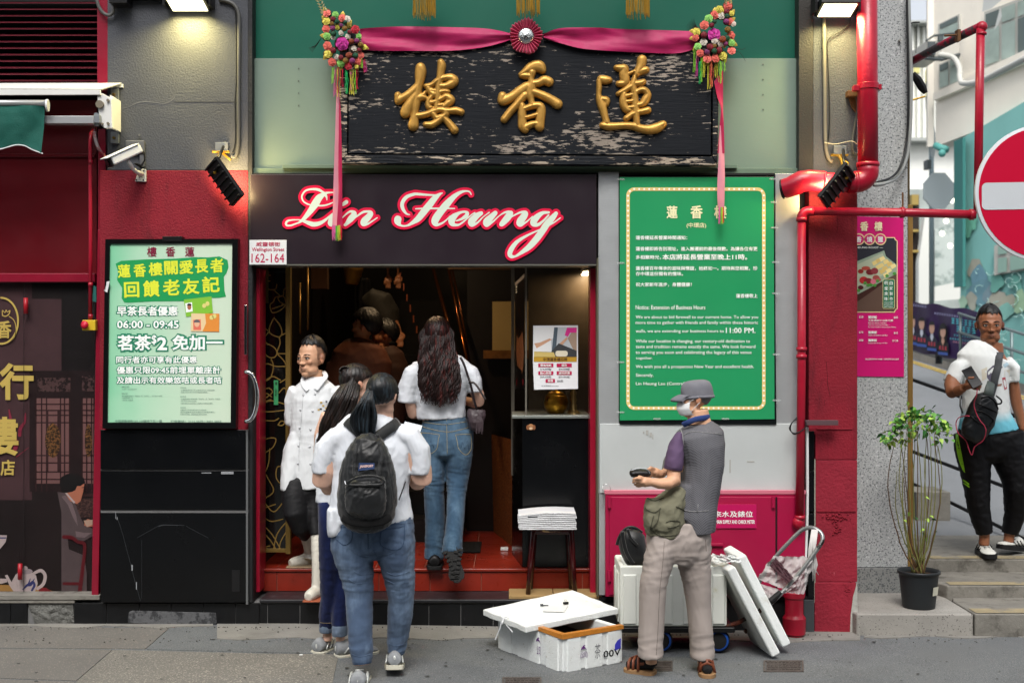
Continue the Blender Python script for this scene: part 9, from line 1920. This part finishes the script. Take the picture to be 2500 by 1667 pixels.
I2 = [(2452,1055,46,y5,.12),(2458,1090,46,y5,.13),(2464,1119,42,y5,.125),(2480,1170,33,y5-.02,.11),(2482,1191,32,y5-.03,.105),(2478,1255,24,y5+.02,.09),(2468,1290,20,y5+.04,.08),(2466,1302,19,y5+.04,.075)]
mb = MB(); rings(mb, I1); rings(mb, I2); rings(mb, [(2412,1040,72,y5,.12),(2414,1075,82,y5,.14),(2418,1110,76,y5,.13),(2422,1126,44,y5,.09)])
me = cmesh(mb, .0085, [(.005,8,8,14,0, None, 84),(.004,18,18,18,0, None, 85)]); bvx = bvh(me)
tri_n(me, 'track_trousers', M('black_tracksuit', '#08080b', .55, spec=.2, var=.1, bump=.1), IM)
lime = M('lime_stripe', '#7fb81e', .6)
def patch(bv, left, right, name, mat, parent, off=.003):
    a = prs(bv, left, off); b = prs(bv, right, off); n = min(len(a), len(b)); return mobj(name, a[:n]+b[:n], [(i, n+i, n+i+1, i+1) for i in range(n-1)], mat, parent)
patch(bvx, cr([(2334,1060),(2335,1090),(2341,1120),(2350,1146)], 6), cr([(2340,1060),(2345,1090),(2352,1125),(2357,1154)], 6), 'lime_flash', lime, IM)
patch(bvx, cr([(2352,1169),(2367,1180)], 4), cr([(2351,1173),(2366,1184)], 4), 'lime_flash', lime, IM); patch(bvx, cr([(2353,1177),(2368,1187)], 4), cr([(2353,1180),(2367,1190)], 4), 'lime_flash', lime, IM)
def him(m_):
    yh = y5-.30
    hand(m_, P(2352,946,yh+.05), P(2366,940,yh), [[P(2380,928,yh-.03), P(2389,926,yh-.035), P(2393,931,yh-.01)], [P(2382,935,yh-.03), P(2391,933,yh-.035), P(2395,937,yh-.01)], [P(2382,942,yh-.03), P(2391,941,yh-.035), P(2394,944,yh-.01)], [P(2380,949,yh-.028), P(2388,949,yh-.03), P(2391,951,yh-.01)]], [P(2360,930,yh-.02), P(2366,922,yh-.035), P(2376,922,yh-.04)], .0105,(.042,.022,.042))
    hand(m_, P(2496,1048,y5-.02), P(2502,1068,y5-.03), [[P(2497+k*5,1088,y5-.04), P(2496+k*5,1104,y5-.04)] for k in range(4)], [P(2494,1074,y5-.06), P(2493,1086,y5-.07)], .0105,(.030,.018,.04))
body(IM, [[(2418,835,30,y5,.07),(2416,856,34,y5,.075),(2410,880,54,y5,.08),(2406,940,52,y5,.11),(2408,1040,60,y5,.11)], [(2352,894,14,y5,.06),(2329,918,18,y5-.03,.06),(2324,940,19,y5-.06,.055),(2326,956,17,y5-.12,.05),(2338,954,14,y5-.20,.04),(2352,946,10,y5-.26,.03)], [(2460,894,12,y5,.05),(2474,935,12,y5,.055),(2482,985,13,y5,.045),(2492,1025,11,y5-.01,.035),(2496,1048,9,y5-.02,.03)], shrink(I1,.75), shrink(I2,.75), [(2404,1295,12,y5-.02,.045),(2402,1330,12,y5-.02,.045)], [(2466,1290,12,y5+.04,.045),(2462,1322,12,y5+.04,.045)]], 'brown', .0062, Hi, Hi.face_tint(lip=(.24,.09,.08), beard=.14, stubble=(.4,.36,.36)), him)
Hi.eyes(IM, look=.1, open_=.6, brow='#0c0807', bw=.017)
Hi.hair(blackhair, IM, front=.31, side=.2, nape=-.05, thick=.02, top=.07, seed=5, front_f=.14, strand=.004)
for sx in (-1,1): MB().ell(Hi.w(sx*.335,.02,-.06),.011,8,6).bd('earphone', blk_pl, IM,sm=1)
wsh = M('white_shoe_panel', '#c9c9c2', .6)
shoe(IM, (P(2403,1352,1.05).x+.01,1.13,.279),(P(2398,1352,1.05).x-.01,.87,.279),.105,.07, wsh, blk_m, stripe=blk_m, chunky=1.3)
shoe(IM, (P(2500,1350,1.1).x, 1.18,.285),(P(2440,1322,1.05).x, 1.03,.325),.105,.07, wsh, blk_m, stripe=blk_m, chunky=1.3)
PHN = MB().box(-.038,.038,-.004,.004,-.075,.075, Matrix.Translation(P(2373,921, y5-.335)) @ Matrix.Rotation(-.45,4, 'Y') @ Matrix.Rotation(-.35,4, 'X')).bd('smartphone', M('phone_black', '#08080a', .2, coat=.5), bevel=.006); tag(PHN, 'black smartphone in the right hand of the man on the steps', 'smartphone')
SBg = thing('sling_bag', 'black crossbody sling bag with grey strap on the man on the steps', 'sling bag', P(2392,1010, y5-.2))
ybg = y5-.20; blea = M('black_soft_leather', '#14171a', .36, bump=.25, bS=60, var=.1)
mb = MB(); rings(mb, [(2416,963,14,ybg,.03),(2410,972,27,ybg,.05),(2402,995,36,ybg,.06),(2392,1025,38,ybg,.062),(2378,1052,34,ybg,.06),(2370,1068,26,ybg,.05),(2366,1074,16,ybg,.03)], 24); me = cmesh(mb, .006, [(.004,14,14,14,0, None, 88)], 2); bvg = bvh(me); tri_n(me, 'body', blea, SBg)
stitch('zip', [prs(bvg, cr(p, 6),.003) for p in ([(2384,984),(2404,992),(2434,1006)], [(2378,1002),(2400,1006),(2424,1024),(2416,1040)], [(2368,1014),(2390,1032),(2412,1040)], [(2396,972),(2412,968),(2428,980),(2436,998)])], 0, M('zip_black', '#050506', .3,.3), SBg, .005)
sq = prs(bvi, cr([(2436,842),(2438,858),(2434,890),(2428,920),(2424,940)], 6),.012)
MB().tube([sq[0]+V3((0,.06,0))]+sq+[P(2418,965,ybg-.01)], .028,10, flat=.25).bd('strap', M('grey_strap', '#3c4044', .6), SBg,sm=1)
MB().tube([P(2420,934,ybg+.02), P(2416,950,ybg-.01), P(2413,966,ybg-.03)], [.03,.036,.04], 10, flat=.3).bd('strap_panel', M('grey_leather_panel', '#4c5552', .5), SBg,sm=1)
MB().tube([P(*q_) for q_ in cr([(2432,966,ybg-.03),(2444,976,ybg-.05),(2444,984,ybg-.05),(2436,986,ybg-.03)], 4)], .006,6).tube([P(2345,962,y5-.10), P(2344,990,y5-.14), P(2350,1008,ybg)], .007,6, flat=.5).bd('grab_loop', blk_pl, SBg)
CBL = MB().tube([P(*q_) for q_ in cr([(2386,948,y5-.34),(2384,965,y5-.34),(2378,985,y5-.30),(2382,1005,y5-.29),(2392,1025,y5-.29),(2404,1040,y5-.29),(2407,1055,y5-.28),(2400,1075,y5-.24),(2380,1090,y5-.2),(2373,1110,y5-.18),(2366,1098,y5-.18),(2358,1075,y5-.18),(2340,1058,y5-.18),(2334,1035,y5-.16),(2340,1020,y5-.18),(2358,1015,y5-.24),(2367,1016,y5-.27)], 5)], .0035,6).bd('charging_cable', M('coral_cable', '#c9425c', .5),sm=1); tag(CBL, 'coral pink charging cable looping from the phone to the sling bag', 'cable')
def inner(lab, hd, torso_, legs, cloth_c, hairm, kind='shade', arms_=(), seed=0, trc='#0e0d10'):
    t = person(lab, torso_[len(torso_)//2][0], torso_[-1][1], torso_[0][3])
    mb = MB(); rings(mb, torso_)
    for a_ in arms_: rings(mb, a_[:-2])
    me = cmesh(mb, .011, [(.004,10,10,8,0, None, seed),(.002,20,20,14,0, None, seed+1)], 5); tri_n(me, 'jacket', M('jacket'+cloth_c, cloth_c, .7, var=.1), t)
    if legs:
        mb = MB(); [rings(mb, l) for l in legs]; me = cmesh(mb, .012, [(.006,8,8,20,0, None, seed+2)], 2); tri_n(me, 'trousers', M('legs'+trc, trc, .8), t)
    y_ = torso_[0][3]
    hands_ = None
    if arms_:
        def hands_(m_):
            for a_ in arms_:
                e_ = a_[-1]; c = P(e_[0], e_[1]+6, e_[3]-.02); hand(m_, P(e_[0], e_[1], e_[3]), c, [[c+V3((.012*(k-1.5),-.02,-.05)), c+V3((.012*(k-1.5),-.03,-.08))] for k in range(4)], [c+V3((-.03,-.03,-.02)), c+V3((-.03,-.04,-.045))])
    body(t, [shrink(torso_, .8)]+[shrink(l, .75) for l in (legs or [])]+[shrink(a_, .8) for a_ in arms_], kind, .0085, hd, hd.face_tint() if hd else None, hands_)
    if hd: hd.hair(hairm, t, front=.2, side=.08, nape=-.28, thick=.07, top=.04, seed=seed, front_f=.05)
    return t
def leg(u, v0, v1, w, y): return [(u, v0, w, y, .08),(u, (v0+v1)/2, w*.85, y-.02,.07),(u, v1, w*.7, y, .06)]
y6 = .95
inner('man in brown jacket with black hair, facing left inside the doorway', Head(892,800, y6,.235,-105,0), [(896,828,26,y6,.08),(892,842,52,y6,.11),(885,870,74,y6,.13),(876,920,80,y6,.14),(872,990,76,y6,.14),(872,1060,70,y6,.13)], [leg(850,1040,1300,28,y6), leg(895,1040,1300,28,y6)], '#5e321d', blackhair, arms_=[[(820,890,24,y6,.07),(800,950,20,y6,.06),(795,1010,17,y6-.02,.05),(802,1060,13,y6-.06,.04),(806,1075,10,y6-.07,.03)]], seed=91)
inner('person in dark brown jacket behind the man in the brown jacket', Head(938,822,1.25,.22,-80,8), [(942,848,20,1.25,.07),(950,866,36,1.25,.10),(952,900,48,1.25,.12),(950,970,46,1.25,.12),(948,1030,42,1.25,.12)], [leg(936,1020,1290,22,1.25), leg(965,1020,1290,22,1.25)], '#3a2014', blackhair, seed=94)
inner('person in dark grey shirt with shoulder strap bending forward on the stairs', Head(922,772,2.5,.2,190,40), [(888,740,14,2.1,.08),(905,733,30,2.1,.12),(925,745,40,2.1,.14),(942,770,36,2.1,.14),(948,800,30,2.1,.13),(948,840,26,2.1,.12)], [leg(940,830,990,15,2.1), leg(958,830,985,15,2.1)], '#35332e', blackhair, arms_=[[(948,760,12,2.1,.05),(966,785,9,2.05,.045),(974,806,7,2.0,.04),(978,815,5,2.0,.03)]], seed=97)
inner('person in mustard yellow shirt high on the stairs, cut off by the fascia', None, [(866,560,24,2.9,.1),(864,600,27,2.9,.13),(862,660,24,2.9,.13),(858,696,16,2.9,.11)], [leg(880,680,830,10,3.0), leg(895,680,830,10,3.0)], '#a97a2c', blackhair, seed=101)
inner('person in black with reddish bare legs at the top of the stairs', None, [(955,560,22,3.3,.1),(955,610,22,3.3,.12),(955,645,18,3.3,.11)], None, '#140f10', blackhair, arms_=[[(947,640,5,3.3,.05),(947,655,4.5,3.3,.045),(947,668,4,3.3,.035),(948,676,3.5,3.3,.03)], [(972,640,5,3.3,.05),(972,655,4.5,3.3,.045),(972,668,4,3.3,.035),(973,676,3.5,3.3,.03)]], seed=104)
bgx = thing('paper_bag', 'brown paper carrier bags hanging beside the stairs', 'paper bag', P(776,700,2.4))
mb = MB().pbox(757,652,796,705,2.4,2.5); mb.v = [(x+.01*sin(z*40), y, z) for x, y, z in mb.v]; mb.bd('bag', M('brown_paper', '#6b4a33', .8, bump=.4, bS=12), bgx)
MB().tube([P(765,652,2.45), P(768,640,2.45), P(785,640,2.45), P(788,652,2.45)], .006,6).bd('handle', M('brown_paper', '#6b4a33'), bgx)
